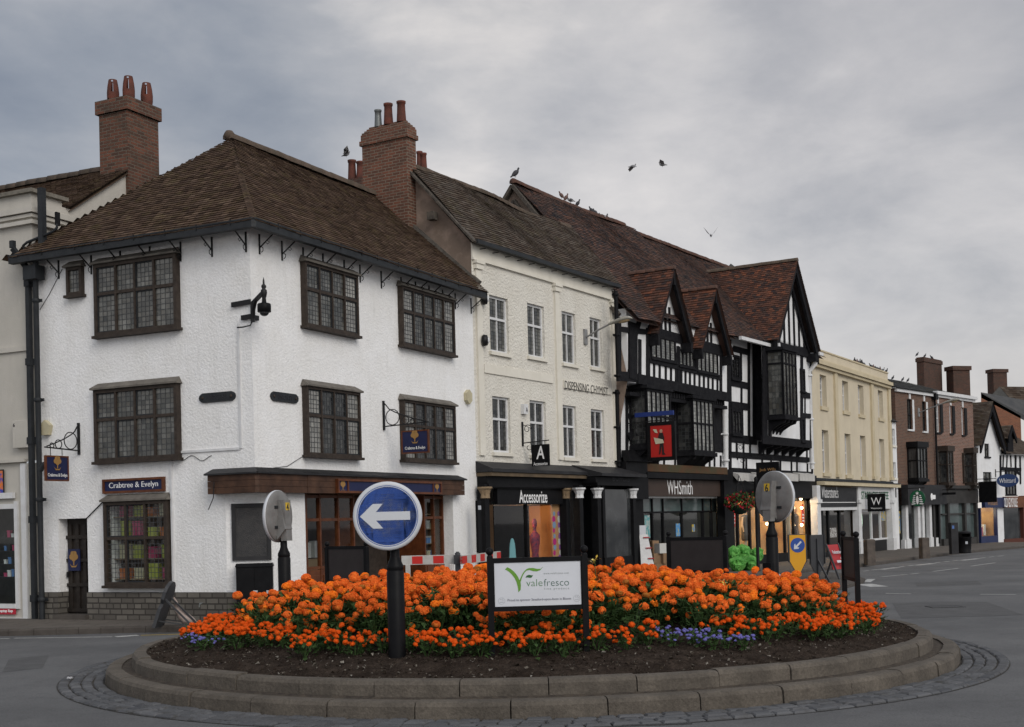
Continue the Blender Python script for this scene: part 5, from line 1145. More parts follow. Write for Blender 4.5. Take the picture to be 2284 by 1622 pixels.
b.box(us[0]+pw,us[1]-pw,-.02,.1,-.3,.2); b.box(us[1]+pw,us[2]-pw,0,.08,-.4,.5); b.build('dark_frame',BLACKP,yel)
for a_,c_ in ((us[0]+pw,us[1]-pw),(us[1]+pw,us[2]-pw)): pane(FY,yel,a_,c_,.2,fz_,.055,CG)
BOOKI=mat('dim_brown_interior',(.16,.105,.065),(.07,.05,.035),sc=2.5,rough=.8)
room(FY,yel,us[0]+pw,us[1]-.05,-.05,fz_,.1,2.5,BOOKI); room(FY,yel,us[1]+.05,us[2]-pw,-.05,fz_,.1,2.5,WARM)
for k_,(x,y_) in enumerate(((1856,1200),(1856,1214),(1866,1190),(1860,1170))): pass
light('shop_window_light',FY.w(us[1]+2.6,2.1,1.2),14,(1,.8,.55)); light('shop_window_light',FY.w(us[0]+2.3,2.1,1.2),9,(1,.85,.65))
# ================================================================ narrow white link and brick pair
nar=thing('narrow_white_building','narrow white building squeezed between the yellow and brick buildings','building',FN.M)
zn=FN.uv(*Y3(960,910))[1]; b=B(FN.M); q=[(.30,.62,FN.uv(*Y3(960,1150))[1],FN.uv(*Y3(960,980))[1]),(.30,.62,FN.uv(*Y3(970,1480))[1],FN.uv(*Y3(970,1320))[1])]
b.holes(0,LN,-.6,zn,q); b.box(0,LN,5,5.1,-.6,zn); b.build('wall',WHITEP,nar)
for r in q: sash(FN,nar,r,1,.5,y=.08,seed=4,lead=False,nq=(1,(1,1)),fr=.04,sillh=.1)
rt=B(); tiles(rt,FN.w(0,zn,-.15),Vector((FN.d.x,FN.d.y,0)),Vector((FN.n.x,FN.n.y,.5)),[(0,0),(LN,0),(LN,3),(0,3)],tw=.3,g=.22,seed=5); rt.build('roof',SLATE,nar)
brk=thing('brick_building_pair','pair of slate roofed brick buildings with bay windows and dark shopfronts','building',FK.M)
ZK=FK.uv(*Y3(1200,600))[1]; kx=FK.uv(*Y3(1362,800))[0]; kzs=FK.uv(*Y4(1100,185))[1]
WK=[(1100,680,1160,990),(1252,705,1300,1008),(1395,728,1437,1020),(1527,748,1560,1030),(1648,768,1682,1045)]
RK=[]
for q in WK: a=FK.uv(*Y3(q[0],q[1])); d=FK.uv(*Y3(q[2],q[3])); RK.append((a[0],d[0],d[1],a[1]))
b=B(FK.M); b.holes(0,kx,kzs,ZK,RK[:2],rev=.12); b.poly([(0,0,zn-1),(0,0,ZK),(0,4.5,ZK),(0,4.5,zn-1)]); b.box(0,LK,9,9.1,-.6,ZK)
b.build('wall',BRK,brk,uv=True)
b=B(FK.M); b.holes(kx,LK,kzs,ZK,RK[2:],rev=.12); b.poly([(LK,0,-.6),(LK,0,ZK),(LK,9,ZK),(LK,9,-.6)]); b.build('wall',BRKC,brk,uv=True)
for i,r in enumerate(RK): sash(FK,brk,r,2,.5,y=.08,seed=150+i,frame=BLACKP if i<2 else WHITEPAINT,sill=WHITEPAINT if i<2 else BLACKP,rows=1 if i<2 else 2,lead=False,glass=LGD,nq=(1,(1,1)),mw=.04)
for r in RK[2:]: b=B(FK.M); b.box(r[1]+.02,r[1]+.35,-.05,0,r[2],r[3]); b.build('shutter',BLACKP,brk)
b=B(FK.M); b.box(-.02,LK+.1,-.12,0,ZK-.18,ZK); b.box(kx+.1,LK+.15,-.25,-.0,ZK-.05,ZK+.12)
for r in RK: uu=(r[0]+r[1])/2; b.box(uu-.09,uu+.09,-.04,0,r[3]+.02,ZK-.18)
for r in RK[:2]: b.box(r[1]+.01,r[1]+.22,-.02,0,r[2],r[3])
b.build('white_trim',WHITEPAINT,brk)
rt=B(); zrk=FK.uv(*Y3(1500,570),4.2)[1]; sK=Vector((0,0,zrk-ZK))+Vector((FK.n.x,FK.n.y,0))*4.4; tiles(rt,FK.w(0,ZK,-.2),Vector((FK.d.x,FK.d.y,0)),sK,[(-.1,0),(LK+.15,0),(LK+.15,sK.length),(-.1,sK.length)],tw=.3,g=.24,th=.01,seed=7)
s2=Vector((0,0,ZK-zrk))+Vector((FK.n.x,FK.n.y,0))*4.6; rt.add([FK.w(-.1,zrk,4.2),FK.w(LK+.15,zrk,4.2),FK.w(LK+.15,zrk,4.2)+s2,FK.w(-.1,zrk,4.2)+s2],[(0,1,2,3)]); rt.add([FK.w(-.08,ZK,-.2),FK.w(-.08,zrk,4.2),FK.w(-.08,ZK,8.6)],[(0,1,2)])
rfk=rt.build('roof',SLATE,brk)
def chim(F,root,xl,xr,yt,yb,v,m_=CHBR3,dpt=.45,cap=.18):
    a=F.uv(xl,yt,v); d=F.uv(xr,yb,v); b=B(F.M); z1=a[1]; z0=d[1]-1.2
    b.box(a[0],d[0],v,v+dpt,z0,z1-cap-.1); b.box(a[0]-.05,d[0]+.05,v-.05,v+dpt+.05,z1-cap-.1,z1-.06); b.box(a[0]-.0,d[0]+.0,v,v+dpt,z1-.06,z1); return b.build('chimney',m_,root,uv=True)
chim(FK,brk,2060,2102,796,862,4.0); 
b=B(FK.M); u_=kx+.02; b.tube([(u_,-.12,.1),(u_,-.12,ZK-.35)],.06,8); b.box(u_-.16,u_+.16,-.25,0,ZK-.35,ZK-.05); b.build('downpipe',BLACKP,brk)
def Y3i(x,y): return Y3(x,y)
for i,(TL,BR,off,c) in enumerate((((1205,1165),(1315,1490),-.55,3),((1510,1205),(1580,1530),-.5,2),((1770,1225),(1815,1530),-.5,2))):
    a=FK.uv(*Y3(*TL),off); sidew=-off
    bay(FK,brk,TL,BR,off,c,.42,0,160+i*2,glass=LGD,nq=(1 if i==0 else 2,(1,1) if i==0 else (3,4)),z=Y3,corb=1,br=2,mt=BLACKP if i==0 else BRWOOD,glass2=LGD,th=.28,back=0.0)
for i,(x0,y0,x1,y1) in enumerate(((1108,1160,1180,1490),(1390,1200,1490,1530),(1655,1225,1745,1530))):
    a=FK.uv(*Y3(x0,y0)); d=FK.uv(*Y3(x1,y1)); leaded(FK,brk,(a[0],d[0],d[1],a[1]),2,.42,proj=.1,nq=(1 if i==0 else 2,(2,3)),frame=BLACKP if i==0 else BRWOOD,glass=LGD,hood=False,seed=170+i,sash=False,sill=False)
# ground floor shopfronts
k0,k1,k2=FK.uv(*Y4(985,300))[0],FK.uv(*Y4(1352,300))[0],LK; kf=FK.uv(*Y4(1150,368),-.2)[1]
k0=max(.02,k0)
b=B(FK.M); b.box(k0-.0,k1,-.35,0,kf,kzs+.03); fa=b.build('fascia',CHAR,brk)
b=B(FK.M); b.box(k1+.05,k2,-.30,0,kzs-.15,kzs+.02); b.box(k1+.1,k2,-.15,0,kf+.05,kzs-.16); 
for x in (1290,1340,1430,1590,1700): u_=FK.uv(*Y4(x,600),-.05)[0]; b.box(u_-.12,u_+.12,-.12,.1,-.6,kf+.05)
b.box(k1+.1,k2,-.1,.1,-.6,.30); b.box(k1+.1,k2,-.06,.08,FK.uv(*Y4(1500,455))[1]-.04,FK.uv(*Y4(1500,455))[1]+.04); b.build('shopfront',mat('dark_stone_shopfront',(.04,.038,.036),(.025,.024,.023),sc=3,rough=.6),brk)
b=B(FK.M)
for x in (1030,1145,1185,1255): u_=FK.uv(*Y4(x,600),-.05)[0]; b.box(u_-.14,u_+.14,-.12,.1,-.6,kf); b.box(u_-.18,u_+.18,-.16,.1,-.6,.45)
b.box(k0,FK.uv(*Y4(1060,600))[0],-.1,.1,-.6,.4); b.box(FK.uv(*Y4(1145,600))[0],k1-.4,-.1,.1,-.6,.4); b.build('white_columns',WHITEPAINT,brk)
pane(FK,brk,k0,k1-.1,-.1,kf,.06,CG); pane(FK,brk,k1+.1,k2,.2,kf+.05,.05,GG); room(FK,brk,k0,k1,-.3,kf,.1,2.5,GREYI)
text('drug',FK,FK.uv(*Y4(1125,310),-.36)[0],FK.uv(*Y4(1125,312),-.36)[1],.38,1.05,-.36,LETW,fa,bold=.03)
b=B(FK.M); u_,z_=FK.uv(*Y4(1160,258),-.36)
P=[]
for i in range(10): r=.24 if i%2==0 else .11; a=math.pi/2+i*math.pi/5; P.append((u_+r*.7*math.cos(a),-.36,z_+r*1.2*math.sin(a)))
b.prism(P,(0,.01,0)); b.build('star_mark',LETW,fa); b=B(FK.M); u_,z_=FK.uv(*Y4(1275,292),-.36); b.ball((u_,-.352,z_),.16,8,(1,.06,1.2)); b.box(u_+.1,u_+.45,-.365,-.35,z_-.12,z_+.1); b.build('fascia_logo',LETW,fa)
# ================================================================ white gable and timber shop at the end
wg=thing('white_gable_building','small white rendered building with a steep black bargeboarded gable','building',FG.M)
a=FG.uv(*Y3(1940,722),-.2); l_=FG.uv(*Y3(1832,1130),-.2); r_=FG.uv(*Y3(2068,1130),-.2); uc=a[0]; hw=(r_[0]-l_[0])/2; uc=(r_[0]+l_[0])/2; zf=(l_[1]+r_[1])/2
b=B(FG.M); ulw=.05; q=[]
for (x0,y0,x1,y1) in ((1882,1112,1935,1265),(1870,1418,1960,1560)): p=FG.uv(*Y3(x0,y0)); s_=FG.uv(*Y3(x1,y1)); q.append((p[0],s_[0],s_[1],p[1]))
gfz=FG.uv(*Y4(1850,285))[1]
b.holes(uc-hw,LG_,gfz,zf,q); b.poly([(uc-hw,0,zf),(uc+hw,0,zf),(uc,0,a[1])]); b.poly([(uc-hw,0,-.6),(uc-hw,0,zf),(uc-hw,8,zf),(uc-hw,8,-.6)]); b.box(uc-hw,uc+hw,8,8.1,-.6,zf)
b.build('wall',WHITEP,wg)
for i,r in enumerate(q): sash(FG,wg,r,2,.5,y=.06,frame=BLACKP,sill=BLACKP,seed=180+i,glass=LG,lead=False,nq=(1,(2,2)))
b=B(FG.M); barge(b,FG,uc,hw+.1,zf-.1,a[1]+.05,-.35,.1,.4); b.build('bargeboard',BLACKT,wg)
rt=B(); gable_roof(rt,FG,uc,hw+.12,zf-.1,a[1]+.1,-.4,7.5,seed=120,tw=.2); rt.build('roof',TILE2,wg)
WB=mat('blue_shopfront',(.012,.02,.07),(.018,.028,.085),sc=2,rough=.4)
b=B(FG.M); w0=.1; wf0,wf1=FG.uv(*Y4(1745,300))[0],FG.uv(*Y4(1960,300))[0]; zt_=FG.uv(*Y4(1850,300))[1]; zb_=FG.uv(*Y4(1850,395))[1]
b.box(wf0,wf1,-.2,0,zb_,zt_); s0,s1=FG.uv(*Y4(1728,700))[0],FG.uv(*Y4(1890,700))[0]; zs2=FG.uv(*Y4(1800,665))[1]
s0=max(s0,-.3); b.box(s0,s1,-.1,.1,-.6,zs2); b.box(s0,s0+.1,-.1,.1,zs2,zb_); b.box(s1-.1,s1,-.1,.1,zs2,zb_); b.build('shopfront',WB,wg)
s0_w,s1_w,zs_w=s0,s1,zs2; pane(FG,wg,s0+.1,s1-.1,zs2,zb_,0.0,CG); room(FG,wg,s0+.05,s1-.02,zs2-.2,zb_,.05,1.5,LITW); light('shop_window_light',FG.w((s0+s1)/2,zb_-.25,.6),45,(1,.8,.55))
b=B(FG.M); b.box(s1,LG_,-.02,.1,-.6,gfz); b.build('white_pier',WHITEP,wg)
text('Whittard',FG,FG.uv(*Y4(1850,345),-.2)[0],FG.uv(*Y4(1850,345),-.2)[1],.32,1.3,-.206,mat('gold_letters',(.35,.2,.08),rough=.5),wg)
tf=thing('small_timber_building','small black and white building with a tiled dormer beside the white gable','building',FH.M)
zt=FH.uv(*Y3(2100,1235))[1]; b=B(FH.M); b.holes(0,LH,gfz,zt,[]); b.box(0,LH,7,7.1,-.6,zt); b.build('wall',WHITEP,tf)
b=B(FH.M)
for x0,y0,x1,y1,w in ((2042,1250,2045,1541,.2),(2072,1250,2068,1370,.1),(2110,1250,2105,1370,.1),(2145,1250,2150,1370,.1),(2195,1250,2195,1541,.2),(2240,1260,2245,1541,.16),(2040,1385,2250,1395,.2),(2195,1410,2240,1440,.15)):
    p=FH.uv(*Y3(x0,y0)); s_=FH.uv(*Y3(x1,y1)); b.beam((p[0],-.02,p[1]),(s_[0],-.02,s_[1]),w,.05,up=(0,1,0))
b.build('timber_frame',BLACKT,tf)
p=FH.uv(*Y3(2088,1395)); s_=FH.uv(*Y4(2065,275)); leaded(FH,tf,(p[0],s_[0],s_[1],p[1]),3,.4,proj=.1,nq=(2,(2,4)),frame=BLACKT,glass=LG,hood=False,seed=190,sash=False)
rt=B(); zrh=FH.uv(*Y3(2080,960),3.0)[1]; sH=Vector((0,0,zrh-zt))+Vector((FH.n.x,FH.n.y,0))*3.2; tiles(rt,FH.w(0,zt,-.35),Vector((FH.d.x,FH.d.y,0)),sH,[(-.1,0),(LH,0),(LH,sH.length),(-.1,sH.length)],tw=.2,g=.16,seed=14)
p=FH.uv(*Y3(2160,945),-.3); p2=FH.uv(*Y3(2205,1075),-.3); hw=abs(p2[0]-p[0]); gable_roof(rt,FH,p[0],hw,p2[1],p[1],-.3,2.6,seed=130,tw=.2); rt.build('roof',TILE2,tf)
b=B(FH.M); b.poly([(p[0]-hw,-.2,p2[1]),(p[0]+hw,-.2,p2[1]),(p[0],-.2,p[1])]); b.box(p[0]-hw+.2,p[0]+hw-.2,-.2,1.5,zt,p2[1]); barge(b,FH,p[0],hw,p2[1],p[1],-.36,.08,.25); b.build('dormer',BLACKT,tf)
b=B(FH.M); fz2=FH.uv(*Y4(2030,290))[1]; fz3=FH.uv(*Y4(2030,395))[1]; o0,o1=FH.uv(*Y4(1942,300))[0],FH.uv(*Y4(2115,300))[0]; b.box(o0,o1,-.3,0,fz3,fz2); fa=b.build('fascia',mat('brown_rusty_fascia',(.16,.06,.025),(.10,.035,.015),sc=2,rough=.6),tf)
text("OLD GUYS RULE",FH,FH.uv(*Y4(2025,345),-.3)[0],FH.uv(*Y4(2025,345),-.3)[1],.55,(o1-o0)*.72,-.31,LETW,fa,bold=.01)
b=B(FH.M); s0,s1=FH.uv(*Y4(1948,600))[0],FH.uv(*Y4(2115,600))[0]; zs2=FH.uv(*Y4(2030,690))[1]; b.box(o0,LH,-.1,.1,-.6,zs2); b.box(o1,LH,-.15,.1,zs2,gfz); b.build('stall_riser',mat('brick_red_riser',(.09,.03,.02)),tf); pane(FH,tf,s0,s1,zs2,fz3,0,DG)
# farther brick gable with slate and tile roofs
bgY=FH.w(0,0,9); fb=thing('far_brick_building','orange brick gable building with slate roof rising behind the end shops','building',loc=(bgY.x,bgY.y,0)); FF=Face((bgY.x,bgY.y),(dL.x,dL.y))
Yf=82
def F8(x,y): return at(*Y3(x,y),Yf)
b=B(); P=[F8(1850,622),F8(2250,850),F8(2262,1200),F8(1850,1200)]; b.add([p for p in P],[(0,1,2,3)]); P2=[p+Vector((10,8,0)) for p in P]; b.build('wall',BRKO,fb,uv=True)
rt=B(); e0=F8(1848,612); e1=F8(2290,845); dd=Vector((9,4.0,-1.2)); rt.add([e0,e1,e1+dd,e0+dd],[(0,1,2,3)]); rt.add([e0-Vector((0,0,.35)),e1-Vector((0,0,.35)),e1,e0],[(0,1,2,3)]); rt.build('roof',mat('slate_far',(.045,.047,.05),(.07,.07,.07),sc=2,rough=.8,bump=.6,bsc=12),fb)
ft=thing('far_tiled_building','dark tiled roof with a grey gable at the right edge of the street','building',loc=at(*Y3(2100,700),95)); b=B()
def F9(x,y,Y=92): return at(*Y3(x,y),Y)
b.add([F9(1965,632),F9(2035,555),F9(2190,730),F9(1965,900),F9(2190,900)],[(0,1,2,4,3)]); b.build('gable_wall',mat('grey_slate_hung',(.09,.09,.085),(.06,.06,.06),sc=3,rough=.9,bump=.5),ft)
rt=B(); a0=F9(2035,553); a1=F9(2190,728); tiles(rt,a1,Vector((1,.15,-.02)),(a0-a1),[(0,0),(22,0),(22,(a0-a1).length),(0,(a0-a1).length)],tw=.3,g=.2,seed=44); rt.build('roof',TILE2,ft)
# far chimneys
for nm,xl,xr,yt,yb,Y,lab in (('chimney_stack',2128,2176,815,890,78,'square brick chimney stack, middle of the three far stacks'),('chimney_stack',2217,2257,822,880,93,'brick chimney stack above the dark tiled roof at the far right')):
    p=at(xl,yb,Y); q=at(xr,yt,Y); t=thing(nm,lab,'chimney',loc=(p.x,Y,p.z-3)); Fq=Face((p.x,Y),(q.x-p.x,.0001+(q.x-p.x)*.3)); Wd=(q.x-p.x)*1.0; b=B(Fq.M)
    b.box(0,Wd*.86,0,.7,p.z-3,q.z-.25); b.box(-.08,Wd*.86+.08,-.08,.78,q.z-.249,q.z); b.build('stack',CHBR3,t,uv=True)
# the small peak behind the timber roof
b=B(); p=at(1630,588,56); q=at(1615,604,56); r=at(1646,600,56); 
t=thing('roof_peak','small grey gable peak just showing over the red tiled ridge','roof',loc=(p.x,56,p.z-2)); b.add([q-Vector((0,0,1.5)),r-Vector((0,0,1.5)),r,p,q],[(0,1,2,3,4)]); b.add([p,r,r+Vector((.5,5,0)),p+Vector((.5,5,0)),q,q+Vector((.5,5,0))],[(0,1,2,3),(4,0,3,5)]); b.build('peak',MATS['grey_slate_hung'],t)
# ================================================================ cream building shopfront
BZ=mat('tan_capital',(.28,.20,.12),(.18,.13,.08),sc=9,rough=.8,bump=.5)
SFO=-.35
q=lambda x,y,o=SFO: FC.uv(x,y,o)
b=B(FC.M); za=q(1110,1048)[1]; zf=q(1180,1090)[1]; zh=q(1180,1125)[1]; ur=q(1300,1050)[0]; LCx=LC
uend=FC.u(1428,1060,-.75)
b.box(0,LC,-.30,.05,zf,za-.02); b.box(-.0,ur,-.34,0,zf+.03,zf+.12); b.box(ur,uend,-.75,0,zf+.12,za-.12); b.box(ur,uend,-.80,0,zf+.10,zf+.18)
v0,v1_=FC.u(1106,1180,-.15),FC.u(1256,1180,-.15)
b.box(v0,v1_,-.22,-.12,zh,zf)             # name board
cols_=[FC.u(x,1150,-.3) for x in (1086,1266)]+[FC.u(x,1150,-.7) for x in (1296,1336,1415)]
for i,u_ in enumerate(cols_):
    y=-.26 if i<2 else -.66; b.box(u_-.10,u_+.10,y-.06,y+.14,-.4,zf+.1); b.box(u_-.13,u_+.13,y-.1,y+.16,-.4,.35)
b.box(0,.12,-.25,0,-.4,zf); sill_=.55
b.box(v0-.1,v1_+.05,-.2,.05,-.4,sill_); w0_,w1_=FC.u(1346,1180,-.6),FC.u(1408,1180,-.6); b.box(w0_-.1,w1_+.1,-.68,-.5,-.4,.75); b.box(w1_,w1_+.15,-.68,0,.75,zf+.1); b.box(w0_-.15,w0_,-.68,0,.75,zf+.1)
b.box(v1_,v1_+.1,-.2,.3,-.4,zf); b.box((v0+v1_)/2-.20,(v0+v1_)/2-.15,-.15,-.05,sill_,zh)
sfc=b.build('shopfront',BLACKP,cream)
b=B(FC.M); b.prism([(-.05,-.50,za-.06),(-.05,-.50,za+.02),(-.05,0,za+.22),(-.05,0,za-.06)],(ur+.1,0,0)); b.prism([(ur,-.95,za-.10),(ur,-.95,za-.02),(ur,0,za+.24),(ur,0,za-.10)],(uend-ur+.05,0,0)); b.build('canopy_roof',CHAR,cream)
b=B(FC.M); b.box(-.03,ur+.06,-.46,0,za-.16,za-.07); b.build('cornice',mat('tan_cornice',(.14,.10,.06),(.08,.06,.04),sc=3,rough=.8),cream)
for i,u_ in enumerate(cols_):
    y=-.26 if i<2 else -.66; b=B(FC.M); z_=zf-.12
    b.lathe([(.13,-.13),(.12,-.04),(.15,.07),(.19,.11),(.19,.15)],(u_,y+.0,z_),8,smooth=False); b.build('capital',BZ if i<2 else WHITEPAINT,cream)
text('Accessorize',FC,(v0+v1_)/2+.05,(zh+zf)/2,.33,1.45,-.225,LETW,sfc,bold=.01)
text('BURGIS',FC,(w0_+w1_)/2,(zf+za)/2+.08,.16,1.1,-.756,mat('faint_grey_letters',(.035,.035,.038),rough=.6),sfc)
pane(FC,cream,v0,v1_,sill_,zh,-.10,CG); pane(FC,cream,w0_,w1_,.75,zf-.0,-.62,DG)
OI=mat('orange_lit_backdrop',(.58,.31,.15),(.50,.25,.11),sc=1,rough=.8)
room(FC,cream,v0,v1_,.35,zh,-.08,1.1,WARM)
vm=(v0+v1_)/2
b=B(FC.M); b.box(vm+.05,vm+.09,-.05,1.05,.4,zh-.02); b.build('light_screen',BLACKP,cream)  # screen added to keep the lamp light off the left pane
b=B(FC.M); b.box(vm+.1,v1_-.02,1.0,1.05,.4,zh-.02); b.box(v1_-.06,v1_-.02,0,1.0,.4,zh-.02); b.build('display_panel',OI,cream)
light('shop_window_light',FC.w(vm+.9,.35,.75),22,(1,.66,.36)); light('shop_window_light',FC.w(vm+.7,zh-.35,.45),16,(1,.66,.36)); light('shop_window_light',FC.w(vm-.6,zh-.3,.6),4,(1,.8,.6))
# banner with round coloured tags at the window's right edge
b=B(FC.M); ub=FC.u(1232,1180,-.08); b.box(ub-.02,v1_-.01,-.085,-.08,sill_,zh); bn=b.build('window_banner',OI,None,loc=FC.w(ub,sill_,-.08)); tag(bn,'orange window banner edged with pink and pale round tags','banner')
TG=[mat('tag_pink',(.55,.03,.22)),mat('tag_white',(.6,.58,.55)),mat('tag_blue',(.25,.35,.50)),mat('tag_violet',(.30,.10,.35))]
rs=random.Random(3)
for i in range(20):
    z_=sill_+.1+(zh-sill_-.2)*(i//2)/10; u_=(ub+.08 if i%2==0 else v1_-.1)+rs.uniform(-.03,.03); r=rs.uniform(.06,.10); b=B(FC.M); b.prism([(u_+r*math.cos(a*math.pi/5),-.092-.001*(i%3),z_+r*math.sin(a*math.pi/5)) for a in range(10)],(0,.005,0)); b.build('round_tag',TG[i%4],bn)
# display: dressed mannequin bust, flip-flop shape, egg sign
b=B(FC.M); u_=FC.u(1193,1200,.4); b.lathe([(.10,.45),(.17,.7),(.13,.95),(.19,1.25),(.20,1.45),(.07,1.55),(.055,1.62),(.09,1.70),(.10,1.80),(.05,1.9)],(u_,.4,0),12,scl=(1,.6)); o=b.build('mannequin',mat('patterned_red_dress',(.30,.03,.05),(.05,.02,.06),sc=14,rough=.7),None,loc=FC.w(u_,.5,.4)); tag(o,'mannequin in a dark red patterned wrap in the lit Accessorize window'.replace('Accessorize ','cream building '),'mannequin')
b=B(FC.M); u_,z_=FC.uv(1143,1230,-.06); b.prism([(u_+.17*math.cos(a*math.pi/9)*(1 if math.sin(a*math.pi/9)<0 else .85),-.07,z_-.08+(.42 if math.sin(a*math.pi/9)>0 else .28)*math.sin(a*math.pi/9)) for a in range(18)],(0,.02,0)); o=b.build('window_sign',mat('pale_turquoise_sign',(.20,.42,.45),rough=.5),None,loc=FC.w(u_,z_,-.06)); tag(o,'pale turquoise egg shaped sign at the bottom of the shop window','sign')
for i in range(5):
    u_=vm+.35+i*.22; b=B(FC.M); h=.15+.1*(i%2); b.lathe([(.07,0),(.09,h*.5),(.05,h*.8),(.02,h)],(u_,.3+.05*i,.45),8); o=b.build('scarf',[PASTEL[2],PASTEL[0],PASTEL[3]][i%3],None,loc=FC.w(u_,.45,.3)); tag(o,['folded pink scarf','folded orange scarf','folded cream scarf'][i%3]+', %s along the floor of the lit window'%ORD[i],'scarf','scarves in the lit window')
# ================================================================ wall-mounted things
def spiral(c,r,turns,sgn=1,n=18,u=(1,0),start=0):
    P=[]
    for i in range(n+1):
        t=i/n; a=start+sgn*turns*2*math.pi*t; rr=r*(1-.75*t); P.append((c[0],c[1]+rr*math.cos(a),c[2]+rr*math.sin(a)))
    return P
def proj_sign(F,x,y,out0,w,h,label,face,edge,build,name='hanging_sign',bracket=1,drop=.16,rot=0.0,top=None,th=.05,e_=.03):
    """sign board standing out from the wall: bracket rooted at pixel (x,y) on the wall, board centre out0 metres off it"""
    u_,z_=F.uv(x,y); t=thing(name,label,'hanging sign',F.M@Matrix.Translation((u_,0,z_)))
    M=WM[t.name]; b=B(M)
    b.box(-.022,.022,-.04,0,-.42,.22); b.beam((0,-.02,-.34),(0,-(out0+w/2),-.30),.025,.025)
    if bracket==1:
        P=[(0,-.03,.18)]
        for i in range(1,9): s_=i/8; P.append((0,-.03-(out0+w*.35)*s_,.18-.46*(s_**.55)))
        b.tube(P,.013,6)
        for cy,r in ((-.24,.17),(-.24-.32,.085),(-.24-.32-.17,.05)):
            b.tube([(0,cy-r*math.cos(a*math.pi/8),-.31+r*.95+r*math.sin(a*math.pi/8)) for a in range(17)],.011,5)
    else:
        b.tube([(0,-.03,.15)]+[(0,p[1],p[2]) for p in spiral((0,-.17,.02),.13,1.1,-1,start=math.pi)],.010,5); b.tube([(0,p[1],p[2]) for p in spiral((0,-.2,-.45),.12,1.0,1,start=math.pi/2)],.010,5)
    b.build('bracket',IRON,t)
    zt=-.30-drop; b=B(M)
    for s_ in (-.25,.25): b.tube([(0,-out0+w*s_,-.31),(0,-out0+w*s_,zt)],.008,5)
    b.build('hanger',IRON,t)
    Mb=M@Matrix.Translation((0,-out0,zt-h/2))@Matrix.Rotation(rot,4,'Z')
    b=B(Mb)
    b.box(-th/2,th/2,-w/2,w/2,h/2-e_,h/2); b.box(-th/2,th/2,-w/2,w/2,-h/2,-h/2+e_); b.box(-th/2,th/2,-w/2,-w/2+e_,-h/2+e_,h/2-e_); b.box(-th/2,th/2,w/2-e_,w/2,-h/2+e_,h/2-e_); b.build('frame',edge,t)
    b=B(Mb); b.box(-th/2+.01,th/2-.01,-w/2+e_,w/2-e_,-h/2+e_,h/2-e_); pn=b.build('panel',face,t)
    # writing on the side the street sees: local frame with x to the viewer's right
    for sg in (-1,1):
        Mx=Mb@(Matrix(((0,1,0,-th/2+.004),(-1,0,0,0),(0,0,1,0),(0,0,0,1))) if sg<0 else Matrix(((0,-1,0,th/2-.004),(1,0,0,0),(0,0,1,0),(0,0,0,1))))
        if sg<0 or True: build(Mx,pn,sg)
    return t
def tree_mark(M,pn,s=1.0,zc=.08,m_=GOLD):
    b=B(M)
    for (x,z,r) in ((0,.09,.06),(-.05,.05,.05),(.05,.05,.05),(0,.02,.05),(-.03,.11,.04),(.03,.11,.04)):
        b.prism([(s*(x+r*math.cos(a*math.pi/5)),-.0065-.0004*(abs(x)*20+z*10),zc+s*(z+r*math.sin(a*math.pi/5))) for a in range(10)],(0,.003,0))
    b.box(-.012*s,.012*s,-.0055,-.003,zc-s*.09,zc); b.prism([(s*x,-.0062,zc+s*z) for x,z in ((-.09,-.06),(-.05,-.10),(.05,-.10),(.09,-.06),(.05,-.125),(-.05,-.125))],(0,.003,0))
    b.build('emblem',m_,pn)
def crab(M,pn,sg):
    tree_mark(M,pn,1.0,.09); text('Crabtree & Evelyn',None,0,-.14,.085,.50,-.006,LETW,pn,M=M,bold=-.004)
proj_sign(FA,177,968,.62,.60,.50,'navy hanging sign with gold tree emblem beside the dark pipes on the left wall',NAVY,VARN,crab)
def crab2(M,pn,sg): crab(M,pn,sg)
proj_sign(FB,854,917,.80,.68,.50,'navy hanging sign with gold tree emblem in front of the right-hand leaded window',NAVY,VARN,crab2)
def accs(M,pn,sg): text('A',None,0,.07,.34,.24,-.006,LETW,pn,M=M,bold=.012,shear=.1); text('Accessorize',None,0,-.22,.085,.42,-.006,LETW,pn,M=M,bold=.004)
proj_sign(FC,1164,960,.55,.52,.56,'black hanging sign with a large white A on the cream wall',BLACKP,BLACKP,accs,bracket=2,drop=.10)
def newsboy(M,pn,sg):
    # generic delivery man with a basket on red
    DK=mat('sign_dark_suit',(.02,.015,.015)) if 'sign_dark_suit' not in MATS else MATS['sign_dark_suit']; FL=MATS.get('sign_flesh') or mat('sign_flesh',(.45,.28,.2)); PAP=MATS.get('sign_papers') or mat('sign_papers',(.5,.47,.35))
    b=B(M); P=[(x*.95,z*.82) for x,z in [(-.05,.30),(.07,.30),(.12,.10),(.08,-.05),(.10,-.42),(.15,-.50),(.03,-.50),(.02,-.15),(-.03,-.45),(-.08,-.50),(-.04,-.05),(-.10,.15)]]
    b.prism([(x,-.008,z) for x,z in P],(0,.003,0)); b.build('figure_suit',DK,pn)
    b=B(M); b.prism([(.01+.05*math.cos(a*math.pi/5),-.0085,.30+.055*math.sin(a*math.pi/5)) for a in range(10)],(0,.003,0)); b.build('figure_head',FL,pn)
    b=B(M); b.prism([(x,-.010,z) for x,z in ((-.24,.12),(.06,.05),(.10,-.06),(-.18,-.08))],(0,.001,0)); b.prism([(x,-.009,z) for x,z in ((-.26,.37),(-.14,.36),(-.10,.24),(-.20,.27))],(0,.001,0)); b.build('figure_papers',PAP,pn)
REDP=mat('red_sign_panel',(.42,.015,.012),rough=.5)
t=proj_sign(FT,1398,920,1.15,.92,1.16,'black framed hanging sign showing a man with papers on red',REDP,BLACKP,newsboy,bracket=2,drop=.06,th=.10,e_=.11)
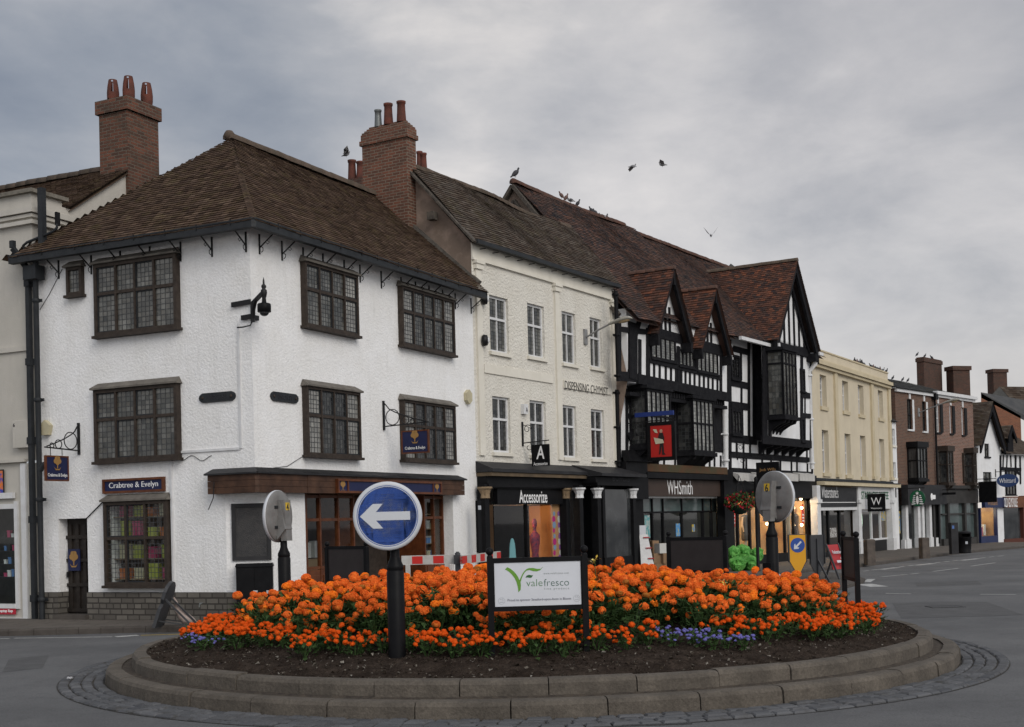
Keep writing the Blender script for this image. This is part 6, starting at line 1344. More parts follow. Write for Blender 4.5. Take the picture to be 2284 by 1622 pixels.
b=B(FT.M); u_,z_=FT.uv(1394,928); b.box(u_-.04,u_+.04,-1.62,-.35,z_-.07,z_+.06); b.build('blue_beam',mat('blue_beam_paint',(.012,.03,.16),rough=.5),t) if False else b.build('bar',mat('blue_beam_paint',(.012,.03,.16),rough=.5),t)
def jw(M,pn,sg): text('Jack Wills',None,0,.15,.13,.6,-.006,MATS['gold_letters'] if 'gold_letters' in MATS else GOLD,pn,M=M)
proj_sign(FJ,1643,1000,1.15,.85,.85,'small black hanging sign with brown lettering under the timber oriel',BLACKP,BLACKP,jw,bracket=2,drop=.25)
def wst(M,pn,sg): text('W',None,0,.06,.34,.46,-.006,LETW,pn,M=M,bold=-.005); text("Waterstone's",None,0,-.25,.07,.5,-.006,LETW,pn,M=M)
proj_sign(FY,1918,1085,.72,.80,.80,'black square hanging sign with a white W over the white shopfront',BLACKP,BLACKP,wst,bracket=2,drop=.06)
# round coffee emblem: green ring and plain crowned disc
def coffee(M,pn,sg):
    b=B(M)
    for k_ in range(24):
        a0=2*math.pi*k_/24;a1=2*math.pi*(k_+1)/24; b.add([(.38*math.cos(a0),-.02,.38*math.sin(a0)),(.38*math.cos(a1),-.02,.38*math.sin(a1)),(.25*math.cos(a1),-.02,.25*math.sin(a1)),(.25*math.cos(a0),-.02,.25*math.sin(a0))],[(0,1,2,3)])
    b.build('ring',STG,pn)
    b=B(M)
    for s_ in (-1,1):
        for k_ in range(5): z=.16-.10*k_; b.prism([(s_*.10,-.026,z),(s_*(.20+.03*k_),-.026,z-.02),(s_*(.18+.02*k_),-.026,z-.07),(s_*.10,-.026,z-.04)],(0,.002,0))
    P=[]
    for i in range(10): r=.10 if i%2==0 else .045; a=math.pi/2+i*math.pi/5; P.append((r*math.cos(a),-.028,.24+r*math.sin(a)))
    b.prism(P,(0,.002,0)); b.prism([(.07*math.cos(a*math.pi/6),-.026,-.08+.22*math.sin(a*math.pi/6)) for a in range(12)],(0,.002,0)); b.build('emblem',LETW,pn)
u_,z_=FK.uv(*Y4(915,220)); t=thing('hanging_sign','round green and white coffee emblem hanging before the black fascia','hanging sign',FK.M@Matrix.Translation((u_+.15,0,z_)))
M=WM[t.name]; b=B(M); b.beam((0,0,.02),(0,-1.5,.02),.04,.04); b.box(-.03,.03,-.03,0,-.4,.15); b.build('bracket',IRON,t)
Mb=M@Matrix.Translation((0,-1.12,-.48)); b=B(Mb); b.lathe([(.0,-.02),(.40,-.02),(.40,.02),(.0,.02)],(0,0,0),28,axis=(1,0,0)); pn=b.build('disc',MATS.get('deep_green_disc') or mat('deep_green_disc',(.008,.04,.022),rough=.4),t)
coffee(Mb@Matrix(((0,1,0,-.005),(-1,0,0,0),(0,0,1,0),(0,0,0,1))),pn,-1)
# black square sign and oval sign at the far end
def hang_px(F,x,y,w,h,out,label,m_,oval=False,txt=None,wallx=None):
    D=F.w(0,0,0).y; u_,z_=F.uv(x,y,-out); t=thing('hanging_sign',label,'hanging sign',F.M@Matrix.Translation((u_,0,z_+h/2+.15))); M=WM[t.name]
    b=B(M); b.beam((0,0,0),(0,-out-w/2,0),.035,.035); b.box(-.03,.03,-.03,0,-.3,.15); b.build('bracket',IRON,t)
    Mb=M@Matrix.Translation((0,-out,-.15-h/2)); b=B(Mb)
    if oval: b.prism([(-.03,w/2*math.cos(a*math.pi/12),h/2*math.sin(a*math.pi/12)) for a in range(24)],(.06,0,0))
    else: b.box(-.03,.03,-w/2,w/2,-h/2,h/2)
    b.box(-.01,.01,-.01,.01,h/2,h/2+.15); pn=b.build('panel',m_,t)
    if txt: text(txt,None,0,0,h*.35,w*.75,-.036,LETW,pn,M=Mb@Matrix(((0,1,0,0),(-1,0,0,0),(0,0,1,0),(0,0,0,1))))
hang_px(FG,1780+1805/4.268,1040+245/4.268,1.0,1.15,.75,'plain black square hanging sign on the white gabled building',BLACKP)
hang_px(FH,1780+1995/4.268,1040+137/4.268,1.25,.75,.7,'blue oval hanging sign before the small timber building',MATS['navy_sign_paint'] if False else mat('oval_blue',(.03,.06,.16),rough=.5),oval=True,txt='Whittard')
hang_px(FK,1780+1420/4.268,1040+262/4.268,.9,.12,.6,'thin black sign arm over the grey shopfront of the brick pair',BLACKP)
# framed navy name board over the ground-floor leaded window
def nameboard(F,x0,y0,x1,y1,label,txt=None,off=-.0,marks=False,wr=None):
    a=F.uv(x0,y0,off);d=F.uv(x1,y1,off); u0,u1,z0,z1=a[0],d[0],d[1],a[1]; t=thing('shop_sign',label,'shop sign',F.M@Matrix.Translation((u0,off,z0))); M=F.M; e_=.045
    b=B(M); o=off
    b.box(u0,u1,o-.07,o,z0,z0+e_); b.box(u0,u1,o-.07,o,z1-e_,z1); b.box(u0,u0+e_,o-.07,o,z0+e_,z1-e_); b.box(u1-e_,u1,o-.07,o,z0+e_,z1-e_)
    if marks:
        for s_ in (u0+.38,u1-.38): b.box(s_-.02,s_+.02,o-.065,o,z0+e_,z1-e_)
    b.build('frame',VARN,t); b=B(M); b.box(u0+e_,u1-e_,o-.04,o-.005,z0+e_,z1-e_); pn=b.build('panel',NAVY,t)
    if txt: text(txt,F,(u0+u1)/2,(z0+z1)/2,(z1-z0)*.50,(u1-u0)*.80,o-.046,LETW,pn,bold=-.004)
    if marks:
        for s_ in (u0+.2,u1-.2): tree_mark(M@Matrix.Translation((s_,o-.04,(z0+z1)/2)),pn,.9,-.01)
    return t
nameboard(FA,233,1070,370,1096,'navy name board lettered Crabtree and Evelyn over the ground floor leaded window','Crabtree & Evelyn')
nameboard(FB,748,1068,981,1103,'long navy board in a wood frame on the oak fascia beam',None,off=-.225,marks=True)
# door plaque
a=FA.uv(153,1225,.19);d=FA.uv(180,1273,.19); b=B(FA.M); b.box(a[0],d[0],.17,.19,d[1],a[1]); o=b.build('door_plaque',NAVY,None,loc=FA.w(a[0],d[1],.18)); tag(o,'navy plaque with gold tree emblem on the dark side door','plaque'); tree_mark(FA.M@Matrix.Translation(((a[0]+d[0])/2,.17,(a[1]+d[1])/2)),o,1.2,0)
# cast street-name plates
def plate(F,x,y,w,h,label,txt):
    u_,z_=F.uv(x,y); b=B(F.M); P=[(u_-w/2+.06,z_-h/2),(u_+w/2-.06,z_-h/2)]+[(u_+w/2-.06+.09*math.cos(a),z_+h/2*.9*math.sin(a)) for a in (-1.1,-.55,0,.55,1.1)]+[(u_+w/2-.06,z_+h/2),(u_-w/2+.06,z_+h/2)]+[(u_-w/2+.06-.09*math.cos(a),z_+h/2*.9*math.sin(a)) for a in (1.1,.55,0,-.55,-1.1)]
    b.prism([(p,-.035,z) for p,z in P],(0,.035,0)); o=b.build('street_name_plate',GUT,None,loc=F.w(u_,z_)); tag(o,label,'street sign')
    text(txt,F,u_,z_,h*.5,w*.55,-.042,LETD,o)
    b=B(F.M); 
    for s_ in (-1,1): b=B(F.M); b.lathe([(.03,0),(.03,.008),(.015,.014)],(u_+s_*(w/2-.06),-.036,z_),8,axis=(0,-1,0)); b.build('bolt',BRWOOD,o)
plate(FA,486,886,.80,.18,'dark cast street name plate left of the white conduit','BRIDGE ST'); plate(FB,633,887,.82,.18,'dark cast street name plate on the right wall near the corner','UNION ST')
# alarm boxes
def alarm(F,x,y,w,h,label,shape=5,m_=None,txt=None):
    u_,z_=F.uv(x,y); b=B(F.M)
    P=[(u_+w/2*math.sin(2*math.pi*k_/shape),-.10,z_+h/2*math.cos(2*math.pi*k_/shape)) for k_ in range(shape)] if shape>4 else [(u_-w/2,-.10,z_-h/2),(u_-w/2,-.10,z_+h/2),(u_+w/2,-.10,z_+h/2),(u_+w/2,-.10,z_-h/2)]
    b.prism(P,(0,.10,0)); o=b.build('alarm_box',m_ or mat('yellowed_plastic',(.50,.45,.30),(.42,.38,.26),sc=4,rough=.5),None,loc=F.w(u_,z_)); tag(o,label,'alarm box'); 
    if txt: text(txt,F,u_+.04,z_-.02,.13,.1,-.106,LETD,o)
AB=mat('yellowed_plastic',(.50,.45,.30),(.42,.38,.26),sc=4,rough=.5)
alarm(FA,107,956,.30,.34,'yellowed pentagonal alarm box beside the dark drainpipe',5,AB); alarm(FB,1040,886,.30,.36,'yellowed hexagonal alarm box at the right end of the corner house',6,AB); alarm(FC,1166,913,.22,.26,'square white alarm box between two windows of the cream wall',4,WHITEPAINT,'A')
for x,y_,l_ in ((1071,668,'upper round black spotlight on the cream pilaster'),(1072,760,'lower round black spotlight on the cream pilaster')):
    u_,z_=FC.uv(x,y_); b=B(FC.M); b.lathe([(.13,0),(.15,.03),(.13,.12),(.10,.13)],(u_,-.06,z_),12,axis=(.5,-1,0)); o=b.build('spotlight',IRON,None,loc=FC.w(u_,z_)); tag(o,l_,'spotlight'); b=B(FC.M); b.lathe([(.09,.0),(.05,.03)],(u_+.06,-.19,z_),10,axis=(.5,-1,0)); b.build('lens',WHITEPAINT,o)
# CCTV camera on its iron bracket
u_,z_=FB.uv(572,690,-.0); t=thing('security_camera','black dome security camera on a wrought bracket at the house corner','security camera',Matrix.Translation(FB.w(0,0,0)+Vector((0,0,0)))@FB.M.to_3x3().to_4x4()); 
zc1=FA.z(545,678); zc2=FA.z(560,708); fwd=Vector((0,-1,0)); 
out_=-(Vector((FB.n.x,FB.n.y,0))*1.0+Vector((FB.d.x,FB.d.y,0))*1.0)  # diagonal off the corner
out_=Vector((.55,-.85,0)).normalized(); K=Vector((PC.x,PC.y,0))
b=B(); lA=Vector((dL.x,dL.y,0)); lB=Vector((dR.x,dR.y,0)); o_=Vector((.0,-.03,0))
b.beam(K-lA*.42+Vector((-.02,-.04,zc1)),K+Vector((-.0,-.05,zc1+.02)),.03,.09); b.beam(K-lA*.22+Vector((0,-.05,zc2)),K+Vector((.0,-.05,zc2+.01)),.03,.09); b.beam(K+Vector((0,-.05,zc2)),K+lB*.15+Vector((.04,0,zc2)),.03,.09)
c0_=K+out_*.07+Vector((0,0,zc1)); c1_=K+out_*.50+Vector((.05,0,zc1+.13)); b.beam(c0_+Vector((0,0,-.02)),c1_,.05,.07); b.tube([c0_+Vector((0,0,zc2-zc1-.03)),K+out_*.10+Vector((0,0,(zc1+zc2)/2)),c0_+out_*.18+Vector((0,0,.02))],[.045,.04,.03],8); b.beam(c0_,c0_+Vector((0,0,zc2-zc1-.1)),.07,.07)
b.build('bracket',IRON,t)
b=B(); b.lathe([(.03,-.22),(.045,-.20),(.035,-.12),(.05,-.08),(.06,-.02),(.055,.03),(.03,.05),(.045,.08),(.045,.11),(.02,.14),(.018,.2),(.001,.27)],c1_,12); b.build('finial',IRON,t)
b=B(); cc_=c1_+Vector((0,0,-.22)); b.lathe([(.11,-.16),(.125,-.15),(.125,-.02),(.11,.0),(.04,.02)],cc_,20); b.build('housing',BLACKP,t); b=B(); b.ball(cc_+Vector((0,0,-.165)),.085,16,(1,1,.8)); b.build('dome',DG,t)
P=[c0_+Vector((0,0,zc2-zc1-.05)),c0_+Vector((-.05,0,zc2-zc1-.16)),c0_+Vector((-.2,0,zc2-zc1-.19)),c0_+Vector((-.3,.02,zc2-zc1-.19))]; b=B(); b.tube(P,.014,6); b.build('cable',IRON,t)
# street lamps on the walls
def lamp(F,x,y,x2,label,out=1.6,up=.35,sc=1.0):
    u_,z_=F.uv(x,y); t=thing('street_lamp',label,'street lamp',F.M@Matrix.Translation((u_,0,z_))); M=WM[t.name]; GR=MATS.get('galvanised_lamp') or mat('galvanised_lamp',(.28,.28,.28),(.2,.2,.2),sc=8,rough=.5,metal=.3)
    b=B(M); b.box(-.09,.09,-.05,0,-.22,.22); b.build('wall_plate',GR,t)
    b=B(M); b.tube([(0,-.03,-.02),(0,-out*.5,up*.5),(0,-out,up)],.03*sc,8); b.build('arm',GR,t)
    Mh=M@Matrix.Translation((0,-out,up))@Matrix.Rotation(math.radians(-8),4,'X'); b=B(Mh); L_=.85*sc
    V=[];n=8;Fq=[]
    for i,(yy,w,h,zc) in enumerate(((0,.05,.05,0),(-.15,.09,.07,.01),(-.35,.14,.10,.02),(-.60,.17,.11,.03),(-.78,.13,.08,.02),(-.88,.04,.03,.0))):
        for k_ in range(n): a=2*math.pi*k_/n; V.append((w*sc*math.cos(a),yy*sc,zc+h*sc*math.sin(a)*(1 if math.sin(a)>0 else .45)))
    for i in range(5):
        for k_ in range(n): Fq.append((i*n+k_,i*n+(k_+1)%n,(i+1)*n+(k_+1)%n,(i+1)*n+k_))
    b.add(V,Fq,True); b.add(V[:n],[tuple(range(n))]); b.add(V[-n:],[tuple(range(n))[::-1]]); b.build('lamp_head',MATS.get('lamp_shell') or mat('lamp_shell',(.34,.33,.29),(.22,.21,.18),sc=6,rough=.6),t)
    b=B(Mh); b.ball((0,-.58*sc,-.02*sc),.11*sc,10,(1,2.0,.55)); b.build('lens',MATS.get('lamp_lens') or mat('lamp_lens',(.30,.22,.12),rough=.2),t)
lamp(FC,1304,752,1393,'street lamp on a bracket at the right of the cream building',out=.78,sc=.85,up=.28)
lamp(FK,2048,920,2100,'smaller street lamp on a bracket in front of the brick buildings',out=1.3,up=.35,sc=1.0)
# hanging baskets on a bracket
def basket(x,y,Y,r,label,seed):
    p=at(x,y,Y); t=thing('hanging_basket',label,'hanging basket',loc=p); rs=random.Random(seed); b=B()
    b.lathe([(r*.15,-r*.75),(r*.55,-r*.6),(r*.85,-r*.25),(r*.95,0)],p,14); b.build('basket',mat('dark_green_liner',(.012,.03,.022),rough=.8) if 'dark_green_liner' not in MATS else MATS['dark_green_liner'],t)
    b=B()
    for k_ in range(3): a=2.1*k_; b.tube([p+Vector((r*.9*math.cos(a),r*.9*math.sin(a),0)),p+Vector((0,0,r*2.6))],.012,4)
    b.build('chain',IRON,t)
    for nm,m_,n_,s_ in (('foliage',LEAFM,520,.055),('red_flowers',REDF,170,.055),('orange_flowers',ORF,70,.05)):
        b=B()
        for i in range(n_):
            d=Vector((rs.gauss(0,1),rs.gauss(0,1),rs.gauss(0,.75))).normalized(); q=p+Vector((0,0,.1))+Vector((d.x*r*1.25,d.y*r*1.25,d.z*r*(.95 if d.z>0 else .8)))*rs.uniform(.75,1.08)
            a=Vector((rs.uniform(-1,1),rs.uniform(-1,1),rs.uniform(-1,1))).normalized()*s_; c=a.cross(Vector((rs.uniform(-1,1),rs.uniform(-1,1),rs.uniform(-1,1)))).normalized()*s_*.6
            b.add([q-a,q+c,q+a,q-c],[(0,1,2,3)])
        b.build(nm,m_,t)
LEAFM=island('marigold_leaf_green',[(.022,.045,.014),(.038,.072,.022),(.055,.10,.032),(.03,.058,.02)],rough=.7,bump=0)
REDF=island('red_petals',[(.40,.012,.02),(.55,.03,.06),(.30,.01,.02)],rough=.6,bump=0); ORF=island('coral_petals',[(.55,.12,.04),(.5,.06,.03),(.3,.05,.15)],rough=.6,bump=0)
basket(1650,1128,44,.40,'large hanging basket of red and coral flowers before the timber shop',1); basket(1692,1118,47,.36,'smaller hanging basket of red flowers half behind the round sign back',2)
# ================================================================ street furniture
def X(px,D,py=1160): r=ray(px,py); return r.x*D/r.y
t=thing('basket_post','tall slim black post between the two flower baskets and the green sacks','post',loc=(X(1688,41),41,gz(41))); M=WM[t.name]
b=B(M); b.lathe([(.09,0),(.09,.12),(.055,.16),(.05,3.0),(.06,3.05),(.02,3.12)],(0,0,0),10); b.build('pole',BLACKP,t); b=B(M)
for s_ in (-1,1): b.tube([(0,0,2.85),(s_*.35,0,3.0),(s_*.62,0,2.85)],.014,5)
b.build('arm',IRON,t)
# --- round direction signs standing on the island
SB=mat('sign_blue_face',(.022,.065,.27),rough=.35); SWH=mat('sign_white_face',(.52,.54,.57),rough=.35); SGR=mat('sign_grey_back',(.20,.20,.195),(.14,.135,.13),sc=5,rough=.5,bump=.1); YST=mat('yellow_sticker',(.62,.42,.03),rough=.5)
def keep_sign(label,x,y,base_z,zc,r,yaw,num=None,tilt=0,dx=0.0):
    """pole with a shouldered housing carrying an internally lit round sign; the face looks along local -y"""
    t=thing('direction_sign',label,'road sign',loc=(x,y,base_z),rz=yaw); M=WM[t.name]; hz=zc-base_z
    b=B(M); ph=hz-r-.0
    b.lathe([(.092,-.1),(.092,ph-.235),(.086,ph-.225),(.086,ph-.205),(.090,ph-.20),(.088,ph-.165),(.056,ph-.095),(.056,ph-.08),(.050,ph-.075),(.050,ph+.04)],(0,.10,0),20); b.box(-.085,.085,.16,.225,.0,ph-.60); b.build('pole',BLACKP,t)
    M=M@Matrix.Translation((dx,0,0)); b=B(M); c=(0,0,hz)
    b.lathe([(.0,-.012),(r*.90,-.012),(r*.97,-.02),(r,-.0),(r,.035),(r*.96,.05),(r*.80,.065),(r*.0,.085)],c,48,axis=(0,1,0)); b.build('sign_housing',SGR,t)
    b=B(M); b.lathe([(r*.93,-.026),(r*.985,-.024),(r*1.01,-.0),(r*1.01,.03),(r*.98,.03)],c,48,axis=(0,1,0)); b.lathe([(0,-.020),(r*.94,-.020)],c,48,axis=(0,1,0)); b.build('rim',SWH,t)
    b=B(M)
    def disc(rad,y_): b.prism([(rad*math.cos(a*math.pi/24),y_,hz+rad*math.sin(a*math.pi/24)) for a in range(48)],(0,.003,0))
    def ring(r0,r1,y_):
        for k_ in range(48):
            a0=math.pi*k_/24;a1=math.pi*(k_+1)/24; b.add([(rr*math.cos(a),y_,hz+rr*math.sin(a)) for rr,a in ((r0,a0),(r0,a1),(r1,a1),(r1,a0))],[(0,1,2,3)])
    disc(r*.855,-.026); ring(r*.875,r*.895,-.0265); b.build('blue_face',SB,t)
    b=B(M); s_=r; P=[(-.80,0),(-.42,.36),(-.13,.36),(-.33,.125),(.66,.125),(.66,-.125),(-.33,-.125),(-.13,-.36),(-.42,-.36)]
    b.prism([(px_*s_,-.030,hz+pz_*s_) for px_,pz_ in P],(0,.003,0)); b.build('arrow',SWH,t)
    # box bracket on the back
    b=B(M); b.prism([(-.10,.07,hz+r*.62),(.10,.07,hz+r*.62),(.075,.10,hz-r*.95),(-.075,.10,hz-r*.95)],(0,.10,0)); 
    b.prism([(-.105,.065,hz+r*.62),(-.105,.10,hz+r*.62),(-.08,.20,hz-r*.5),(-.08,.065,hz-r*.9)],(.21,0,0)); b.build('lamp_bracket',SGR,t)
    b=B(M)
    for zz in (.35,-.42):
        for s2 in (-1,1): b=B(M); b.box(s2*.11,s2*.19,.05,.085,hz+zz*r-.02,hz+zz*r+.02); b.build('clip',GUT,t)
    if num:
        b=B(M); b.box(-.055,.055,.172,.1775,hz+r*.18,hz+r*.52); st=b.build('sticker',YST,t)
        text(num,None,0,hz+r*.35,.12,.065,-.1795,LETD,st,M=M@Matrix.Rotation(math.pi,4,'Z'),bold=.02)
    return t
zsign=at(868,1151,13.45).z
keep_sign('blue round sign with a white left arrow on a black post before the flowers',X(881,13.5,1300),13.5,.43,zsign,.358,math.radians(2),dx=-.060)
ys4=18.7; keep_sign('grey round sign back with a yellow 4 sticker, left of the flowers',X(618,ys4),ys4,.48,at(612,1152,ys4).z,.375,math.radians(-109.6),'4')
ys6=19.4; keep_sign('grey round sign back with a yellow 6 sticker, right of the flowers',X(1731,ys6),ys6,.48,at(1738,1108,ys6).z,.385,math.radians(124),'6')
# --- sponsor boards on ball-topped posts
def sponsor(label,x0,y0,x1,y1,face,bz=.40,ztop=1.60,pz0=.93,pz1=1.52,art=None,th=.062):
    d=Vector((x1-x0,y1-y0)); w=d.length; t=thing('sponsor_board',label,'notice board',loc=(x0,y0,bz),rz=math.atan2(d.y,d.x)); M=WM[t.name]; T=ztop-bz
    for xx in (0,w):
        b=B(M); b.box(xx-th/2,xx+th/2,-th/2,th/2,-.15,T-.10); pl=b.build('post',BLACKP,t)
        b=B(M); b.lathe([(.02,-.115),(.032,-.10),(.02,-.08)],(xx,0,T-.0),10); b.ball((xx,0,T-.045),.042,14); b.build('finial',BLACKP,pl)
    a=pz0-bz; c=pz1-bz; b=B(M); e_=.05
    b.box(th/2,w-th/2,-.02,.02,a,a+e_); b.box(th/2,w-th/2,-.02,.02,c-e_,c); b.box(th/2,th/2+.012,-.02,.02,a+e_,c-e_); b.box(w-th/2-.012,w-th/2,-.02,.02,a+e_,c-e_); b.build('frame',BLACKP,t)
    b=B(M); b.box(th/2+.012,w-th/2-.012,-.012,.012,a+e_,c-e_); pn=b.build('panel',face,t)
    if art: art(M,pn,th/2+.012,w-th/2-.012,a+e_,c-e_)
    return t
GRL=mat('leaf_green_print',(.12,.28,.035),rough=.5); GRD=mat('dark_green_print',(.03,.11,.035),rough=.5); GRM=mat('mid_green_text',(.10,.22,.10),rough=.5); GRT=mat('grey_green_text',(.22,.26,.24),rough=.5); GRB=mat('dark_green_text',(.06,.13,.10),rough=.5); GYT=mat('grey_text',(.10,.10,.14),rough=.5); GYL=mat('pale_grey_print',(.40,.42,.45),rough=.5)
def art_vf(M,pn,x0,x1,z0,z1):
    # picture coordinates of the printed board: x 100..2070, y 90..1110
    fx=lambda x: x0+(x-100)/(2075-100)*(x1-x0); fz=lambda x,y: z1-(y-(115-35*(x-100)/1970))/(1015)*(z1-z0)
    def shape(P,m_,name,y=-.0135):
        b=B(M); n=len(P)//2
        for i in range(n-1):
            q=[P[i],P[i+1],P[-2-i],P[-1-i]]; b.add([(fx(x),y,fz(x,yy)) for x,yy in q],[(0,1,2,3)])
        b.build(name,m_,pn)
    L_=[(345,265),(440,325),(520,410),(590,520),(625,640),(640,800)]; R_=[(400,212),(500,270),(590,360),(650,460),(675,525),(672,640),(690,745)]
    b=B(M); A=[(345,265),(430,315),(500,385),(560,470),(600,560),(625,660),(635,740),(638,800)]; C_=[(400,212),(480,255),(545,310),(600,375),(645,450),(675,525),(700,640),(690,745)]
    for i in range(7): b.add([(fx(x),-.0135,fz(x,yy)) for x,yy in (A[i],C_[i],C_[i+1],A[i+1])],[(0,1,2,3)])
    A=[(672,640),(668,525),(700,460),(730,390),(775,320),(830,265),(890,240),(980,236),(1080,258),(1160,258),(1218,208)]; C_=[(700,640),(695,560),(718,490),(750,410),(795,335),(850,292),(910,285),(990,312),(1070,318),(1150,290),(1219,209)]
    for i in range(10): b.add([(fx(x),-.0138,fz(x,yy)) for x,yy in (A[i],A[i+1],C_[i+1],C_[i])],[(0,1,2,3)])
    b.build('leaf_logo',GRL,pn)
    b=B(M); A=[(808,458),(840,410),(890,395),(940,405),(985,408)]; C_=[(808,459),(860,455),(900,465),(945,462),(985,409)]
    for i in range(4): b.add([(fx(x),-.0138,fz(x,yy)) for x,yy in (A[i],A[i+1],C_[i+1],C_[i])],[(0,1,2,3)])
    b.build('leaf_logo',GRD,pn)
    Mr=M@Matrix.Rotation(-math.radians(.9),4,'Y')
    def tx(s,xa,xb,y,h,m_,bold=0,sp=1.0): text(s,None,(fx(xa)+fx(xb))/2,fz((xa+xb)/2,y),h/1015*(z1-z0),(fx(xb)-fx(xa)),-.0145,m_,pn,M=M,bold=bold,font_sp=sp,ext=.001)
    tx('vale',825,1195,580,160,GRM,-.012); tx('fresco',1225,1800,575,165,GRB,-.012); tx('fine produce',1230,1800,725,65,GRT,-.01,1.5); tx('www.valefresco.com',1228,1798,360,42,GRT,-.01,1.3)
    tx('Proud to sponsor Stratford-upon-Avon in Bloom',388,1840,975,75,GYT,.0)
    for cx in (250,1968):
        b=B(M); cy=995 if cx<1000 else 955; r=.036
        for k_ in range(20):
            a0=math.pi*k_/10;a1=math.pi*(k_+1)/10; b.add([(fx(cx)+rr*math.cos(a),-.0138,fz(cx,cy)+rr*math.sin(a)) for rr,a in ((r,a0),(r,a1),(r*.9,a1),(r*.9,a0))],[(0,1,2,3)])
        for (dx,dz,l_,aa) in ((-.006,.008,.018,2.0),(.003,.010,.020,1.2),(.008,.002,.016,.5)): 
            ca,sa=math.cos(aa),math.sin(aa); b.add([(fx(cx)+dx,-.0139,fz(cx,cy)+dz),(fx(cx)+dx+ca*l_*.5-sa*.005,-.0139,fz(cx,cy)+dz+sa*l_*.5+ca*.005),(fx(cx)+dx+ca*l_,-.0139,fz(cx,cy)+dz+sa*l_),(fx(cx)+dx+ca*l_*.5+sa*.005,-.0139,fz(cx,cy)+dz+sa*l_*.5-ca*.005)],[(0,1,2,3)])
        b.box(fx(cx)-.02,fx(cx)+.02,-.0139,-.0135,fz(cx,cy)-.016,fz(cx,cy)-.010); b.build('crest',GYL,pn)
YF=13.45
zt0=at(1093,1222,YF).z+.0; zp1=at(1195,1243,YF).z; zp0=at(1195,1362,YF).z
sponsor('white sponsor board with a green leafy V logo at the front of the flowers',X(1095,YF,1350),YF,X(1306,YF+.05,1350),YF+.05,SIGNW,.40,zt0+.005,zp0,zp1,art_vf)
DKB=mat('dark_board_back',(.022,.017,.017),(.03,.024,.024),sc=4,rough=.45)
sponsor('dark back of a sponsor board behind the left flowers in front of the wooden shopfront',X(728,20.9),20.9,X(815,20.3),20.3,DKB,.45,1.60,.93,1.52)
sponsor('dark back of a sponsor board in front of the brown stationer shop',X(1490,21.9),21.9,X(1617,21.3),21.3,DKB,.45,1.61,.90,1.50)
sponsor('dark sponsor board seen nearly edge-on at the right end of the bed',X(1882,17.9,1250),17.9,X(1911,16.95,1250),16.95,DKB,.45,1.60,.93,1.52)
# --- temporary keep-left signs and red diversion sign on the traffic island
OY=mat('amber_sign',(.62,.30,.012),(.58,.27,.012),sc=2,rough=.45); GBK=mat('dark_grey_sign_back',(.05,.052,.056),(.035,.036,.04),sc=3,rough=.5)
def keepleft(label,px,D,zt,w,h,yaw,front=True):
    x=X(px,D,1230); t=thing('keep_left_sign',label,'road sign',loc=(x,D,gz(D)),rz=yaw); M=WM[t.name]; Zt=zt-gz(D)
    b=B(M); z0=Zt-h; sh_=[(-w/2,Zt),(w/2,Zt),(w/2,z0+w*.75),(w*.06,z0),(-w*.06,z0),(-w/2,z0+w*.75)]
    b.prism([(a,-.012,c) for a,c in sh_],(0,.024,0)); b.box(-w/2-.015,-w/2+.0,-.02,.05,z0+w*.75,Zt); b.box(w/2,w/2+.015,-.02,.05,z0+w*.75,Zt); b.build('back_plate',GBK,t)
    b=B(M); s2=[(a*.93,c) for a,c in sh_]; s2=[(a,Zt-.015 if c==Zt else c+.02) for a,c in s2]; b.prism([(a,-.016,c) for a,c in s2],(0,.003,0)); b.build('face',OY,t)
    b=B(M); zc=Zt-w*.62; r=w*.42; b.prism([(r*math.cos(a*math.pi/16),-.020,zc+r*math.sin(a*math.pi/16)) for a in range(32)],(0,.003,0)); b.build('disc',SB,t)
    b=B(M); P=[(-.80,0),(-.30,.42),(-.08,.42),(-.26,.13),(.72,.13),(.72,-.13),(-.26,-.13),(-.08,-.42),(-.30,-.42)]; ca,sa=math.cos(math.radians(45)),math.sin(math.radians(45))
    b.prism([((a*ca-c*sa)*r*.95,-.024,zc+(a*sa+c*ca)*r*.95) for a,c in P],(0,.003,0)); b.build('arrow',SWH,t)
    b=B(M); b.beam((0,.03,Zt-.1),(0,.05,.0),.05,.04,up=(0,1,0)); b.beam((0,.03,z0+.45),(0,.55,0),.05,.03,up=(1,0,0)); b.box(-.3,.3,.0,.06,0,.04); b.build('stay',GBK,t); return t
D1=31; keepleft('amber keep-left sign with a blue disc and white arrow right of the sign back',1779,D1,at(1779,1192,D1).z,.42,.98,math.radians(4))
D2=34; keepleft('dark grey back of a keep-left sign standing beside the amber one',1822,D2,at(1822,1193,D2).z,.44,1.10,math.radians(205))
D3=35.0; p=ground(1862,1297); t=thing('diversion_sign','red folding sign with a white arrow on dark legs by the island kerb','road sign',loc=(p.x-.08,p.y,0.0),rz=math.radians(48)); M=WM[t.name]
RS=mat('red_sign_face',(.42,.03,.035),(.35,.03,.035),sc=4,rough=.5); zt=at(1850,1216,D3).z
b=B(M); w=.62; hh=zt
b.add([(-w/2,-.35+.30*(.45/hh),.30),(w/2,-.35+.30*(.45/hh),.30),(w/2,-.05,hh),(-w/2,-.05,hh)],[(0,1,2,3)]); b.add([(-w/2,-.33+.30*(.45/hh),.30),(w/2,-.33+.30*(.45/hh),.30),(w/2,-.03,hh),(-w/2,-.03,hh)],[(3,2,1,0)]); pn=b.build('panel',RS,t)
for xx in (-w/2-.02,w/2+.02):
    b=B(M); b.beam((xx,-.42,0),(xx,-.03,hh+.03),.04,.05,up=(1,0,0)); b.build('leg',GBK,t); b=B(M); b.beam((xx,.38,0),(xx,-.0,hh),.035,.05,up=(1,0,0)); b.build('leg',GBK,t)
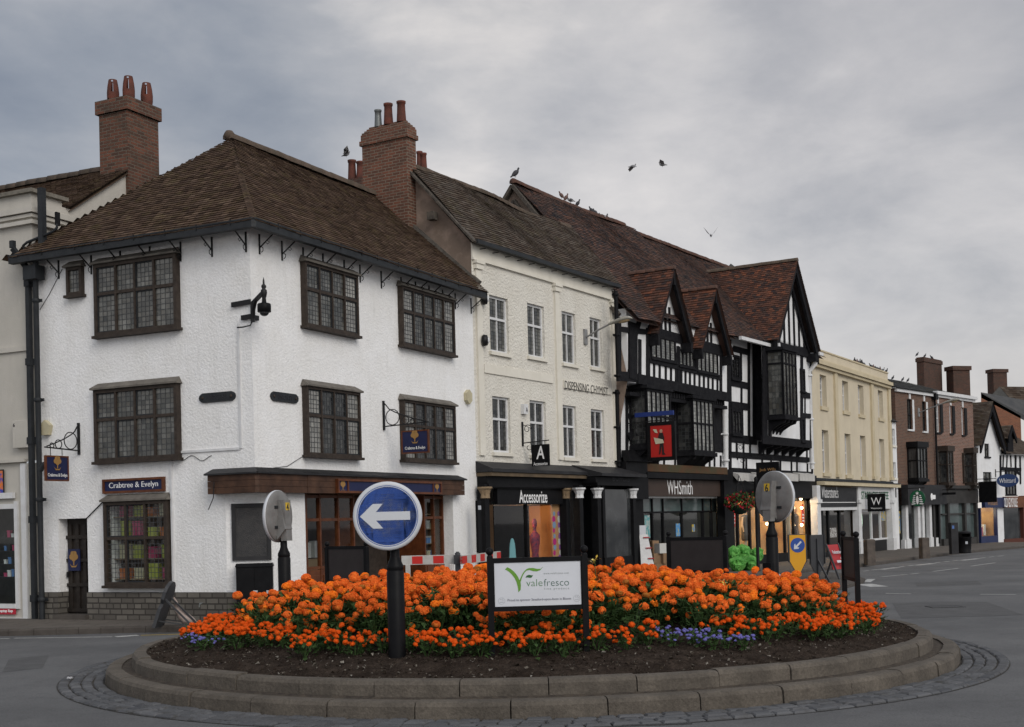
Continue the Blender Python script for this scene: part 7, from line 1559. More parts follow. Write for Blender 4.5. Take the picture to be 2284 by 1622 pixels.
Ms=M@Matrix.Translation((0,-.23,.62))@Matrix.Rotation(-math.atan2(.30,hh-.30),4,'X')
b=B(Ms); P=[(.25,0),(.05,.12),(.05,.035),(-.22,.035),(-.22,-.035),(.05,-.035),(.05,-.12)]; b.prism([(a,-.02,c-.12) for a,c in P],(0,.003,0)); b.build('arrow',SWH,t)
text('Pedestrians',None,0,.16,.10,.5,-.02,SWH,pn,M=Ms,bold=.01)
# raised island they stand on
b=B(); P=[(1735,1300),(1760,1287),(1840,1281),(1905,1288),(1930,1297),(1925,1302),(1870,1318),(1800,1330)]; G_=[ground(*q_) for q_ in P]
b.prism([(g.x,g.y,g.z-.05) for g in G_],(0,0,.13)); struct(b.build('traffic_island',KERB2))
# --- bollards, litter bin, tall pedestal
u_=FB.u(1067,1150); o_z=FB.z(1067,1232); b=B(FC.M); a=FC.uv(1060,1117,-.4); d=FC.uv(1072,1232,-.4); b.box(a[0],a[0]+.16,-.46,-.40,d[1],a[1]); o=b.build('narrow_wall_board',BLACKP,None,loc=FC.w(a[0],d[1],-.4)); tag(o,'narrow black board with a small pale plate between the corner house and black shopfront','wall board')
b=B(FC.M); b.box(a[0]+.02,a[0]+.15,-.468,-.461,a[1]-.22,a[1]-.12); b.build('plate',GYL,o)
CONC=mat('weathered_timber_bollard',(.12,.10,.085),(.065,.056,.05),sc=5,rough=.95,bump=.5,bsc=30)
def bollard(px,yt,yb,w,label):
    g=ground(px,yb,PT); t=thing('bollard',label,'bollard',loc=(g.x,g.y,g.z),rz=.2,group='timber bollards along the right kerb'); M=WM[t.name]; h=(yb-yt)/FPX*g.y; b=B(M)
    b.box(-w/2,w/2,-w/2,w/2,-.05,h-.03); b.add([(-w/2,-w/2,h-.03),(w/2,-w/2,h-.03),(w/2,w/2,h-.03),(-w/2,w/2,h-.03),(-w*.4,-w*.4,h),(w*.4,-w*.4,h),(w*.4,w*.4,h),(-w*.4,w*.4,h)],[(4,5,6,7),(0,1,5,4),(1,2,6,5),(2,3,7,6),(3,0,4,7)]); b.build('shaft',CONC,t)
    b=B(M); b.box(w/2,w/2+.006,-w*.3,w*.3,h*.45,h*.95); b.build('reflector',GYL,t)
bollard(1940,1203,1257,.30,'nearest square timber bollard, right of the edge-on board'); bollard(2062,1199,1243,.30,'farther square timber bollard in front of the white shop columns')
g=ground(2128,1236,PT); t=thing('information_post','tall dark rectangular pillar on the kerb beside the litter bin','post',loc=g,rz=.25); M=WM[t.name]; h=(1236-1166)/FPX*g.y; b=B(M); b.box(-.16,.16,-.10,.10,0,h); b.build('body',CHAR,t); b=B(M); b.box(-.12,-.02,-.104,-.10,h-.25,h-.12); b.build('label_plate',mat('small_blue_label',(.08,.15,.35)),t)
g=ground(2151,1234,PT); h=(1234-1185)/FPX*g.y; t=thing('litter_bin','black round litter bin with a domed top and side opening','litter bin',loc=g,rz=.0); M=WM[t.name]; r=.30
b=B(M); b.lathe([(r*.9,0),(r*.95,.04),(r*.92,.06),(r,h*.68),(r*1.06,h*.70),(r*1.06,h*.74)],(0,0,0),20); b.build('body',BLACKP,t)
b=B(M)
for k_ in range(20):
    a0=2*math.pi*k_/20; a1=2*math.pi*(k_+1)/20
    if 13<=k_<=16: continue
    b.add([(r*math.cos(a0),r*math.sin(a0),h*.74),(r*math.cos(a1),r*math.sin(a1),h*.74),(r*math.cos(a1),r*math.sin(a1),h*.9),(r*math.cos(a0),r*math.sin(a0),h*.9)],[(0,1,2,3)])
b.lathe([(r*1.06,h*.9),(r*1.0,h*.95),(r*.6,h*1.0),(0.01,h*1.01)],(0,0,0),20); b.build('hood',BLACKP,t); b=B(M); b.box(-.05,.05,-r-.012,-r+.02,h*.42,h*.54); b.build('badge',GYL,t)
# --- red and white barrier
RWR=mat('barrier_red',(.50,.025,.02),rough=.5); RWW=mat('barrier_white',(.50,.49,.47),(.4,.38,.35),sc=6,rough=.6)
def barrier(x0,x1,D0,D1_,label,yt,n,first):
    p=Vector((X(x0,D0,1250),D0,gz(D0))); q=Vector((X(x1,D1_,1250),D1_,gz(D1_))); d=q-p; w=d.length; t=thing('barrier',label,'barrier',loc=p,rz=math.atan2(d.y,d.x)); M=WM[t.name]; zt=at(x0,yt,D0).z; hh=.17
    b=B(M); b.box(0,w,-.02,.02,zt-hh,zt); b.box(0,w,-.018,.018,.55,.55+.14); pl=b.build('plank',RWW,t)
    for i in range(n):
        if i%2==first: b=B(M); a=w*i/n; b.box(a,a+w/n,-.0235,.0235,zt-hh+.015,zt-.015); b.build('stripe',RWR,pl)
    for xx in (w*.12,w*.86): b=B(M); b.box(xx-.045,xx+.045,-.03,-.021,.12,zt-hh-.0); b.box(xx-.05,xx+.05,-.3,.3,0,.05); b.build('leg',RWW,t)
    return t,w,zt
barrier(896,1014,24.0,23.9,'near red and white plank barrier right of the blue arrow sign',1240,5,1)
barrier(1029,1115,23.6,26.2,'shorter red and white plank barrier partly behind the sponsor board',1239,9,0)
g=(X(1021,23.8,1250),23.8,0); t=thing('barrier_post','dark plastic post joining the two striped barriers','post',loc=g); b=B(WM[t.name]); zt=at(1021,1238,23.8).z; b.box(-.07,.07,-.05,.05,zt-.17,zt); b.box(-.05,.05,-.04,.04,0,zt-.17); b.lathe([(.05,0),(.05,.04),(.03,.04),(.03,.06)],(0,0,zt),8); b.build('body',GBK,t)
# --- A-board with its sandbag, and refuse sacks
g=ground(352,1398,PT); t=thing('a_board','dark A-board seen edge-on leaning over the kerb on the left pavement','pavement sign',loc=(g.x,g.y,PT),rz=math.radians(90)); M=WM[t.name]; h=(1398-1292)/FPX*g.y
b=B(M); P=[(-.30,0),(.30,0),(.30,h*.42),(.22,h*.52),(.30,h*.62),(.30,h*.78),(.24,h*.9),(.12,h*.98),(0,h),(-.12,h*.98),(-.24,h*.9),(-.30,h*.78),(-.30,h*.62),(-.22,h*.52),(-.30,h*.42)]
lean=Matrix.Rotation(math.radians(19),4,'X'); b=B(M@lean); b.prism([(a,-.03,c) for a,c in P],(0,.06,0)); b.build('board',GBK,t)
for xx in (-.2,.2): b=B(M); b.beam((xx,-.17,h*.62),(xx,-.66,.02),.03,.03); b.beam((xx,-.04,.12),(xx,-.66,.02),.02,.02); b.build('stay',GBK,t)
SAND=mat('pale_sandbag',(.42,.34,.31),(.30,.24,.21),sc=9,rough=.95,bump=.6,bsc=25)
g=ground(408,1394,PT); b=B(); b.tube([Vector((g.x-.16,g.y+.02,PT+.50)),Vector((g.x-.12,g.y,PT+.42)),Vector((g.x-.10,g.y,PT+.30)),Vector((g.x-.03,g.y,PT+.20)),Vector((g.x+.06,g.y,PT+.10)),Vector((g.x+.18,g.y-.02,PT+.06)),Vector((g.x+.26,g.y-.02,PT+.03))],[.015,.03,.055,.085,.11,.07,.02],10); o=b.build('sandbag',SAND,None,loc=g); tag(o,'pale sandbag slumped on the foot of the A-board','sandbag')
def sack(name,label,g,w,h,m_,seed,cat='refuse sack',group=None,neck=True):
    rs=random.Random(seed); b=B(); V=[];Fq=[];n=22;m2=12; off=Vector((rs.uniform(0,9),rs.uniform(0,9),0))
    for i in range(m2+1):
        t_=i/m2; zz=h*t_; rr=w/2*(math.sin(math.pi*min(1,.12+t_*.62))**.7)*(1-.0*t_)
        if neck and t_>.72: rr*=max(.10,1-(t_-.72)*4.2)
        if neck and t_>.93: rr=w*.09
        if not neck and t_>.7: rr*=max(.02,1-((t_-.7)/.3)**2)
        for k_ in range(n):
            a=2*math.pi*k_/n; d=MN.noise(Vector((math.cos(a)*1.4,math.sin(a)*1.4,zz*4))+off)*.26+MN.noise(Vector((math.cos(a)*5,math.sin(a)*5,zz*12))+off)*.24; q=rr*(1+d); V.append(Vector((g.x+q*math.cos(a),g.y+q*math.sin(a),g.z+zz)))
    for i in range(m2):
        for k_ in range(n): Fq.append((i*n+k_,i*n+(k_+1)%n,(i+1)*n+(k_+1)%n,(i+1)*n+k_))
    b.add(V,Fq,name!='refuse_sack'); b.add(V[-n:],[tuple(range(n))]); o=b.build(name,m_,None,loc=g); tag(o,label,cat,group); return o
GREENB=mat('green_plastic_sack',(.055,.26,.035),(.17,.48,.10),sc=7,rough=.4,bump=1,bsc=12,bd=.09,lo=.4,hi=.62); CLRB=mat('grey_translucent_sack',(.20,.22,.21),(.10,.11,.11),sc=5,rough=.35,bump=.8,bsc=9,bd=.05,spec=.6)  # green sack: darker blotches in the colour stand in for shaded creases and folds
g=ground(468,1381,PT); sack('refuse_sack','grey half clear refuse sack tied at the top against the stone plinth',g,.52,.50,CLRB,3)
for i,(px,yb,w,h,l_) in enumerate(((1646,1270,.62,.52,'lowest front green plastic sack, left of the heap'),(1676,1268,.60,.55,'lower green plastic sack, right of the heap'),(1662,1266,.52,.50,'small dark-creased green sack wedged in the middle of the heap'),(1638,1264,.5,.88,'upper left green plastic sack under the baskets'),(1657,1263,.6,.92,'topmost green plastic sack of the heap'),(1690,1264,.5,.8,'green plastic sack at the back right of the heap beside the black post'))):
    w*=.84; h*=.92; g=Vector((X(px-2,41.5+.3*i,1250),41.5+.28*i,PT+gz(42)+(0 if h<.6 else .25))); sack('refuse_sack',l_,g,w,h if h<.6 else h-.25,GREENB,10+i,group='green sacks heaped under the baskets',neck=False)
g=Vector((X(1740,36,1250),36,.09)); b=B(); rs=random.Random(2)
for i in range(40):
    c=Vector((g.x+rs.uniform(-.45,.45),g.y+rs.uniform(-.2,.2),.07+rs.uniform(0,.10))); a=Vector((rs.uniform(-1,1),rs.uniform(-1,1),rs.uniform(-.4,.4))).normalized()*.16; d=Vector((rs.uniform(-1,1),rs.uniform(-1,1),rs.uniform(-.3,.6))).normalized()*.10; b.add([c-a,c+d,c+a,c-d],[(0,1,2,3)])
o=b.build('crumpled_paper',mat('litter_white',(.6,.6,.62),rough=.7),None,loc=g); tag(o,'crumpled white paper sheeting lying on the island by the amber sign','litter')
g=ground(155,1518); b=B(); rs=random.Random(6)
for i in range(7):
    c=g+Vector((rs.uniform(-.03,.03),rs.uniform(-.03,.03),.02+rs.uniform(0,.02))); a=Vector((rs.uniform(-1,1),rs.uniform(-1,1),rs.uniform(-.4,.4))).normalized()*.035; d=Vector((rs.uniform(-1,1),rs.uniform(-1,1),.5)).normalized()*.02; b.add([c-a,c+d,c+a,c-d],[(0,1,2,3)])
o=b.build('crumpled_paper',MATS['litter_white'],None,loc=g); tag(o,'scrap of white paper on the road left of the setts','litter')
# --- white display stand and cartons in front of the stationer
D5=39.5; g=Vector((X(1440,D5,1240),D5,PT+gz(D5))); t=thing('display_stand','tall leaning white cardboard display stand beside the black shop column','display stand',loc=g,rz=math.radians(12)); M=WM[t.name]; h=at(1433,1172,D5).z-g.z
b=B(M); b.hexa([(-.20,-.2,0),(.26,-.2,0),(.26,.25,0),(-.20,.25,0),(-.18,.0,h*.82),(.08,.0,h*.82),(.08,.2,h*.82),(-.18,.2,h*.82)]); b.build('body',WHITEPAINT,t); b=B(M); b.box(-.17,.03,.0,.10,h*.82,h); b.build('header',SIGNW,t)
for i in range(4): b=B(M); z=.2+i*.32; x=.27-.19*z/(h*.82); y=-.2+.2*z/(h*.82); b.box(x-.16,x+.03,y-.04,y+.02,z,z+.03); b.build('ledge',RS,t)
CARD=mat('brown_cardboard',(.24,.155,.09),(.19,.12,.07),sc=4,rough=.85,bump=.2); CARD2=mat('white_cardboard',(.5,.5,.48),rough=.8)
def carton(px,yb,yt,w,m_,label,D=40.2,dx=0):
    z0=at(px,yb,D).z; z1=at(px,yt,D).z; x=X(px,D,1240); b=B(Matrix.Translation((x,D,0))@Matrix.Rotation(.5+dx,4,'Z')); b.box(-w/2,w/2,-.18,.18,z0,z1-.002); o=b.build('carton',m_,None,loc=(x,D,z0)); tag(o,label,'cardboard box','cartons outside the stationer')
    b=B(Matrix.Translation((x,D,0))@Matrix.Rotation(.5+dx,4,'Z')); b.box(-w/2,w/2,-.03,.03,z1-.0015,z1+.002); b.build('tape',CARD,o)
zg=PT+gz(40.2); ybz=proj((X(1465,40.2),40.2,zg))[1]
carton(1463,ybz,1257,.62,CARD,'bottom brown carton resting on the pavement beside the white stand',dx=-.4); carton(1461,1257,1234,.34,CARD,'middle left brown carton on top of the bottom one'); carton(1481,1257,1234,.30,CARD,'middle right brown carton beside the dark board back')
carton(1475,1234,1212,.36,CARD2,'white carton stacked highest beside the dark board back'); carton(1456,1234,1206,.24,CARD,'slim upright brown carton on the left of the pile',D=40.4)
# dark notice board and utility cabinet at the chamfered corner of the white house
fd=Vector((cB.x-cA.x,cB.y-cA.y)); FD=Face((cA.x,cA.y),fd)
a=FD.uv(516,1124);d=FD.uv(606,1248); t=thing('notice_board','large black framed notice board in the chamfered corner of the white house','notice board',FD.M@Matrix.Translation((a[0],0,d[1]))); b=B(FD.M); e_=.07; u0,u1,z0,z1=a[0],d[0],d[1],a[1]
b.box(u0,u1,-.06,0,z0,z0+e_); b.box(u0,u1,-.06,0,z1-e_,z1); b.box(u0,u0+e_,-.06,0,z0+e_,z1-e_); b.box(u1-e_,u1,-.06,0,z0+e_,z1-e_); b.build('frame',CHAR,t); b=B(FD.M); b.box(u0+e_,u1-e_,-.03,0,z0+e_,z1-e_); b.build('panel',mat('dark_bronze_panel',(.028,.028,.03),(.045,.043,.042),sc=9,rough=.5,bump=.5,bsc=60),t)
a=FD.uv(527,1258,-.2);d=FD.uv(610,1330,-.2); z0=PT; g=FD.w(a[0],z0,-.1); t=thing('utility_cabinet','black metal utility cabinet with scuffed doors below the notice board','utility cabinet',FD.M@Matrix.Translation((a[0],0,z0))); b=B(FD.M); b.box(a[0],d[0],-.34,-.02,z0,a[1]-.06); b.add([(a[0]-.02,-.36,a[1]-.06),(d[0]+.02,-.36,a[1]-.06),(d[0]+.02,0,a[1]-.06),(a[0]-.02,0,a[1]-.06),(a[0],-.30,a[1]),(d[0],-.30,a[1]),(d[0],0,a[1]),(a[0],0,a[1])],[(0,1,5,4),(1,2,6,5),(2,3,7,6),(3,0,4,7),(4,5,6,7),(0,3,2,1)]); b.build('body',BLACKP,t)
dm=(a[0]+d[0])/2
for s0,s1 in ((a[0]+.03,dm-.01),(dm+.01,d[0]-.03)): b=B(FD.M); b.box(s0,s1,-.352,-.341,z0+.08,a[1]-.1); dd=b.build('door',BLACKP,t)
b=B(FD.M); b.box(d[0]-.12,d[0]-.08,-.365,-.353,z0+.5,z0+.56); b.build('lock',GYL,dd)
# shop mannequins and red oval signs in the lit timber-shop windows
SKIN=mat('mannequin_cream',(.55,.42,.30),rough=.5); CL=[mat('grey_coat',(.12,.11,.10),rough=.9),mat('cream_top',(.5,.42,.32),rough=.9),mat('dark_top',(.04,.04,.05),rough=.9)]
for i,(px,yy,c,l_) in enumerate(((1638,.45,1,'mannequin in cream left of the green sacks'),(1662,.5,0,'mannequin in a grey coat above the green sacks'),(1757,.5,1,'mannequin in a cream top between the sign back and the amber sign'),(1773,.7,2,'mannequin in dark clothes behind the bare shop bulbs'))):
    u_=FJ.u(px,1200,yy); z0=.35; t=thing('mannequin',l_,'mannequin',FJ.M@Matrix.Translation((u_,yy,z0)),group='mannequins in the lit shop'); b=B(WM[t.name]); b.lathe([(.10,.0),(.12,.05),(.07,.1),(.085,.4),(.11,.75),(.16,.95),(.12,1.12),(.18,1.38),(.16,1.46),(.05,1.5),(.045,1.56),(.085,1.62),(.095,1.7),(.05,1.8)],(0,0,0),12,scl=(1,.65))
    for s_ in (-1,1): b.tube([(s_*.17,0,1.42),(s_*.23,0,1.15),(s_*.22,-.05,.88)],[.05,.04,.03],8)
    b.build('body',SKIN,t); b=B(WM[t.name]); b.lathe([(.15,.55),(.19,.6),(.17,.95),(.14,1.12),(.2,1.36),(.18,1.47),(.07,1.5)],(0,0,0),14,scl=(1,.7)); b.build('clothing',CL[c],t)
for px,py,l_ in ((1635,1152,'red oval window sticker beside the left basket'),(1790,1149,'red oval window sticker below the bare shop bulbs')):
    u_,z_=FJ.uv(px,py,.12); b=B(FJ.M); b.prism([(u_+.17*math.cos(a*math.pi/10),.10,z_+.45*math.sin(a*math.pi/10)) for a in range(20)],(0,.01,0)); o=b.build('window_sticker',mat('coral_red_sticker',(.55,.05,.035),rough=.5) if i==0 else MATS.get('coral_red_sticker') or mat('coral_red_sticker',(.55,.05,.035),rough=.5),None,loc=FJ.w(u_,z_,.1)); tag(o,l_,'sticker')
    for k_ in range(3): b=B(FJ.M); b.box(u_-.10,u_+.10,.095,.099,z_-.02-k_*.12,z_+.04-k_*.12); b.build('print_line',LETW,o)
# window posters in the far shops
def poster(F,x0,y0,x1,y1,off,m_,label,z=None):
    a=F.uv(x0,y0,off); d=F.uv(x1,y1,off); b=B(F.M); b.box(a[0],d[0],off-.008,off,d[1],a[1]); o=b.build('poster',m_,None,loc=F.w(a[0],d[1],off)); tag(o,label,'poster')
PM=[mat('poster_teal',(.10,.30,.32),(.35,.42,.4),sc=9,lo=.45,hi=.55),mat('poster_yellow_blue',(.5,.36,.04),(.10,.22,.40),sc=7,lo=.45,hi=.55),mat('poster_white_grid',(.5,.5,.48),(.12,.10,.09),sc=14,lo=.48,hi=.52),mat('poster_blue',(.08,.25,.50),(.4,.4,.2),sc=8,lo=.5,hi=.6)]
poster(FT,1437,1150,1450,1200,.235,PM[0],'teal poster in the left window behind the white stand'); poster(FT,1507,1168,1517,1196,.235,PM[3],'blue poster on the stationer shop door'); poster(FT,1543,1170,1550,1186,.235,PM[1],'small yellow poster right of the stationer door')
poster(FY,1849,1178,1866,1198,.04,PM[2],'grid of small black and white pictures in the bookshop window'); poster(FK,1780+930/4.268,1040+430/4.268,1780+975/4.268,1040+640/4.268,.05,PM[1],'yellow and blue poster in the window by the white columns')
poster(FY,1780+790/4.268,1040+410/4.268,1780+850/4.268,1040+520/4.268,.04,PM[1],'yellow cup poster in the coffee shop window')
u_,z_=FY.uv(1922,1160,.3); b=B(FY.M); b.prism([(u_+.10*math.cos(a*math.pi/8),.3,z_+.38*math.sin(a*math.pi/8)) for a in range(16)],(0,.03,0)); o=b.build('neon_sign',mat('lit_green_white_sign',(.5,.7,.5),emit=(.75,.95,.7),es=1.6),None,loc=FY.w(u_,z_,.3)); tag(o,'glowing pale green oval sign inside the coffee shop window','lit sign')
# ================================================================ pigeons
PGF=mat('pigeon_light_grey',(.16,.16,.17),(.3,.3,.3),sc=12,rough=.8)
PG=[mat('pigeon_dark_grey',(.035,.036,.042),(.055,.055,.06),sc=20,rough=.8),mat('pigeon_brown',(.10,.055,.045),(.14,.09,.075),sc=25,rough=.8),mat('pigeon_pied',(.05,.05,.055),(.42,.42,.42),sc=14,rough=.8,lo=.48,hi=.56)]
def pigeon_mesh(b,s_=1.0,up=.9):
    c=math.cos(up); sn=math.sin(up)
    sp=[(-.19,.015),(-.12,.022),(-.07,.045),(0,.062),(.06,.058),(.10,.040),(.125,.026),(.15,.024),(.165,.026),(.182,.018),(.195,.004)]
    path=[];rad=[]
    for i,(x,r) in enumerate(sp):
        if x<.10: p=Vector((x*c,0,.10+x*sn*.75))
        else: p=Vector((.10*c+(x-.10)*.45,0,.10+.075*sn+(x-.10)*1.05))
        path.append(p*s_); rad.append(r*s_)
    b.tube(path,rad,8); h=path[-2]; b.tube([h,h+Vector((.03,0,-.008))*s_],[.008*s_,.002*s_],5)
    b.tube([Vector((.0,.02,.09))*s_,Vector((.01,.02,0))*s_],.005*s_,4); b.tube([Vector((.0,-.02,.09))*s_,Vector((.01,-.02,0))*s_],.005*s_,4)
def pigeon(p,yaw,m_,label,up=.9,s_=1.0,group=None,wings=None):
    M=Matrix.Translation(p)@Matrix.Rotation(yaw,4,'Z'); b=B(M); pigeon_mesh(b,s_,up)
    if wings:
        for sg in (-1,1):
            w=[Vector((.05,sg*.03,.12)),Vector((.09,sg*.18,.12+wings*.10)),Vector((.02,sg*.36,.12+wings*.26)),Vector((-.10,sg*.22,.11+wings*.14)),Vector((-.08,sg*.04,.10))]; b.add([q*s_ for q in w]+[(q+Vector((0,0,-.008)))*s_ for q in w],[(0,1,2,3,4),(9,8,7,6,5),(0,5,6,1),(1,6,7,2),(2,7,8,3),(3,8,9,4)])
    o=b.build('pigeon',m_,None,loc=p); tag(o,label,'pigeon',group); return o
def onplane(F,v,px,py): u_,z_=F.uv(px,py,v); return F.w(u_,z_,v)
G1='pigeons lined along the big tiled ridge'
for px,py,yaw,m_,l_ in ((1253,442,2.6,1,'brown pigeon, uppermost on the big ridge, looking left'),(1262,447,.6,1,'brown pigeon second from the top of the big ridge'),(1273,452,2.7,2,'pied pigeon stooping, third along the big ridge'),(1288,460,.4,0,'dark lone pigeon between the two groups on the big ridge'),(1320,475,2.6,0,'grey pigeon leading the lower group on the big ridge'),(1329,480,2.7,0,'grey pigeon second in the lower group on the ridge'),(1343,487,2.4,2,'pale pied pigeon third in the lower group on the ridge'),(1352,491,.9,0,'grey pigeon lowest of the group on the ridge')):
    pigeon(onplane(FT,vrT,px,py+1),yaw,PG[m_],l_,up=1.0 if m_!=2 else .5,group=G1)
pigeon(onplane(FT,vrT,1149,396),.5,PG[0],'lone dark pigeon on the gable tip left of the big ridge',up=.85,s_=1.3)
for px,py,yaw,w,l_ in ((1411,377,.3,-.5,'left one of two pigeons flying in the sky, wings down'),(1478,373,2.8,.4,'right one of two pigeons flying in the sky, wings spread'),(1586,530,1.5,1.6,'small distant pigeon flying alone with raised wings')):
    pigeon(at(px,py,48 if px<1500 else 62),yaw,PGF,l_,up=.25,s_=.95,wings=w,group='pigeons in flight')
pigeon(at(772,351,37),.2,PG[2],'pigeon with raised wings landing on the rear chimney pot',up=.5,wings=.8,s_=.8)
rs=random.Random(12); yl=[1906,1911,1915,1919,1922,1926,1943,1947,1952,1957,1962,1967,1975]
for i,x in enumerate(yl):
    v=.16; 
    u_,_=FY.uv(x,800,v); pigeon(FY.w(u_,ZY+.06,v),rs.choice((.3,2.7,1.2,4.5)),PG[i%3 if i%4 else 0],'%s pigeon counted from the left on the yellow building parapet'%(['first','second','third','fourth','fifth','sixth','seventh','eighth','ninth','tenth','eleventh','twelfth','thirteenth'][i]),up=rs.uniform(.5,1.0),group='pigeons on the yellow parapet')
for x,y_,l_ in ((2049,796,'left pigeon on the first far chimney'),(2066,795,'middle pigeon on the first far chimney'),(2082,794,'right pigeon on the first far chimney')):
    u_,z_=FK.uv(x,797,4.3); pigeon(FK.w(u_,FK.uv(2075,796,4.0)[1]-.0,4.4),rs.choice((.3,2.6)),PG[0],l_,group='pigeons on the far chimney')
for x,y_,l_ in ((1990,814,'left pigeon on the slate ridge'),(2012,817,'middle pigeon on the slate ridge'),(2024,826,'right pigeon on the slate ridge')):
    u_,_=FK.uv(x,y_,4.2); pigeon(FK.w(u_,zrk,4.2),.4,PG[0],l_,group='pigeons on the slate ridge')
# ================================================================ flowers
PETAL=island('orange_petals',[(.68,.125,.020),(.82,.19,.032),(.88,.25,.045),(.74,.15,.025),(.85,.215,.036)],rough=.65,bump=0)
PETAL2=island('deep_orange_petals',[(.70,.095,.008),(.82,.150,.010),(.60,.065,.006),(.90,.20,.016)],rough=.65,bump=0)
BLUEF=island('lavender_blue_fluff',[(.15,.14,.40),(.22,.21,.50),(.11,.10,.33),(.27,.26,.52)],rough=.7,bump=0)
def pompom(R,n,seed,flat=.8):
    rs=random.Random(seed); b=B(); g=math.pi*(3-math.sqrt(5))
    b.ball((0,0,0),R*.84,9,(1,1,flat))
    for i in range(n):
        zz=1-1.55*(i+.5)/n; r=math.sqrt(max(0,1-zz*zz)); a=i*g; d=Vector((r*math.cos(a),r*math.sin(a),zz)); tg=Vector((-math.sin(a),math.cos(a),0)); bt=d.cross(tg); th=rs.uniform(0,6.28); t1=tg*math.cos(th)+bt*math.sin(th); t2=d.cross(t1)
        w=R*rs.uniform(.11,.17); c=Vector((d.x,d.y,d.z*flat))*R*rs.uniform(.78,.84); o=Vector((d.x,d.y,d.z*flat))*R*rs.uniform(.93,1.03)
        b.add([c-t1*w*.6,c+t1*w*.6,o+t1*w+t2*w*rs.uniform(-.4,.4),o+t2*w*rs.uniform(.2,.6),o-t1*w+t2*w*rs.uniform(-.4,.4)],[(0,1,2,3,4)])
    return b
def leaves(R,Hh,n,seed,ls=.055,lw=.012):
    rs=random.Random(seed); b=B()
    for i in range(n):
        a=rs.uniform(0,6.283); rr=R*math.sqrt(rs.random()); zz=Hh*rs.uniform(.05,1)*(1-.25*(rr/R)**2); p=Vector((rr*math.cos(a),rr*math.sin(a),zz)); d=Vector((math.cos(a)*rs.uniform(.2,1),math.sin(a)*rs.uniform(.2,1),rs.uniform(-.3,.9))).normalized(); s_=d.cross(Vector((0,0,1)))
        if s_.length<.1: s_=Vector((1,0,0))
        s_.normalize(); L_=ls*rs.uniform(.8,1.5)
        for k_ in range(4):
            q=p+d*L_*(.3+.5*k_/3); l2=L_*.55*(1-.15*k_)
            for sg in (-1,1):
                e_=(d*.55+s_*sg*.85+Vector((0,0,rs.uniform(-.15,.15)))).normalized()*l2; w=e_.cross(d).cross(e_).normalized()*lw
                b.add([q,q+e_*.5+w,q+e_,q+e_*.5-w],[(0,1,2,3)])
        b.add([p,p+d*L_*1.35+s_*lw*.8,p+d*L_*1.5,p+d*L_*1.35-s_*lw*.8],[(0,1,2,3)])
    for i in range(6):
        a=rs.uniform(0,6.28); b.tube([(0,0,-.03),(R*.35*math.cos(a),R*.35*math.sin(a),Hh*.5),(R*.6*math.cos(a),R*.6*math.sin(a),Hh*.9)],.005,4,caps=False)
    return b
HB=[pompom(.055,170,i,.84).build('flower_head',PETAL) for i in range(3)]; HB.append(pompom(.047,110,7,.7).build('flower_head',island('faded_petals',[(.40,.12,.02),(.5,.2,.04),(.28,.09,.02)],rough=.7,bump=0))); HB.append(pompom(.052,160,8,.84).build('flower_head',island('light_orange_petals',[(.90,.25,.025),(.93,.30,.03),(.86,.21,.018)],rough=.65,bump=0)))
HS=[pompom(.031,60,10+i,.85).build('flower_head',PETAL2) for i in range(2)]
FB_L=[leaves(.21,.36,105,20+i).build('foliage',LEAFM) for i in range(3)]; FS_L=[leaves(.15,.17,62,30+i,ls=.04,lw=.008).build('foliage',LEAFM) for i in range(2)]
HBm=[o.data for o in HB]; HSm=[o.data for o in HS]; FLm=[o.data for o in FB_L]; FSm=[o.data for o in FS_L]
BUD=leaves(.11,.13,45,50,ls=.035,lw=.007).build('foliage',LEAFM); BLm=pompom(.024,30,60,.7).build('flower_head',BLUEF); bud_m=BUD.data; bl_m=BLm.data
for o in HB+HS+FB_L+FS_L+[BUD,BLm]: bpy.data.objects.remove(o)
def child(name,me,par,loc,rot=(0,0,0),s_=1.0):
    o=bpy.data.objects.new(name,me); COL.objects.link(o); o.parent=par; o.location=loc; o.rotation_euler=rot; o.scale=(s_,)*3 if not isinstance(s_,tuple) else s_; return o
rs=random.Random(77)
def zone(x,y,z):
    px=proj((x,y,z))[0]; d=y-RC.y
    a='at the left end of the bed' if px<620 else 'left of the blue arrow sign post' if px<860 else 'between the arrow sign post and the white board' if px<1095 else 'behind the white sponsor board' if px<1310 else 'just right of the white sponsor board' if px<1500 else 'before the dark board and green sacks' if px<1700 else 'before the round sign back' if px<1800 else 'at the right end of the bed'
    return a,('front' if d<-2.6 else 'middle' if d<-.6 else 'back')
blue=[(ground(457,1432),.0),]
BC=[]   # blue clumps positions (pixel on the soil surface)
def onsoil(px,py):
    d=ray(px,py); t=8.0
    for i in range(200):
        t+=.06; x=d.x*t; y=d.y*t; z=H+d.z*t
        if math.hypot(x-RC.x,y-RC.y)<4.98 and z<soilz(x,y): return Vector((x,y,soilz(x,y)))
    return None
for px,py in ((435,1432),(452,1440),(470,1432),(1502,1432),(1483,1420),(1560,1432),(1592,1440),(1578,1422),(1622,1436),(1660,1440),(1545,1425)):
    p=onsoil(px,py+12)
    if p: BC.append(p)
def blocked(x,y,r): return any((x-p.x)**2+(y-p.y)**2<r*r for p in BC)
poles=[(X(881,13.5,1300),13.6),(X(618,ys4),ys4),(X(1728,ys6),ys6)]
nbig=0;sp=.332; GT='tall orange pompom marigolds filling the round bed'; GS='low orange marigolds edging the round bed'
row=0;y=RC.y-3.55
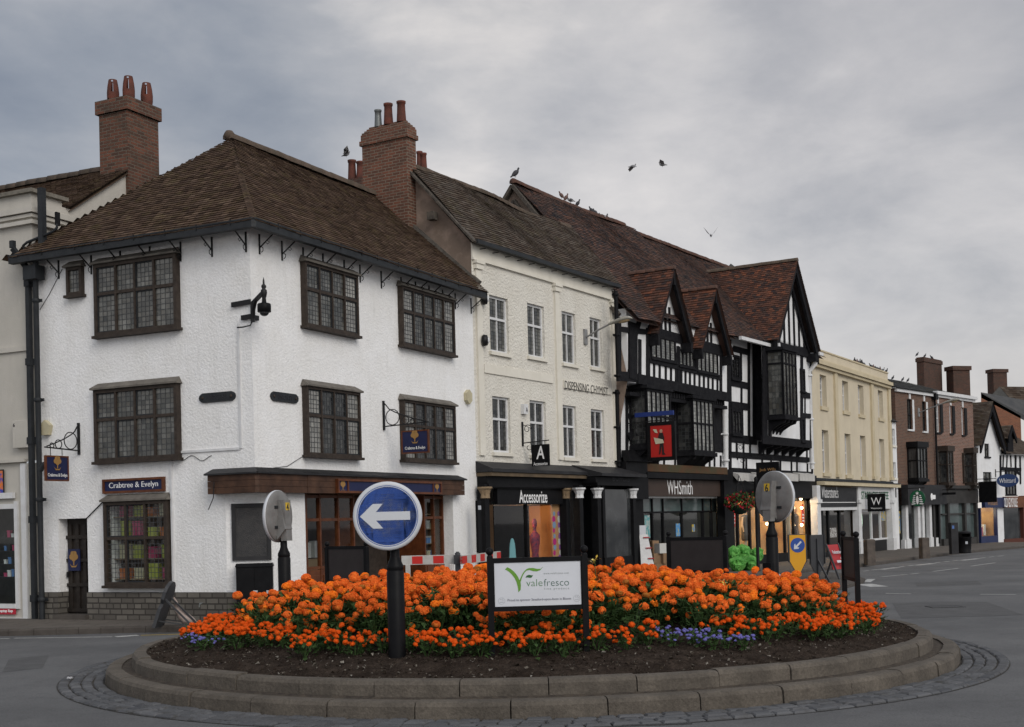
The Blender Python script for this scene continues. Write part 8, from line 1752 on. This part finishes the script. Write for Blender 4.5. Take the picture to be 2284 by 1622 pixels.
while y<RC.y+2.2 and nbig<300:
    x=RC.x-4.1+(sp/2 if row%2 else 0)
    while x<RC.x+4.3:
        px_=x+rs.uniform(-.07,.07); py_=y+rs.uniform(-.07,.07); x+=sp
        r=math.hypot((px_-RC.x-.13)/1.10,py_-RC.y)
        if r>3.62+.12*math.sin(math.atan2(py_-RC.y,px_-RC.x)*7) or nbig>=300: continue
        if any((px_-a)**2+(py_-c)**2<.03 for a,c in poles) or rs.random()<.04: continue
        if px_>1.35 and px_<2.0 and py_<RC.y-2.75: continue
        z=soilz(px_,py_); k_=rs.uniform(.82,1.18)*(1.0 if r<3.2 else .88); nbig+=1
        if rs.random()<.05: k_*=.62
        o=bpy.data.objects.new('marigold_plant',None); COL.objects.link(o); o.empty_display_size=.05; o.location=(px_,py_,z); o.rotation_euler=(0,0,rs.uniform(0,6.28)); o.scale=(k_,k_,k_); za_,zd_=zone(px_,py_,z); tag(o,'tall orange marigold, %s rows, %s'%(zd_,za_),'marigold',GT)
        child('foliage',rs.choice(FLm),o,(0,0,0))
        nh_=rs.choice((2,3,5,5,6,7,7)) if r<3.2 else rs.randint(2,6)
        pts=[]
        for j in range(80):
            if len(pts)>=nh_: break
            a=rs.uniform(0,6.283); rr=.19*math.sqrt(rs.random()); q=(rr*math.cos(a),rr*math.sin(a))
            if all((q[0]-p_[0])**2+(q[1]-p_[1])**2>(.092)**2 for p_ in pts): pts.append(q)
        for q in pts:
            rr=math.hypot(*q); zz=.42-1.6*rr*rr+rs.uniform(-.10,.06); s_=rs.choice((.62,.8,.9,1.0,1.08,1.15,1.25))*rs.uniform(.95,1.05)
            child('flower_head',rs.choice((0,0,0,1,1,1,2,2,2,4,4,3) if rs.random()<.6 else (0,1,2,4)) if False else HBm[rs.choice((0,0,0,1,1,1,2,2,2,4,4,4,3,0,1,2))],o,(q[0],q[1],zz),(q[1]*-2.2+rs.uniform(-.3,.3),q[0]*2.2+rs.uniform(-.3,.3),rs.uniform(0,6)),s_)
        if r>2.9 and py_<RC.y+.5:
            ao=math.atan2(py_-RC.y,px_-RC.x)-o.rotation_euler.z
            for q_ in range(rs.choice((0,1,1,2,3))):
                a_=ao+rs.uniform(-.9,.9); rr=rs.uniform(.16,.22); child('flower_head',HBm[rs.choice((0,1,2,4))],o,(rr*math.cos(a_),rr*math.sin(a_),rs.uniform(.12,.32)),(-math.sin(a_)*-.9,math.cos(a_)*.9,0),rs.uniform(.6,1.0))
    y+=sp*.87; row+=1
ns=0
for rad,st,n0 in ((3.78,0,88),(4.02,.5,94),(4.22,.2,98)):
    for i in range(n0):
        a=2*math.pi*(i+st)/n0
        if math.sin(a)>.28: continue
        rr=rad+rs.uniform(-.07,.07); x=RC.x+.08+rr*math.cos(a)*(1.065); y=RC.y+rr*math.sin(a)
        if rad>4.1 and rs.random()<.38: continue
        if rad>3.9 and rs.random()<.12: continue
        if blocked(x,y,.20) or ns>=290 or any((x-p_)**2+(y-c)**2<.02 for p_,c in poles): continue
        z=soilz(x,y); k_=rs.uniform(.78,1.15); ns+=1
        o=bpy.data.objects.new('small_marigold_plant',None); COL.objects.link(o); o.empty_display_size=.05; o.location=(x,y,z); o.rotation_euler=(0,0,rs.uniform(0,6.28)); o.scale=(k_,k_,k_); za_,zd_=zone(x,y,z); tag(o,'low orange marigold, %s edge, %s'%({'front':'front','middle':'side','back':'rear side'}[zd_],za_),'marigold',GS)
        child('foliage',rs.choice(FSm),o,(0,0,0))
        for j in range(rs.randint(7,13)):
            a2=rs.uniform(0,6.28); r2=.15*math.sqrt(rs.random()); child('flower_head',rs.choice(HSm),o,(r2*math.cos(a2),r2*math.sin(a2),.20-2.4*r2*r2+rs.uniform(-.045,.03)),(rs.uniform(-.5,.5),rs.uniform(-.5,.5),rs.uniform(0,6)),rs.uniform(.7,1.2))
BL_=['blue ageratum clump at the far left tip of the bed','blue ageratum clump at the left, second from the tip','blue ageratum clump at the left beside the orange edge','blue ageratum clump below the tall flowers right of centre','blue ageratum clump highest in the gap right of centre','blue ageratum clump in the middle of the right-hand blue patch','blue ageratum clump lowest in the right-hand blue patch','blue ageratum clump behind the right-hand blue patch','blue ageratum clump at the right of the blue patch','blue ageratum clump rightmost, against the orange edge','blue ageratum clump between the two halves of the blue patch']
for i,p in enumerate(BC):
    o=bpy.data.objects.new('ageratum_plant',None); COL.objects.link(o); o.location=p; tag(o,BL_[i],'ageratum','blue ageratum in the front edge'); child('foliage',bud_m,o,(0,0,0))
    for j in range(10):
        a2=rs.uniform(0,6.28); r2=.17*math.sqrt(rs.random()); child('flower_head',bl_m,o,(r2*math.cos(a2),r2*math.sin(a2),.15-1.5*r2*r2+rs.uniform(-.03,.02)),(rs.uniform(-.5,.5),rs.uniform(-.5,.5),0),rs.uniform(.6,1.15))
# two pale yellow flowers standing above the orange
YP=island('pale_yellow_petals',[(.62,.50,.10),(.68,.60,.25),(.6,.42,.06)],rough=.6,bump=0)
for px,py,Y_,l_ in ((1327,1250,17.2,'yellow flower spike above the orange right of the sponsor board'),(1608,1303,15.6,'small cream yellow flower among the orange on the right')):
    p=at(px,py,Y_); t=thing('yellow_flower',l_,'flower',loc=(p.x,p.y,soilz(p.x,p.y))); b=B(); b.tube([Vector((p.x,p.y,soilz(p.x,p.y))),p],.006,5); b.build('stem',LEAFM,t); b=B()
    for i in range(16):
        d=Vector((rs.uniform(-1,1),rs.uniform(-1,1),rs.uniform(-.6,1))).normalized(); c=p+Vector((rs.uniform(-.05,.05),0,rs.uniform(-.05,.04))); s_=d.cross(Vector((0,0,1))).normalized()*.018; b.add([c,c+d*.035+s_,c+d*.055,c+d*.035-s_],[(0,1,2,3)])
    b.build('petals',YP,t)
# weathered corner flue lamps etc. end

goods(FG,s0_w+.2,s1_w-.2,zs_w+.02,0,.5,'in the lit window of the blue shopfront',[PASTEL[2],PASTEL[5],CHAR,PASTEL[0]],5,seed=9,sz=(.3,.75),group='boxes in the blue shop window')
